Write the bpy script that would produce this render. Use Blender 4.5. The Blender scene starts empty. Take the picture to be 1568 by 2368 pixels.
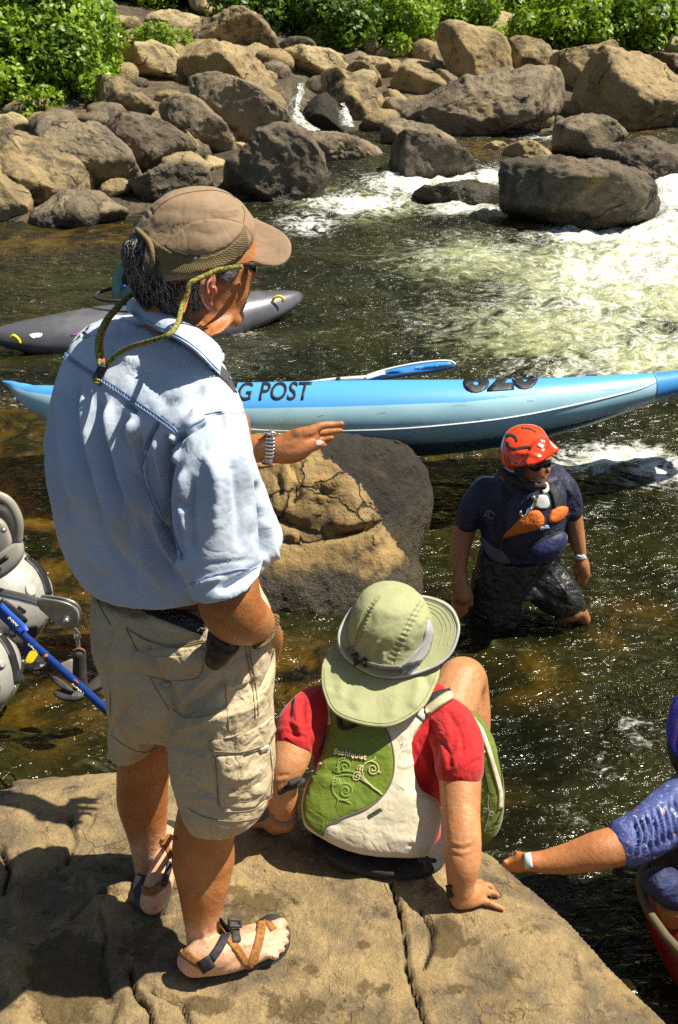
import bpy, bmesh, math, random
import numpy as np
from mathutils import Vector, Matrix
from mathutils.bvhtree import BVHTree
from mathutils.geometry import delaunay_2d_cdt
random.seed(7)
SC = bpy.context.scene
COL = SC.collection
# ---------------------------------------------------------------- view geometry (photo pixels 1568 x 2368)
CAMZ = 2.75; TH = math.radians(27.0); FP = 2539.0; CX, CY = 784.0, 1184.0
CAM = np.array([0, 0, CAMZ]); FW = np.array([0, math.cos(TH), -math.sin(TH)]); UPV = np.array([0, math.sin(TH), math.cos(TH)])
def ray(x, y): return np.array([(x-CX)/FP, 0, 0]) + UPV*(CY-y)/FP + FW
LEAN = lambda x, y: 0.
def V(x, y, Y):
    d = ray(x, y); return CAM + d*((Y+LEAN(x, y))/d[1])
def Z(x, y, z):
    d = ray(x, y); return CAM + d*((z-CAMZ)/d[2])
def proj(P):
    Q = np.atleast_2d(P) - CAM
    dep = Q@FW
    return CX + FP*Q[:, 0]/dep, CY - FP*(Q@UPV)/dep, dep
def pm(y, Y):            # metres per photo pixel at row y, distance Y
    d = ray(CX, y); return (Y/d[1])/FP
# ---------------------------------------------------------------- noise
_r = np.random.RandomState(3); _perm = np.tile(_r.permutation(256), 3)
_g = _r.randn(256, 3); _g /= np.linalg.norm(_g, axis=1)[:, None]
def pn(P, seed=0):
    P = np.asarray(P, float) + seed*17.31
    i = np.floor(P).astype(int); f = P-i; u = f*f*f*(f*(f*6-15)+10)
    out = np.zeros(len(P))
    for dx in (0, 1):
        for dy in (0, 1):
            for dz in (0, 1):
                h = _perm[(_perm[(_perm[(i[:, 0]+dx) & 255] + i[:, 1]+dy) & 255] + i[:, 2]+dz) & 255]
                g = _g[h]; d = (g[:, 0]*(f[:, 0]-dx)+g[:, 1]*(f[:, 1]-dy)+g[:, 2]*(f[:, 2]-dz))
                w = (u[:, 0] if dx else 1-u[:, 0])*(u[:, 1] if dy else 1-u[:, 1])*(u[:, 2] if dz else 1-u[:, 2])
                out += w*d
    return out
def fbm(P, sc, octv=4, seed=0, ridge=False):
    P = np.asarray(P)*sc; a = 1.; s = np.zeros(len(P))
    for k in range(octv):
        n = pn(P*(2.03**k), seed+k)
        s += a*((0.35-abs(n)) if ridge else n); a *= .5
    return s
def sstep(a, b, x): t = np.clip((x-a)/(b-a), 0, 1); return t*t*(3-2*t)
def seg_dist(px, py, pts):
    """distance to polyline and fraction along"""
    best = np.full(len(px), 1e9); fr = np.zeros(len(px)); pts = [np.array(p, float) for p in pts]
    L = [np.linalg.norm(b-a) for a, b in zip(pts, pts[1:])]; T = sum(L) or 1; acc = 0
    for a, b, l in zip(pts, pts[1:], L):
        d = b-a; t = np.clip(((px-a[0])*d[0]+(py-a[1])*d[1])/max(l*l, 1e-9), 0, 1)
        q = np.hypot(px-a[0]-t*d[0], py-a[1]-t*d[1]); m = q < best
        best[m] = q[m]; fr[m] = (acc+t[m]*l)/T; acc += l
    return best, fr
def inpoly(px, py, poly):
    ins = np.zeros(len(px), bool); n = len(poly)
    for i in range(n):
        x1, y1 = poly[i][:2]; x2, y2 = poly[(i+1) % n][:2]
        if y1 == y2: continue
        c = ((y1 > py) != (y2 > py)) & (px < (x2-x1)*(py-y1)/(y2-y1)+x1); ins ^= c
    return ins
def cr(pts, n, closed=False):
    """Catmull-Rom through rows of numbers"""
    P = np.array(pts, float); m = len(P); out = []
    if m == 2 and not closed: return P[0] + (P[1]-P[0])*np.linspace(0, 1, n+1)[:, None]
    segs = m if closed else m-1
    for i in range(segs):
        p0 = P[(i-1) % m] if (closed or i > 0) else 2*P[0]-P[1]; p1 = P[i]; p2 = P[(i+1) % m]
        p3 = P[(i+2) % m] if (closed or i+2 < m) else 2*P[-1]-P[-2]
        for k in range(n):
            t = k/n; out.append(.5*((2*p1)+(p2-p0)*t+(2*p0-5*p1+4*p2-p3)*t*t+(3*p1-p0-3*p2+p3)*t**3))
    if not closed: out.append(P[-1])
    return np.array(out)
# ---------------------------------------------------------------- mesh pieces: (verts Nx3, faces list)
def merge(parts):
    vs = []; fs = []; o = 0
    for v, f in parts:
        vs.append(np.asarray(v)); fs += [tuple(i+o for i in q) for q in f]; o += len(v)
    return np.vstack(vs), fs
def outward(v, f):
    v = np.asarray(v); c = v.mean(0); q = np.array([g[:3] for g in f if len(g) < 6]); a, b, d = v[q[:, 0]]-c, v[q[:, 1]]-c, v[q[:, 2]]-c
    return (v, f) if (a*np.cross(b, d)).sum() > 0 else (v, [tuple(reversed(g)) for g in f])
def rings(R, cap=True, closed=False):
    """R: list of rings (k x 3 arrays)"""
    k = len(R[0]); v = np.vstack(R); f = []; n = len(R)
    for i in range(n if closed else n-1):
        for j in range(k):
            a = i*k+j; b = i*k+(j+1) % k; i2 = (i+1) % n; f.append((a, b, i2*k+(j+1) % k, i2*k+j))
    if cap and not closed:
        f.append(tuple(range(k-1, -1, -1))); f.append(tuple((n-1)*k+j for j in range(k)))
        return outward(v, f)
    return v, f
def limb(pts, n=6, k=14, flat=None, caps=True):
    """pts (x,y,Y,r_px); round tapered tube through pixel/distance points"""
    W = [list(V(p[0], p[1], p[2]))+[p[3]*pm(p[1], p[2])]+([p[4]] if len(p) > 4 else [1]) for p in pts]
    return tube(W, n, k, caps)
def tube(W, n=6, k=12, caps=True, up=None):
    """W rows (x,y,z,r[,aspect along 'up'])"""
    W = [list(w)+([1] if len(w) == 4 else []) for w in W]
    C = cr(W, n); P = C[:, :3]; r = np.maximum(C[:, 3], 1e-4); asp = C[:, 4]
    T = np.gradient(P, axis=0); T /= np.maximum(np.linalg.norm(T, axis=1), 1e-9)[:, None]
    u = np.array(up if up is not None else (0, -FW[2], 1.)); 
    if abs(np.dot(T[0], u/np.linalg.norm(u))) > .95: u = np.array((1., .1, .1))
    R = []
    u = u - T[0]*np.dot(u, T[0]); u /= np.linalg.norm(u)
    an = np.linspace(0, 2*math.pi, k, endpoint=False)
    def ring(p, t, u, rr, a):
        w = np.cross(t, u); return p + rr*(np.cos(an)[:, None]*w + a*np.sin(an)[:, None]*u)
    fr = []
    for i in range(len(P)):
        u = u - T[i]*np.dot(u, T[i]); u /= max(np.linalg.norm(u), 1e-9); fr.append(u.copy())
    if caps:
        for s in (.35, .75, .95):
            h = math.sqrt(1-s*s); R.append(ring(P[0]-T[0]*r[0]*h, T[0], fr[0], r[0]*s, asp[0]))
    for i in range(len(P)): R.append(ring(P[i], T[i], fr[i], r[i], asp[i]))
    if caps:
        for s in (.95, .75, .35):
            h = math.sqrt(1-s*s); R.append(ring(P[-1]+T[-1]*r[-1]*h, T[-1], fr[-1], r[-1]*s, asp[-1]))
    return rings(R)
def rows(rw, n=5, k=40, e=2.3, cap=True):
    """rw rows: (xl,yl,Yl, xr,yr,Yr, thick_m): closed loft whose outline passes through the given edge points"""
    C = cr(rw, n); an = np.linspace(0, 2*math.pi, k, endpoint=False); R = []
    for c in C:
        L = V(c[0], c[1], c[2]); Q = V(c[3], c[4], c[5]); m = (L+Q)/2; U = (Q-L)/2
        w = np.cross(np.array([0, 0, 1.]), U); w[2] = 0; w /= max(np.linalg.norm(w), 1e-9)
        ca, sa = np.cos(an), np.sin(an)
        x = np.sign(ca)*abs(ca)**(2/e); y = np.sign(sa)*abs(sa)**(2/e)
        q = x[:, None]*U + y[:, None]*w*c[6]/2; P_ = m+q
        for _ in range(3):
            sx, _s, dp = proj(P_); a_, b_ = sx.min(), sx.max(); x0 = P_[:, 0].mean(); dm = dp.mean()/FP
            P_[:, 0] = x0+(P_[:, 0]-x0)*((c[3]-c[0])/max(b_-a_, 1)); sx, _s, dp = proj(P_); P_[:, 0] += ((c[0]+c[3])/2-(sx.min()+sx.max())/2)*dm
        R.append(P_)
    return rings(R, cap)
def row(l, Yl, r, Yr, th): return (l[0], l[1], Yl, r[0], r[1], Yr, th)
_ico = {}
def ico(s):
    if s not in _ico:
        b = bmesh.new(); bmesh.ops.create_icosphere(b, subdivisions=s, radius=1)
        _ico[s] = (np.array([v.co[:] for v in b.verts]), [tuple(v.index for v in f.verts) for f in b.faces]); b.free()
    return _ico[s]
def blob(c, r, s=3, rot=None):
    v, f = ico(s); v = v*np.array(r)
    if rot is not None: v = v@np.array(Matrix.Rotation(rot[0], 3, rot[1])).T
    return v+np.array(c), f
def box(c, s, R=None):
    v = np.array([(x, y, z) for x in (-.5, .5) for y in (-.5, .5) for z in (-.5, .5)])*np.array(s)
    if R is not None: v = v@np.array(R).T
    return v+np.array(c), [(0, 1, 3, 2), (4, 6, 7, 5), (0, 4, 5, 1), (2, 3, 7, 6), (0, 2, 6, 4), (1, 5, 7, 3)]
def resample(poly, step, closed=True):
    P = [np.array(p[:2], float) for p in poly]; out = []
    for a, b in (zip(P, P[1:]+P[:1]) if closed else zip(P, P[1:])):
        m = max(1, int(np.linalg.norm(b-a)/step))
        for i in range(m): out.append(a+(b-a)*i/m)
    if not closed: out.append(P[-1])
    return out
def inflate(outline, Y, tilt=0, T=.1, e=1.0, sub=4, smooth=True, yc=None, bend=0):
    """closed body with the given outline lying in a plane through its middle, real thickness T each side"""
    o = cr(outline, 6, closed=True) if smooth else np.array(resample(outline, 6))
    cx, cy = (o[:, 0].min()+o[:, 0].max())/2, (o[:, 1].min()+o[:, 1].max())/2
    t = math.radians(tilt); N = np.array([0, -math.cos(t), math.sin(t)]); U = np.array([1., 0, 0]); W = np.array([0, math.sin(t), math.cos(t)])
    P0 = V(cx, yc if yc is not None else cy, Y)
    pts = []
    for x, y in o:
        d = ray(x, y); s = np.dot(P0-CAM, N)/np.dot(d, N); p = CAM+d*s-P0; pts.append((p@U, p@W))
    pts = np.array(pts); c = pts.mean(0)*0.5+(pts.max(0)+pts.min(0))*.25; q = pts-c
    ang = np.arctan2(q[:, 1], q[:, 0]); rad = np.hypot(q[:, 0], q[:, 1]); s = np.argsort(ang); ang = ang[s]; rad = rad[s]
    v, f = ico(sub); a, b, w = v[:, 0], v[:, 1], v[:, 2]
    r = np.interp(np.arctan2(b, a), np.r_[ang[-1]-2*math.pi, ang, ang[0]+2*math.pi], np.r_[rad[-1], rad, rad[0]])
    S = np.sqrt(np.clip(a*a+b*b, 0, 1)); sn = np.maximum(S, 1e-6)
    S2 = S**e; w2 = np.sign(w)*abs(w)**e
    u_ = c[0]+r*S2*a/sn; v_ = c[1]+r*S2*b/sn
    out = P0+np.outer(u_, U)+np.outer(v_, W)-np.outer(w2*T, N)
    if bend: out += np.outer((u_*u_+v_*v_)*bend, N)
    return outward(out, f)
# ---------------------------------------------------------------- objects
REG = {}
def tag(o, label=None, cat=None, group=None, kind=None):
    if label: o['label'] = label
    if cat: o['category'] = cat
    if group: o['group'] = group
    if kind: o['kind'] = kind
    return o
def orig(p):
    return Vector(p.get('org', (0, 0, 0))) if p is not None else Vector((0, 0, 0))
def obj(name, vf, mat, parent=None, smooth=True, org=None, colr=None, auto=None):
    v, f = vf; v = np.asarray(v, float)
    po = np.array(orig(parent)); o0 = np.array(org) if org is not None else po
    me = bpy.data.meshes.new(name); me.from_pydata((v-o0).tolist(), [], [list(map(int, q)) for q in f]); me.update()
    if smooth: me.polygons.foreach_set('use_smooth', np.ones(len(me.polygons), bool))
    for m in (mat if isinstance(mat, (list, tuple)) else [mat]): me.materials.append(m)
    o = bpy.data.objects.new(name, me); COL.objects.link(o)
    if parent is not None:
        o.parent = parent; o.location = Vector(o0-po)
    else: o.location = Vector(o0)
    o['org'] = [float(x) for x in o0]
    if colr:
        for an, arr in colr.items():
            a = me.attributes.new(an, 'FLOAT', 'POINT'); a.data.foreach_set('value', np.asarray(arr, np.float32))
    if auto:
        me.shade_auto_smooth = None if False else None
    return o
def thing(name, label, cat, loc, group=None):
    e = bpy.data.objects.new(name, None); COL.objects.link(e); e.location = Vector(loc); e.empty_display_size = .1
    e['org'] = [float(x) for x in loc]; tag(e, label, cat, group); return e
def fuse(parts, vox=.006, sm=4, keep=None, lam=.5):
    v, f = merge(parts)
    me = bpy.data.meshes.new('t'); me.from_pydata(v.tolist(), [], f); me.update()
    o = bpy.data.objects.new('t', me); COL.objects.link(o)
    m = o.modifiers.new('r', 'REMESH'); m.mode = 'VOXEL'; m.voxel_size = vox; m.adaptivity = 0
    dg = bpy.context.evaluated_depsgraph_get(); ev = o.evaluated_get(dg); m2 = ev.to_mesh()
    n = len(m2.vertices); co = np.zeros(n*3); m2.vertices.foreach_get('co', co); co = co.reshape(-1, 3)
    fs = [tuple(p.vertices) for p in m2.polygons]
    ed = np.zeros(len(m2.edges)*2, int); m2.edges.foreach_get('vertices', ed); ed = ed.reshape(-1, 2)
    ev.to_mesh_clear(); bpy.data.objects.remove(o); bpy.data.meshes.remove(me)
    co = lap(co, ed, sm, lam)
    return co, fs
def edges_of(f):
    a = []
    for q in f:
        a += [(q[i], q[(i+1) % len(q)]) for i in range(len(q))]
    return np.array(a)
def lap(co, ed, it, lam=.5, wgt=None):
    n = len(co); deg = np.bincount(ed.ravel(), minlength=n).astype(float)[:, None]; deg[deg == 0] = 1
    for _ in range(it):
        s = np.zeros_like(co)
        for k in range(3):
            s[:, k] = np.bincount(ed[:, 0], co[ed[:, 1], k], n)+np.bincount(ed[:, 1], co[ed[:, 0], k], n)
        d = lam*(s/deg-co); co = co+(d if wgt is None else d*wgt[:, None])
    return co
def normals(v, f):
    N = np.zeros_like(v); L = {}
    for q in f: L.setdefault(len(q), []).append(q)
    for k, qs in L.items():
        q = np.array(qs)
        a = np.cross(v[q[:, 1]]-v[q[:, 0]], v[q[:, 2]]-v[q[:, 0]])
        if k > 3: a = np.cross(v[q[:, 2]]-v[q[:, 0]], v[q[:, 3]]-v[q[:, 1]])
        for j in range(k): np.add.at(N, q[:, j], a)
    return N/np.maximum(np.linalg.norm(N, axis=1), 1e-12)[:, None]
def folds(vf, strokes, face=True):
    """strokes: (pts_px, width_px, amp_m). ridge + / valley -"""
    v, f = vf; N = normals(v, f); x, y, d = proj(v); view = CAM-v; view /= np.linalg.norm(view, axis=1)[:, None]
    fac = sstep(-.1, .25, (N*view).sum(1)) if face else 1
    D = np.zeros(len(v))
    for s in strokes:
        q, fr = seg_dist(x, y, cr(s[0], 5) if len(s[0]) > 2 else s[0])
        g = np.exp(-(q/s[1])**2)*(sstep(-.02, .18, fr)*sstep(1.02, .8, fr) if len(s) < 4 else 1)
        D += g*s[2]
    return v+N*(D*fac)[:, None], f
def ndisp(vf, sc, amp, octv=3, seed=0, stretch=(1, 1, 1), ridge=False):
    v, f = vf; N = normals(v, f); return v+N*(amp*fbm(v*np.array(stretch), sc, octv, seed, ridge))[:, None], f
# ---------------------------------------------------------------- surface details that lie on a built surface
class Surf:
    def __init__(s, *vfs):
        v, f = merge(vfs); s.v = v; s.t = BVHTree.FromPolygons([tuple(p) for p in v], f); s.last = float(np.mean((v-CAM)@FW))
    def hit(s, x, y):
        d = ray(x, y); l = np.linalg.norm(d)
        h = s.t.ray_cast(Vector(CAM), Vector(d/l))
        if h[0] is None:
            if s.last is None: return None
            P = CAM+d*s.last
            h = s.t.find_nearest(Vector(P))
        P = np.array(h[0]); N = np.array(h[1]); 
        if np.dot(N, CAM-P) < 0: N = -N
        s.last = np.dot(P-CAM, FW)
        return P, N
def patch(S, poly, t=.003, step=8, puff=0, smooth=True, n=6, noise=0, seed=0, off=0):
    """closed padded patch on a surface; poly in photo px"""
    if smooth: poly = cr(poly, n, closed=True)
    B = resample(poly, step); nb = len(B); bx = np.array(B)
    xs = np.arange(bx[:, 0].min(), bx[:, 0].max(), step); ys = np.arange(bx[:, 1].min(), bx[:, 1].max(), step)
    G = np.array([(a, b) for a in xs for b in ys]) if len(xs) and len(ys) else np.zeros((0, 2))
    if len(G):
        ins = inpoly(G[:, 0], G[:, 1], B); dd, _ = seg_dist(G[:, 0], G[:, 1], list(B)+[B[0]]); G = G[ins & (dd > step*.45)]
    pts = [Vector(p) for p in B]+[Vector(p) for p in G]
    r = delaunay_2d_cdt(pts, [(i, (i+1) % nb) for i in range(nb)], [], 1, 1e-4)
    P2 = np.array([p[:] for p in r[0]]); F = [tuple(q) for q in r[2]]
    dd, _ = seg_dist(P2[:, 0], P2[:, 1], list(B)+[B[0]])
    top = np.zeros((len(P2), 3)); bot = np.zeros((len(P2), 3)); Ns = np.zeros((len(P2), 3))
    for _ in range(1):
        S.last = S.last
    c = P2.mean(0); S.hit(c[0], c[1])
    for i, (x, y) in enumerate(P2):
        P, N = S.hit(x, y); Ns[i] = N; bot[i] = P-N*.002
        top[i] = P
    e = edges_of(F); Ns = lap(Ns, e, 4); Ns /= np.maximum(np.linalg.norm(Ns, axis=1), 1e-9)[:, None]
    h = off+t+puff*np.sqrt(np.clip(dd/(np.sqrt(len(P2))*step*.35), 0, 1))
    if noise: h = h+noise*fbm(top, 14, 3, seed)
    top = top+Ns*h[:, None]
    # orient
    q = np.array([f[:3] for f in F]); nn = np.cross(top[q[:, 1]]-top[q[:, 0]], top[q[:, 2]]-top[q[:, 0]])
    if (nn*(CAM-top[q[:, 0]])).sum() < 0: F = [tuple(reversed(f)) for f in F]
    cnt = {}
    for f in F:
        for a, b in zip(f, f[1:]+f[:1]): cnt[(a, b)] = 1
    n0 = len(P2); side = [(b, a, a+n0, b+n0) for (a, b) in cnt if (b, a) not in cnt]
    v = np.vstack([top, bot]); F2 = F+[tuple(i+n0 for i in reversed(f)) for f in F]+side
    return v, F2
def cord(S, pts, r, off=None, n=4, step=5, k=8, smooth=True):
    """tube lying on a surface"""
    P = cr(pts, n) if smooth and len(pts) > 2 else np.array(pts, float)
    P = resample(P, step, closed=False); W = []; S.hit(*P[len(P)//2])
    for x, y in P:
        p, N = S.hit(x, y); W.append(list(p+N*(off if off is not None else r*.3))+[r])
    W = np.array(W); W[1:-1, :3] = (W[:-2, :3]+W[1:-1, :3]*2+W[2:, :3])/4
    return tube(W.tolist(), 1, k)
def ribbon(S, pts, wpx, t=.0025, off=.001, step=5, n=4):
    P = cr(pts, n) if len(pts) > 2 else np.array(pts, float)
    P = np.array(resample(P, step, closed=False)); T = np.gradient(P, axis=0); T /= np.maximum(np.hypot(*T.T), 1e-6)[:, None]
    Nn = np.c_[-T[:, 1], T[:, 0]]; R = []; S.hit(*P[len(P)//2])
    for p, q in zip(P, Nn):
        ws = []
        for s in (-.5, -.2, .2, .5):
            h = S.hit(*(p+q*wpx*s)); ws.append(h)
        R.append(np.array([h[0]+h[1]*(t+off) for h in ws]+[h[0]+h[1]*(off-.002) for h in reversed(ws)]))
    return rings(R)
def text2d(s, font='', bold=0, shear=0, spacing=1):
    c = bpy.data.curves.new('x', 'FONT'); c.body = s; c.offset = bold; c.shear = shear; c.space_character = spacing
    c.resolution_u = 4
    o = bpy.data.objects.new('x', c); COL.objects.link(o); me = bpy.data.meshes.new_from_object(o.evaluated_get(bpy.context.evaluated_depsgraph_get()))
    v = np.array([q.co[:2] for q in me.vertices]); f = [tuple(p.vertices) for p in me.polygons]
    bpy.data.objects.remove(o); bpy.data.meshes.remove(me); return v, f
def lettering(S, s, x0, y0, x1, y1, h, t=.0015, bold=0, shear=0, sub=1, hx=None, warp=None, spacing=1):
    """text from (x0,y0) to (x1,y1) baseline px, cap height h px (perpendicular, upward unless hx given)"""
    v, f = text2d(s, '', bold, shear, spacing)
    b = bmesh.new(); vs = [b.verts.new((p[0], p[1], 0)) for p in v]
    for q in f:
        try: b.faces.new([vs[i] for i in q])
        except ValueError: pass
    for _ in range(sub): bmesh.ops.subdivide_edges(b, edges=b.edges[:], cuts=1, use_grid_fill=False); bmesh.ops.triangulate(b, faces=b.faces[:])
    bmesh.ops.triangulate(b, faces=b.faces[:])
    b.verts.index_update(); v = np.array([q.co[:2] for q in b.verts]); f = [tuple(q.index for q in w.verts) for w in b.faces]; b.free()
    w = v[:, 0].max()-v[:, 0].min(); u = (v[:, 0]-v[:, 0].min())/w; q = v[:, 1]/.7
    D = np.array([x1-x0, y1-y0], float); L = np.linalg.norm(D); up = np.array([D[1], -D[0]])/L if hx is None else np.array(hx, float)
    P2 = np.array([x0, y0])+np.outer(u, D)+np.outer(q, up)*h
    if warp: P2 = warp(P2)
    top = []; bot = []
    for x, y in P2:
        p, N = S.hit(x, y); top.append(p+N*t); bot.append(p-N*.0005)
    top = np.array(top)
    q3 = np.array([a[:3] for a in f]); nn = np.cross(top[q3[:, 1]]-top[q3[:, 0]], top[q3[:, 2]]-top[q3[:, 0]])
    if (nn*(CAM-top[q3[:, 0]])).sum() < 0: f = [tuple(reversed(a)) for a in f]
    cnt = {}
    for a in f:
        for i, j in zip(a, a[1:]+a[:1]): cnt[(i, j)] = 1
    n0 = len(top); F = f+[(j, i, i+n0, j+n0) for (i, j) in cnt if (j, i) not in cnt]
    return np.vstack([top, bot]), F
def pieces(name, parts, mat, parent):
    return [obj(name, p, mat, parent) for p in parts]
def subthing(name, loc, parent):
    e = thing(name, None, None, loc); e.parent = parent; e.location = Vector(loc)-orig(parent); return e
# ---------------------------------------------------------------- materials
class NT:
    def __init__(s, name):
        s.m = bpy.data.materials.new(name); s.m.use_nodes = True; s.n = s.m.node_tree.nodes; s.l = s.m.node_tree.links; s.n.clear()
        s.out = s.n.new('ShaderNodeOutputMaterial'); s.tc = s.n.new('ShaderNodeTexCoord')
    def N(s, t, ins=None, **kw):
        n = s.n.new('ShaderNode'+t)
        for k, v in kw.items(): setattr(n, k, v)
        for k, v in (ins or {}).items(): s.put(n.inputs[k], v)
        return n
    def put(s, i, v):
        if isinstance(v, bpy.types.NodeSocket): s.l.new(v, i)
        elif isinstance(v, tuple) and i.type == 'RGBA' and len(v) == 3: i.default_value = v+(1,)
        else: i.default_value = v
    def co(s, sc=(1, 1, 1), rot=(0, 0, 0)):
        return s.N('Mapping', {'Vector': s.tc.outputs['Object'], 'Scale': sc, 'Rotation': rot}).outputs[0]
    def noise(s, scale, det=4, rough=.55, dist=0, vec=None, ty='FBM'):
        return s.N('TexNoise', {'Vector': vec or s.tc.outputs['Object'], 'Scale': scale, 'Detail': det, 'Roughness': rough, 'Distortion': dist}).outputs[0]
    def ramp(s, f, a, b):  # smooth 0..1 between a and b
        return s.N('MapRange', {'Value': f, 'From Min': a, 'From Max': b, 'To Min': 0., 'To Max': 1.}, interpolation_type='SMOOTHSTEP').outputs[0]
    def mix(s, f, a, b, mode='MIX'):
        n = s.N('Mix', data_type='RGBA', blend_type=mode); s.put(n.inputs[0], f); s.put(n.inputs[6], a); s.put(n.inputs[7], b); return n.outputs[2]
    def math(s, op, a, b=0., c=None):
        n = s.N('Math', operation=op); s.put(n.inputs[0], a); s.put(n.inputs[1], b)
        if c is not None: s.put(n.inputs[2], c)
        return n.outputs[0]
    def bump(s, h, st, d, nrm=None):
        i = {'Height': h, 'Strength': st, 'Distance': d}
        if nrm is not None: i['Normal'] = nrm
        return s.N('Bump', i).outputs[0]
    def attr(s, nme): return s.N('Attribute', attribute_name=nme).outputs['Fac']
    def pos(s):
        return s.N('SeparateXYZ', {'Vector': s.N('NewGeometry').outputs['Position']}).outputs
    def bsdf(s, **k):
        p = s.N('BsdfPrincipled')
        for a, v in k.items(): s.put(p.inputs[a.replace('_', ' ')], v)
        s.l.new(p.outputs[0], s.out.inputs[0]); return p
def M(name, c, c2=None, vs=6, rough=.8, metal=0, bump=(40, .3, .004), bump2=None, weave=0, spec=.5, sss=0, sheen=0, coat=0, mottle=None, vr=(.35, .65)):
    t = NT(name); col = c
    if c2: col = t.mix(t.ramp(t.noise(vs, 5), *vr), c, c2)
    if mottle: col = t.mix(t.ramp(t.noise(mottle[0], 3), .5, .7), col, mottle[1])
    nr = None
    if bump2: nr = t.bump(t.noise(bump2[0], 3), bump2[1], bump2[2])
    if bump2:
        rd = t.math('ABSOLUTE', t.math('SUBTRACT', t.noise(bump2[0]*.75, 2, .5, .8), .5)); nr = t.bump(rd, bump2[1]*.9, bump2[2]*1.6, nr)
    if bump: nr = t.bump(t.noise(bump[0], 4), bump[1], bump[2], nr)
    if weave:
        w = t.N('TexWave', {'Vector': t.co(rot=(.5, .3, .7)), 'Scale': weave, 'Distortion': .5}).outputs[1]
        w2 = t.N('TexWave', {'Vector': t.co(rot=(.5, .3, .7)), 'Scale': weave, 'Distortion': .5}, bands_direction='Z').outputs[1]
        nr = t.bump(t.math('ADD', w, w2), .35, .0015, nr)
    k = dict(Base_Color=col, Roughness=rough, Metallic=metal)
    p = t.bsdf(**k); t.put(p.inputs['Specular IOR Level'], spec)
    if nr is not None: t.put(p.inputs['Normal'], nr)
    if sss: p.inputs['Subsurface Weight'].default_value = sss; p.inputs['Subsurface Radius'].default_value = (.012, .005, .003); p.inputs['Subsurface Scale'].default_value = 1
    if sheen: p.inputs['Sheen Weight'].default_value = sheen
    if coat: p.inputs['Coat Weight'].default_value = coat
    return t.m
def skin(name, c, c2, spots=(.25, .09, .03), pale=None):
    t = NT(name); n = t.noise(9, 4); col = t.mix(t.ramp(n, .35, .65), c, c2)
    if pale: col = t.mix(t.attr('pale'), col, pale)
    col = t.mix(t.math('MULTIPLY', t.ramp(t.noise(130, 3, .65), .57, .70), .65), col, spots)
    col = t.mix(t.math('MULTIPLY', t.ramp(t.noise(32, 4, .65), .48, .72), .5), col, (c[0]*1.05, c[1]*.62, c[2]*.55))
    nr = t.bump(t.noise(26, 5, .6), .5, .009); nr = t.bump(t.noise(300, 3, .7), .45, .0018, nr)
    p = t.bsdf(Base_Color=col, Roughness=.48, Normal=nr); p.inputs['Subsurface Weight'].default_value = .12
    p.inputs['Subsurface Radius'].default_value = (.010, .004, .002); p.inputs['Subsurface Scale'].default_value = 1
    return t.m
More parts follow.
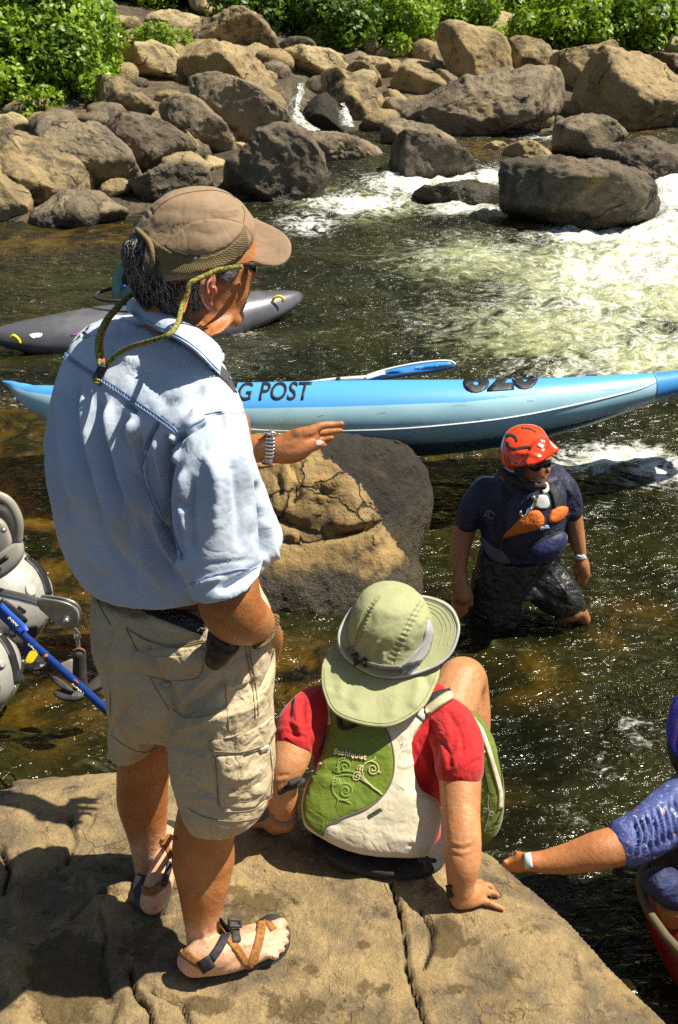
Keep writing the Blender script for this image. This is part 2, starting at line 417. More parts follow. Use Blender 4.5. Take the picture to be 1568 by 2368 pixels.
def rock(name, c1, c2, c3=(.06, .05, .035), lich=.5, wet=None, sc=1., pits=.6, warm=(.36, .2, .06), bs=1., attrs=False, lines=0):
    """stone; wet = height (m) of the damp band above water"""
    t = NT(name); P = t.tc.outputs['Object']
    big = t.noise(1.3*sc, 6, .6, .4); mid = t.noise(6*sc, 8, .65); fine = t.noise(45*sc, 6, .7)
    col = t.mix(t.ramp(big, .38, .62), c1, c2)
    col = t.mix(t.math('MULTIPLY', t.ramp(mid, .52, .72), .6), col, (c1[0]*1.35, c1[1]*1.32, c1[2]*1.25))
    col = t.mix(t.math('MULTIPLY', t.ramp(t.noise(2.3*sc, 5, .6, .6), .55, .7), .55), col, warm)
    dk = t.math('MULTIPLY', t.ramp(t.noise(4.2*sc, 9, .72, .3), .62-.16*lich, .72-.10*lich), .85)
    col = t.mix(dk, col, c3)
    col = t.mix(t.math('MULTIPLY', t.ramp(fine, .35, .7), .45), (0, 0, 0), col) if False else t.mix(.35, col, t.mix(fine, (0.02, .02, .015), (.75, .66, .48)), 'OVERLAY')
    vor = t.N('TexVoronoi', {'Vector': P, 'Scale': 9*sc}).outputs[0]
    pit = t.ramp(vor, .17, .05); pm_ = t.math('MULTIPLY', pit, t.ramp(t.noise(1.9*sc, 2), .5, .62))
    col = t.mix(t.math('MULTIPLY', pm_, .85*pits), col, (.02, .018, .012))
    h = t.math('MULTIPLY', mid, .5); h = t.math('ADD', h, t.math('MULTIPLY', fine, .14)); h = t.math('SUBTRACT', h, t.math('MULTIPLY', pm_, .25*pits))
    nz = t.noise(150*sc, 4, .7); h = t.math('ADD', h, t.math('MULTIPLY', nz, .035))
    if lines:
        w = t.N('TexWave', {'Vector': t.co(rot=(.12, .05, .1)), 'Scale': lines, 'Distortion': 5., 'Detail': 4., 'Detail Scale': .6}, bands_direction='Z').outputs[1]
        lm = t.ramp(w, .12, .0); col = t.mix(t.math('MULTIPLY', lm, .4), col, (.05, .04, .02)); h = t.math('SUBTRACT', h, t.math('MULTIPLY', lm, .08))
    nz3 = t.N('TexNoise', {'Vector': P, 'Scale': 2.2*sc, 'Detail': 4.}).outputs[1]
    vd = t.N('VectorMath', {0: P, 1: t.N('VectorMath', {0: nz3, 1: (.55/sc, .55/sc, .55/sc)}, operation='MULTIPLY').outputs[0]}, operation='ADD').outputs[0]
    ve = t.N('TexVoronoi', {'Vector': vd, 'Scale': 1.25*sc}, feature='DISTANCE_TO_EDGE').outputs[0]
    ck = t.math('MULTIPLY', t.ramp(ve, .020, .004), t.math('MULTIPLY', .25 if attrs else 1., t.ramp(t.noise(1.1*sc, 3), .47, .56))); col = t.mix(t.math('MULTIPLY', ck, .8), col, (.03, .024, .015)); h = t.math('SUBTRACT', h, t.math('MULTIPLY', ck, .35))
    rg = .88
    if attrs:
        a = t.attr('stain'); s = t.ramp(t.math('ADD', a, t.math('MULTIPLY', t.math('SUBTRACT', t.noise(26, 8, .75), .5), 1.5)), .42, .6)
        col = t.mix(t.math('MULTIPLY', s, .8), col, t.mix(mid, (.05, .035, .012), (.16, .11, .035))); col = t.mix(.55, col, t.mix(t.noise(95, 5, .75), (.05, .04, .02), (.95, .85, .65)), 'OVERLAY'); h = t.math('ADD', h, t.math('MULTIPLY', t.noise(75, 5, .75), .10))
        w = t.attr('crack'); col = t.mix(t.ramp(w, .3, .8), col, (.015, .012, .008)); h = t.math('SUBTRACT', h, t.math('MULTIPLY', w, .2))
    if wet is not None:
        z = t.pos()[2]; e = t.math('ADD', z, t.math('MULTIPLY', t.math('SUBTRACT', t.noise(7, 6, .65), .5), .30*max(wet, .15)/.15*.5))
        wm = t.ramp(e, wet+.05, wet-.03)
        col = t.mix(wm, col, t.mix(mid, (.012, .011, .009), (.085, .06, .022))); rg = t.math('SUBTRACT', .88, t.math('MULTIPLY', wm, .48))
    nr = t.bump(h, .9*bs, .09/sc)
    t.bsdf(Base_Color=col, Roughness=rg, Normal=nr); return t.m
# ---------------------------------------------------------------- camera, light
cd = bpy.data.cameras.new('camera'); cam = bpy.data.objects.new('camera', cd); COL.objects.link(cam)
cam.location = (0, 0, CAMZ); cam.rotation_euler = (math.radians(90)-TH, 0, 0)
cd.sensor_fit = 'VERTICAL'; cd.sensor_height = 24; cd.lens = FP/2368*24; cd.clip_end = 1000; cd.clip_start = .05
cd.dof.use_dof = True; cd.dof.focus_distance = 2.4; cd.dof.aperture_fstop = 11
SC.camera = cam
SUN = Vector((.52, .03, .86)).normalized()
sl = bpy.data.lights.new('sun', 'SUN'); sl.energy = 5.0; sl.angle = math.radians(.5); sl.color = (1, .93, .80)
so = bpy.data.objects.new('sun', sl); COL.objects.link(so); so.rotation_euler = SUN.to_track_quat('Z', 'Y').to_euler()
w = bpy.data.worlds.new('World'); SC.world = w; w.use_nodes = True
sk = w.node_tree.nodes.new('ShaderNodeTexSky'); sk.sky_type = 'NISHITA'; sk.sun_disc = False
sk.sun_elevation = math.asin(SUN.z); sk.sun_rotation = math.atan2(SUN.x, SUN.y)
bg = w.node_tree.nodes['Background']; bg.inputs[1].default_value = .05
w.node_tree.links.new(sk.outputs[0], bg.inputs[0])
SC.view_settings.view_transform = 'Standard'; SC.view_settings.look = 'None'; SC.view_settings.exposure = .74; SC.view_settings.gamma = 1
SC.cycles.max_bounces = 8; SC.cycles.transparent_max_bounces = 8; SC.cycles.sample_clamp_indirect = 5; SC.cycles.sample_clamp_direct = 6; SC.cycles.caustics_reflective = False; SC.cycles.caustics_refractive = False
try:
    SC.cycles.use_denoising = False
except Exception: pass
# ---------------------------------------------------------------- heights
def zw(Y): return .26*sstep(12.8, 16.2, Y)+.22*sstep(19, 21, Y)
SH = [(-900, 480), (0, 505), (80, 520), (260, 505), (500, 445), (560, 460), (700, 400), (760, 300), (880, 300), (950, 300), (1170, 308), (1300, 300), (1568, 292), (2500, 290)]
_sx = [s[0] for s in SH]; _sY = []
for sx_, sy_ in SH:
    Y_ = 12.
    for _ in range(8): Y_ = Z(sx_, sy_, float(zw(Y_)))[1]
    _sY.append(Y_)
def landz(X, Y):
    X = np.asarray(X, float); Y = np.asarray(Y, float)
    px = CX+FP*X/(Y*FW[1]+1.0); Ys = np.interp(px, _sx, _sY)
    d = Y-Ys
    z = zw(np.minimum(Y, 22))+np.where(d > 0, .075*np.minimum(d, 40)+.05, .3*d)
    z = z+.30*np.exp(-((px-200)/330)**2)*sstep(1, 9, d)
    return z+.75*np.maximum(Y-31, 0)
def ground_at(x, y):
    d = ray(x, y)
    for Y in np.arange(9, 60, .04):
        P = CAM+d*(Y/d[1])
        if P[2] <= max(float(landz(P[0], Y)), float(zw(Y))): return P
    return P
# ---------------------------------------------------------------- materials of the setting
R_TAN = rock('stone_tan', (.44, .335, .17), (.27, .205, .115), lich=.45, warm=(.38, .25, .09), bs=1.4)
R_PALE = rock('stone_pale', (.52, .42, .235), (.38, .30, .165), lich=.35, warm=(.44, .31, .13), bs=1.4)
R_GREY = rock('stone_grey', (.30, .245, .16), (.15, .125, .09), lich=.6, wet=.10, warm=(.32, .21, .07), bs=1.4)
R_DARK = rock('stone_dark', (.19, .155, .11), (.085, .072, .052), lich=.7, wet=.22, warm=(.26, .17, .05), bs=1.5)
R_WET_SHADE = rock('stone_wet_shade', (.038, .031, .022), (.018, .016, .012), lich=.6, wet=.3, warm=(.12, .075, .02), bs=1.5)  # wet rock; also carries the boat's shade on the mid-river boulder
R_MOSS = rock('stone_mottled', (.42, .32, .16), (.22, .17, .10), lich=1.1, warm=(.34, .24, .08), bs=1.4)
R_MID = rock('stone_mid', (.46, .32, .13), (.30, .21, .095), lich=.55, wet=.16, sc=2.0, warm=(.42, .24, .06), lines=0, bs=1.4)
R_SLAB = rock('stone_slab', (.42, .33, .185), (.19, .155, .105), lich=.5, sc=3.4, warm=(.38, .26, .10), attrs=True, pits=.45, bs=1.7)
def water_mat():
    t = NT('river_water'); dn = t.attr('foam'); sh = t.attr('shallow'); ae = t.attr('aer')
    st = t.co((1, 1.6, 1))
    n1 = t.noise(3.2, 9, .62, 1.6, st); n2 = t.noise(2.1, 6, .6, 2.2, st); n3 = t.noise(11, 7, .7, 1.2, st)
    f1 = t.ramp(t.math('ADD', t.math('ADD', t.math('MULTIPLY', n1, .6), t.math('MULTIPLY', n3, .4)), dn), .96, 1.16)
    rid = t.math('SUBTRACT', 1., t.math('MULTIPLY', t.math('ABSOLUTE', t.math('SUBTRACT', n2, .5)), 13.))
    lace = t.math('MULTIPLY', t.ramp(rid, .1, .9), t.ramp(t.math('ADD', dn, t.math('MULTIPLY', t.math('SUBTRACT', n3, .5), 1.2)), .22, .5))
    n4 = t.noise(24, 5, .7, .6, st)
    spk = t.math('MULTIPLY', t.ramp(n4, .66, .72), t.ramp(t.math('ADD', dn, t.math('MULTIPLY', t.math('SUBTRACT', t.noise(2.6, 3), .5), .9)), .07, .42))
    foam = t.math('MINIMUM', t.math('ADD', t.math('ADD', f1, t.math('MULTIPLY', lace, .75)), spk), 1.)
    deep = t.mix(t.ramp(t.noise(1.1, 4), .35, .65), (.005, .006, .0015), (.022, .021, .004))
    gold = t.mix(t.ramp(t.noise(3.3, 7, .6, .8), .4, .64), (.010, .008, .002), (.27, .15, .015))
    body = t.mix(sh, deep, gold)
    body = t.mix(t.ramp(t.math('ADD', ae, t.math('MULTIPLY', t.math('SUBTRACT', n1, .5), 1.4)), .1, .80), body, (.44, .47, .24))
    cl = t.math('MULTIPLY', t.math('SUBTRACT', 1., t.math('MULTIPLY', t.ramp(t.pos()[1], 4., 11.), .8)), t.math('ADD', .10, t.math('MULTIPLY', t.ramp(t.math('ADD', t.noise(.9, 3, .55, 1.), t.math('MULTIPLY', dn, .35)), .52, .70), .90)))
    h = t.math('ADD', t.math('MULTIPLY', t.noise(2.4, 3, .5, .8, t.co((1, 1.9, 1))), 1.0), t.math('MULTIPLY', t.noise(9, 3, .55, .9, t.co((1, 2., 1))), .42))
    nr = t.bump(h, .8, .12); nr = t.bump(t.noise(20, 2, .5, .8, t.co((1, 1.7, 1))), cl, .030, nr)
    dif = t.N('BsdfDiffuse', {'Color': body, 'Normal': nr}); tr = t.N('BsdfTransparent', {'Color': (.62, .45, .16)})
    m1 = t.N('MixShader', {'Fac': t.math('SUBTRACT', .92, t.math('MULTIPLY', sh, .52)), 1: tr.outputs[0], 2: dif.outputs[0]})
    gl = t.N('BsdfGlossy', {'Color': (.92, .94, .85), 'Roughness': t.math('ADD', .11, t.math('MULTIPLY', t.ramp(t.pos()[1], 3.5, 9.), .11)), 'Normal': nr}); fr = t.N('Fresnel', {'IOR': 1.33, 'Normal': nr})
    m2 = t.N('MixShader', {'Fac': fr.outputs[0], 1: m1.outputs[0], 2: gl.outputs[0]})
    nf = t.bump(t.math('ADD', n3, t.noise(40, 4)), .6, .05)
    fo = t.N('BsdfPrincipled', {'Base Color': t.mix(t.ramp(t.noise(6, 7, .7, 1.2, st), .34, .56), (.44, .47, .32), (.80, .81, .77)), 'Roughness': .45, 'Normal': nf})
    m3 = t.N('MixShader', {'Fac': foam, 1: m2.outputs[0], 2: fo.outputs[0]})
    t.l.new(m3.outputs[0], t.out.inputs[0]); return t.m
W_MAT = water_mat()
BED = rock('river_stones', (.34, .19, .045), (.16, .09, .025), lich=.9, sc=1.6, warm=(.45, .24, .05), bs=1.2)
LAND = rock('bank_soil', (.16, .12, .065), (.05, .04, .02), lich=1.2, sc=2.2, bs=1.6)
def leafmat(name, a, b, tr=.45):
    t = NT(name); n = t.noise(1.7, 3); f = t.ramp(n, .38, .64); c = t.mix(f, a, b); c = t.mix(t.ramp(t.noise(9, 2), .45, .75), c, (b[0]*1.5, b[1]*1.35, b[2]*1.2))
    d = t.N('BsdfDiffuse', {'Color': c}); r = t.N('BsdfTranslucent', {'Color': c}); m = t.N('MixShader', {'Fac': tr, 1: d.outputs[0], 2: r.outputs[0]})
    g = t.N('BsdfGlossy', {'Color': (1, 1, 1), 'Roughness': .45}); m2 = t.N('MixShader', {'Fac': .03, 1: m.outputs[0], 2: g.outputs[0]})
    t.l.new(m2.outputs[0], t.out.inputs[0]); return t.m
LEAF = leafmat('leaves', (.075, .165, .010), (.30, .46, .022)); LEAF2 = leafmat('leaves_dark', (.035, .085, .008), (.15, .27, .016), .4)
BARK = M('bark', (.10, .07, .04), (.05, .035, .02), bump=(30, .8, .02))
# ---------------------------------------------------------------- river surface
def pxblob(x, y, L):
    s = np.zeros(len(x))
    for cx, cy, rx, ry, a in L: s = np.maximum(s, a*np.exp(-(((x-cx)/rx)**2+((y-cy)/ry)**2)**1.2))
    return s
FOAM = [(1000, 425, 190, 38, .78), (830, 470, 170, 36, .66), (720, 515, 100, 34, .54), (1140, 410, 70, 30, .72), (1080, 480, 130, 26, .62), (760, 290, 90, 14, .66), (1250, 318, 80, 8, .55),
        (1540, 470, 50, 70, .85), (1450, 545, 260, 40, .74), (1480, 620, 340, 90, .60), (1380, 700, 360, 120, .46), (1500, 790, 260, 100, .48), (1150, 590, 340, 80, .33), (1120, 740, 340, 100, .30),
        (1420, 1060, 190, 40, .66), (1540, 1090, 130, 44, .62), (1350, 850, 280, 50, .42), (880, 650, 200, 70, .18), (40, 920, 110, 26, .34), (420, 640, 200, 60, .13), (120, 620, 150, 40, .15), (560, 770, 60, 12, .45),
        (1340, 1400, 100, 26, .24), (1480, 1690, 140, 60, .30), (1420, 1770, 130, 60, .26), (1330, 1200, 170, 70, .22), (1100, 1400, 60, 20, .18), (1300, 1900, 150, 70, .2), (1180, 1420, 120, 16, .2), (1450, 2200, 90, 110, .18), (1540, 530, 120, 20, .6),
        (640, 790, 90, 10, .2), (60, 1245, 20, 12, .3), (250, 1660, 60, 40, .12), (640, 1500, 50, 12, .2), (500, 455, 40, 8, .4), (40, 510, 60, 6, .3)]
SHAL = [(60, 1180, 230, 170, .9), (0, 1050, 150, 120, .6), (960, 1130, 90, 70, 1.), (1040, 1090, 120, 40, .6), (930, 1380, 120, 60, .7), (700, 1560, 160, 80, .5), (120, 1600, 160, 130, .45), (120, 1430, 200, 120, .6), (250, 545, 260, 25, .6),
        (1090, 345, 120, 20, .9), (1500, 300, 90, 12, .9), (1290, 520, 90, 16, .9), (80, 560, 120, 30, .5), (1200, 1560, 90, 60, .35), (1120, 1850, 80, 60, .35), (1450, 1450, 120, 60, .3), (640, 420, 40, 20, .6)]
AER = [(1500, 640, 330, 110, .95), (1300, 760, 260, 90, .62), (1100, 600, 200, 50, .55), (850, 470, 200, 40, .45), (1500, 820, 150, 70, .7), (1080, 460, 120, 40, .5), (1450, 1070, 150, 30, .35)]
def polar(cols, Ys, zf):
    P = np.array([[(c-CX)/FP*(Yv*FW[1]+1.1), Yv] for Yv in Ys for c in cols]); nc = len(cols)
    z = zf(P[:, 0], P[:, 1]); v = np.c_[P, z]
    f = [(i*nc+j, i*nc+j+1, (i+1)*nc+j+1, (i+1)*nc+j) for i in range(len(Ys)-1) for j in range(nc-1)]
    return v, f
cols = np.arange(-520, 2100, 6.5); Ys = 1.2*(26.5/1.2)**np.linspace(0, 1, 520)
v, f = polar(cols, Ys, lambda X, Y: zw(Y))
px, py, _ = proj(v); fo = pxblob(px, py, FOAM); ae = pxblob(px, py, AER); shl = pxblob(px, py, SHAL)
amp = .012+.05*fo+.03*ae; amp = amp*np.clip(v[:, 1]/5, .5, 1.6)
st = v*np.array([1, 1.6, 1])
v[:, 2] += .22*pxblob(px, py, [(1550, 470, 60, 60, 1)]); v[:, 2] += amp*(fbm(st, 1.3, 3, 1)*1.6+fbm(st, 4.5, 3, 5)*.9)+.006*fbm(st, 10, 3, 12)*np.clip(v[:, 1]/4, .7, 1.5)+.05*fo*np.maximum(fbm(st, 3.5, 3, 9), -.1)*np.clip((v[:, 1]-4)/8, .05, 1.8)
far = sstep(20, 24, v[:, 1]); 
water = obj('river_water', (v, f), W_MAT, colr={'foam': fo, 'aer': ae, 'shallow': shl}); tag(water, kind='structure')
cols2 = np.arange(-700, 2300, 20); Y2 = 1.0*(22/1.0)**np.linspace(0, 1, 190)
v, f = polar(cols2, Y2, lambda X, Y: zw(Y)-.42)
px, py, _ = proj(v); v[:, 2] += .30*fbm(v, .9, 3, 4)+.12*abs(fbm(v, 3.2, 3, 8))+.16*pxblob(px, py, SHAL)
v[:, 2] = np.minimum(v[:, 2], zw(v[:, 1])-.07)
tag(obj('riverbed', (v, f), BED), kind='structure')
# ---------------------------------------------------------------- bank, hillside
v, f = polar(np.arange(-1400, 3000, 26), 10.*(95/10.)**np.linspace(0, 1, 260), landz)
v[:, 2] += (.10*fbm(v, .8, 3, 2)+.04*fbm(v, 4, 2, 3))*np.clip((v[:, 1]-12)/8, .15, 1)+.8*fbm(v, .15, 2, 3)*sstep(30, 40, v[:, 1])
tag(obj('bank_ground', (v, f), LAND), kind='structure')
# ---------------------------------------------------------------- boulders
def boulder(outline, label, mat, base=None, Yc=None, tilt=22, th=None, seed=0, sub=5, na=.05, e=.72, group='boulders along the far bank', cat='boulder', cuts=9, clip=None, fn=None):
    o = np.array(outline, float); x0, y0 = o.min(0); x1, y1 = o.max(0)
    if Yc is None:
        g = ground_at(*(base or ((x0+x1)/2, y1-2))); Yc = g[1]+(.35*(th or .5*(x1-x0)*pm(y1, g[1])))
    Wd = (x1-x0)*pm((y0+y1)/2, Yc); Hd = (y1-y0)*pm((y0+y1)/2, Yc)
    T = th or .5*(Wd+Hd)*.52
    o2 = o.copy(); o2 = o2.mean(0)+(o2-o2.mean(0))*(1.0 if 'largest dark' in label else 1.09 if group and 'bank' in group else 1.); low = y1-.25*(y1-y0); m = o2[:, 1] > low; o2[m, 1] += .10*(y1-y0)   # sink the foot into ground or water
    v, f = inflate(o2, Yc, tilt, T, e, sub)
    c = v.mean(0); rs = np.random.RandomState(seed+11); q = v-c; sz = np.array([Wd, T*2, Hd]).max()/2
    for k in range(cuts):
        n = rs.randn(3); n[1] = -abs(n[1])-.4; n[2] += .35; n /= np.linalg.norm(n); s = q@n; h = s.max()*rs.uniform(.55, .85)
        q = q-np.outer(np.maximum(s-h, 0)*.85, n)
    v = q+c; N = normals(v, f); s = sz
    v = v+N*(na*s*(1.1*fbm(v, 1.2/s, 3, seed)+.9*fbm(v, 2.6/s, 4, seed+5, True)+.35*fbm(v, 9/s, 4, seed+9))[:, None])
    if fn: v = fn(v, N)
    b = v[v[:, 2].argmin()]
    ob = obj('boulder', (v, f), mat, org=(c[0], c[1], v[:, 2].min())); tag(ob, label, cat, group); return ob, (v, f)
def Q1(s): return [(float(a)/2, float(b)/2) for a, b in (p.split(',') for p in s.split())]
def Q2(s): return [(784+float(a)/2, float(b)/2) for a, b in (p.split(',') for p in s.split())]
RK = [
 (Q1('0,640 60,618 130,630 250,690 340,740 400,820 440,880 455,915 380,905 280,900 150,940 60,900 -60,850 -60,680'), 'tan pitted boulder at the left water edge, second from the frame side', R_MOSS, 0),
 (Q1('-80,780 0,775 60,810 120,870 135,930 110,985 60,1000 0,1010 -80,1010'), 'tan boulder with dark wet foot cut by the left frame edge', R_TAN, 0),
 (Q1('145,965 200,920 310,895 400,915 520,950 560,975 480,1010 330,1035 230,1050 180,1010'), 'low flat wet slab lying in the calm water at the left shore', R_GREY, 0),
 (Q1('190,640 210,570 255,540 310,545 400,600 480,620 560,690 620,770 645,830 560,850 470,860 420,850 350,800 200,700'), 'tall sloping grey boulder with black lichen spots and a pale foot', R_GREY, 0),
 (Q1('470,600 500,560 580,545 700,565 800,600 870,660 905,720 900,760 820,775 690,785 620,760 560,690 490,630'), 'dark oval boulder with round black holes above a small pool', R_DARK, 0),
 (Q1('820,590 880,630 930,690 970,730 930,745 880,730 850,680'), 'narrow pale stone wedged right of the dark oval boulder', R_TAN, 0),
 (Q1('745,480 790,462 880,468 950,500 1010,560 1060,610 1078,660 1060,700 1000,722 960,720 900,640 830,590 760,540'), 'hollowed boulder with tan crest above the man in the brown cap', R_GREY, 0),
 (Q1('875,420 900,370 1000,370 1100,400 1200,440 1280,500 1330,570 1328,615 1250,650 1150,665 1080,650 1000,590 930,540 880,480'), 'big rounded grey boulder beside the small waterfall on its left', R_GREY, 0),
 (Q1('525,910 560,880 650,840 740,800 770,778 850,785 900,770 950,800 975,860 960,900 800,940 620,950 530,940'), 'long low grey rock in the water just behind the brown cap', R_DARK, 0),
 (Q1('920,760 960,730 1050,735 1050,760 990,795 930,790'), 'small pale rock in the shallow pool above the brown cap', R_PALE, 0),
 (Q1('1075,668 1110,660 1170,680 1160,697 1080,695'), 'flat little pale stone left of the big dark river boulder', R_PALE, 0),
 (Q1('1020,830 1060,780 1130,740 1180,690 1220,640 1290,622 1370,625 1430,670 1480,740 1500,830 1500,900 1420,920 1300,930 1180,905 1060,900 1020,870'), 'big steep dark boulder in the river with a tan top, just above the cap brim', R_DARK, 0),
 (Q1('1390,660 1420,640 1500,625 1600,640 1700,660 1770,690 1760,715 1600,735 1480,745 1400,720'), 'low brown rock below the small waterfall', R_GREY, 0),
 (Q1('850,220 900,195 990,205 1080,250 1180,290 1250,340 1330,400 1310,420 1200,425 1100,425 1000,400 900,380 855,320'), 'big tan sloping boulder with a dark underside above the waterfall', R_TAN, 0),
 (Q1('770,130 850,105 950,90 1060,65 1150,80 1210,120 1250,180 1275,230 1200,260 1100,250 1000,225 880,215 800,180'), 'large boulder with black mottled stains below the dark bushes', R_MOSS, 0),
 (Q1('480,200 540,195 620,240 720,235 800,260 840,310 830,360 700,340 600,340 490,310'), 'broad pale flat rock right of the leafy bush', R_PALE, 0),
 (Q1('560,170 600,130 700,120 780,150 830,200 850,260 800,270 700,250 600,240'), 'rounded tan rock behind the broad pale flat rock', R_TAN, 0),
 (Q1('430,360 500,380 570,385 640,430 710,495 690,530 600,540 500,530 470,480 430,420'), 'tan boulder with a black underside at the right edge of the leafy bush', R_MOSS, 0),
 (Q1('250,100 330,90 480,110 520,160 480,200 350,215 280,180'), 'pale cracked outcrop above the leafy bush', R_PALE, 0),
 (Q1('190,10 240,10 270,50 350,60 360,100 250,115 210,80'), 'pale wedge of rock at the very top left', R_PALE, 0),
 (Q1('690,80 780,55 840,70 910,70 930,110 800,125 700,115'), 'thin pale ledge rock above the mottled boulder', R_PALE, 0),
 (Q1('470,65 520,70 590,100 560,120 490,105'), 'small white stone under the top bushes', R_PALE, 0),
 (Q1('880,-10 950,-20 1010,30 1040,60 980,75 900,40'), 'pale rock poking from the bushes at the top edge', R_PALE, 0),
 (Q1('1090,20 1170,5 1200,40 1150,60 1090,50'), 'round brownish rock among bushes at the top edge', R_TAN, 0),
 (Q1('1280,200 1400,180 1450,205 1440,240 1300,245'), 'dark shaded rock under the top bushes', R_DARK, 0),
 (Q1('1210,265 1250,245 1400,245 1530,260 1600,300 1590,335 1440,330 1330,300 1250,295'), 'long flat pale slab above the waterfall', R_PALE, 0),
 (Q1('1165,430 1210,410 1280,430 1320,470 1300,515 1250,510 1180,470'), 'small tan rock touching the waterfall from the left', R_TAN, 0),
 (Q1('730,440 790,425 860,440 870,470 760,475 725,470'), 'small rock beside the fern tuft', R_MOSS, 0),
 (Q1('450,520 510,505 560,535 540,565 470,565'), 'small dark rock under the lone pitted boulder', R_GREY, 0),
 (Q1('-40,560 70,530 120,560 110,610 30,640 -40,630'), 'pale rock under the leafy bush at the left frame edge', R_PALE, 0),
 (Q1('450,875 540,830 600,850 560,910 480,900'), 'small rock at the foot of the tall sloping boulder', R_TAN, 0),
 (Q1('1400,500 1450,450 1520,440 1570,500 1580,590 1500,615 1420,570'), 'dark wet rock with water falling round it', R_WET_SHADE, 0),
 (Q1('1390,420 1440,370 1500,365 1560,400 1500,445 1420,445'), 'dark knobbly rock on top of the waterfall', R_DARK, 0),
 (Q2('330,500 380,460 470,430 600,395 760,375 880,360 990,355 1030,380 1020,440 990,550 860,580 780,610 650,630 500,615 380,590 330,550'), 'huge flat topped boulder with a vertical crack, right of the waterfall', R_GREY, 0),
 (Q2('465,150 500,115 580,115 680,150 760,210 775,270 810,350 720,370 600,380 540,330 490,240'), 'tall tan boulder leaning left above the huge flat topped one', R_TAN, 0),
 (Q2('610,80 640,50 690,38 750,60 830,100 870,140 885,180 800,205 740,205 680,170 610,130'), 'highest tan boulder set against the bushes', R_PALE, 0),
 (Q2('795,220 810,175 870,170 930,200 990,210 1000,260 985,320 920,350 830,355 800,300'), 'square pitted boulder right of the tall leaning boulder', R_MOSS, 0),
 (Q2('870,145 930,135 980,150 1000,200 930,205 880,180'), 'pale block behind the square pitted boulder', R_PALE, 0),
 (Q2('1080,440 1130,360 1180,290 1230,220 1300,245 1400,260 1480,320 1560,370 1660,430 1660,580 1450,590 1350,580 1200,550 1100,510'), 'enormous rugged boulder at the right frame edge', R_TAN, 0),
 (Q2('990,260 1040,245 1120,240 1200,230 1250,215 1290,250 1200,330 1100,410 1050,420 1000,330'), 'tan rock behind the enormous rugged boulder', R_TAN, 0),
 (Q2('1010,600 1030,565 1100,530 1150,525 1210,555 1290,600 1330,660 1280,685 1190,725 1080,725 1010,700'), 'grey boulder with a steep left face in the upper pool', R_GREY, 0),
 (Q2('1190,750 1260,690 1350,670 1430,660 1500,680 1660,660 1660,860 1500,870 1400,840 1260,810'), 'grey wet boulder with white glints at the right frame edge', R_DARK, 0),
 (Q2('765,760 800,735 900,740 1020,730 1150,755 1280,800 1380,840 1460,900 1500,960 1480,1020 1380,1065 1250,1065 1150,1060 1050,1020 900,980 780,940 765,860'), 'largest dark boulder in the rapids with water pouring off its right end', R_DARK, 0),
 (Q2('235,770 240,700 270,640 330,630 400,650 480,680 560,720 620,770 560,805 480,825 380,810 280,810'), 'dark wedge shaped boulder above the white rapid', R_DARK, 0),
 (Q2('195,600 205,545 270,550 350,580 430,600 520,640 540,665 430,675 300,650 210,650'), 'low double humped rock below the huge flat topped boulder', R_GREY, 0),
 (Q2('350,905 420,880 520,870 600,850 680,870 740,900 700,945 600,955 500,930 400,915'), 'wet black rock awash in the white rapid', R_WET_SHADE, 0),
 (Q2('765,715 800,670 880,660 950,690 990,715 900,735 800,735'), 'small pale domed rock in the upper pool', R_TAN, 0),
 (Q2('665,680 720,660 780,680 740,695 672,695'), 'small yellow flat stone in the upper pool', R_PALE, 0),
 (Q2('-60,340 0,335 60,360 130,400 190,450 205,510 170,560 90,560 20,530 -60,450'), 'pitted tan boulder at the right edge of the waterfall', R_MOSS, 0),
 (Q2('245,370 290,330 340,305 400,330 460,370 490,410 400,435 280,410'), 'cracked tan rock in the middle of the far stones', R_TAN, 0),
 (Q2('210,430 260,420 320,460 310,490 230,475'), 'small tan stone left of the huge flat topped boulder', R_TAN, 0),
 (Q2('210,480 260,470 350,500 330,560 230,565 200,540'), 'brown rock at the foot of the pitted tan boulder', R_GREY, 0),
 (Q2('40,270 100,270 200,290 290,320 280,355 200,355 100,310'), 'thin pale slab among the far stones', R_PALE, 0),
 (Q2('350,210 390,190 450,200 470,240 470,290 440,325 400,290 360,255'), 'upright tan stone left of the tall leaning boulder', R_TAN, 0),
 (Q2('110,200 120,155 165,175 170,230 150,265 115,235'), 'thin upright pale stone under the bushes', R_PALE, 0),
 (Q2('290,180 350,155 460,160 460,205 350,210'), 'flat brown rock under the middle bushes', R_TAN, 0),
 (Q2('0,220 60,210 110,245 60,265 0,250'), 'dark low rock at the bush foot left of the upright stone', R_DARK, 0),
 (Q2('180,245 260,215 340,225 320,265 200,275'), 'pale flat rock right of the thin upright stone', R_PALE, 0),
 (Q2('610,375 680,355 730,370 700,395 620,395'), 'small flat rock on the back edge of the huge flat topped boulder', R_TAN, 0),
 (Q2('450,335 500,340 560,375 540,405 460,390'), 'small brown stone below the tall leaning boulder', R_GREY, 0),
 (Q2('320,455 400,450 410,485 330,495'), 'little tan stone touching the huge boulder from the left', R_TAN, 0),
 (Q2('1420,265 1568,280 1660,300 1660,350 1500,305'), 'long dark ledge behind the enormous rugged boulder', R_DARK, 0),
 (Q2('1530,190 1600,150 1660,200 1660,265 1530,255'), 'pale boulder at the right frame edge under the bushes', R_PALE, 0),
 (Q2('1450,235 1500,220 1540,250 1460,265'), 'small tan rock under the right bushes', R_TAN, 0),
 (Q2('280,295 340,275 410,290 400,325 320,325'), 'small pale rock between the thin slab and the upright stone', R_PALE, 0),
 (Q2('40,310 90,295 180,350 180,410 100,390 40,355'), 'dark pitted rock behind the waterfall', R_MOSS, 0),
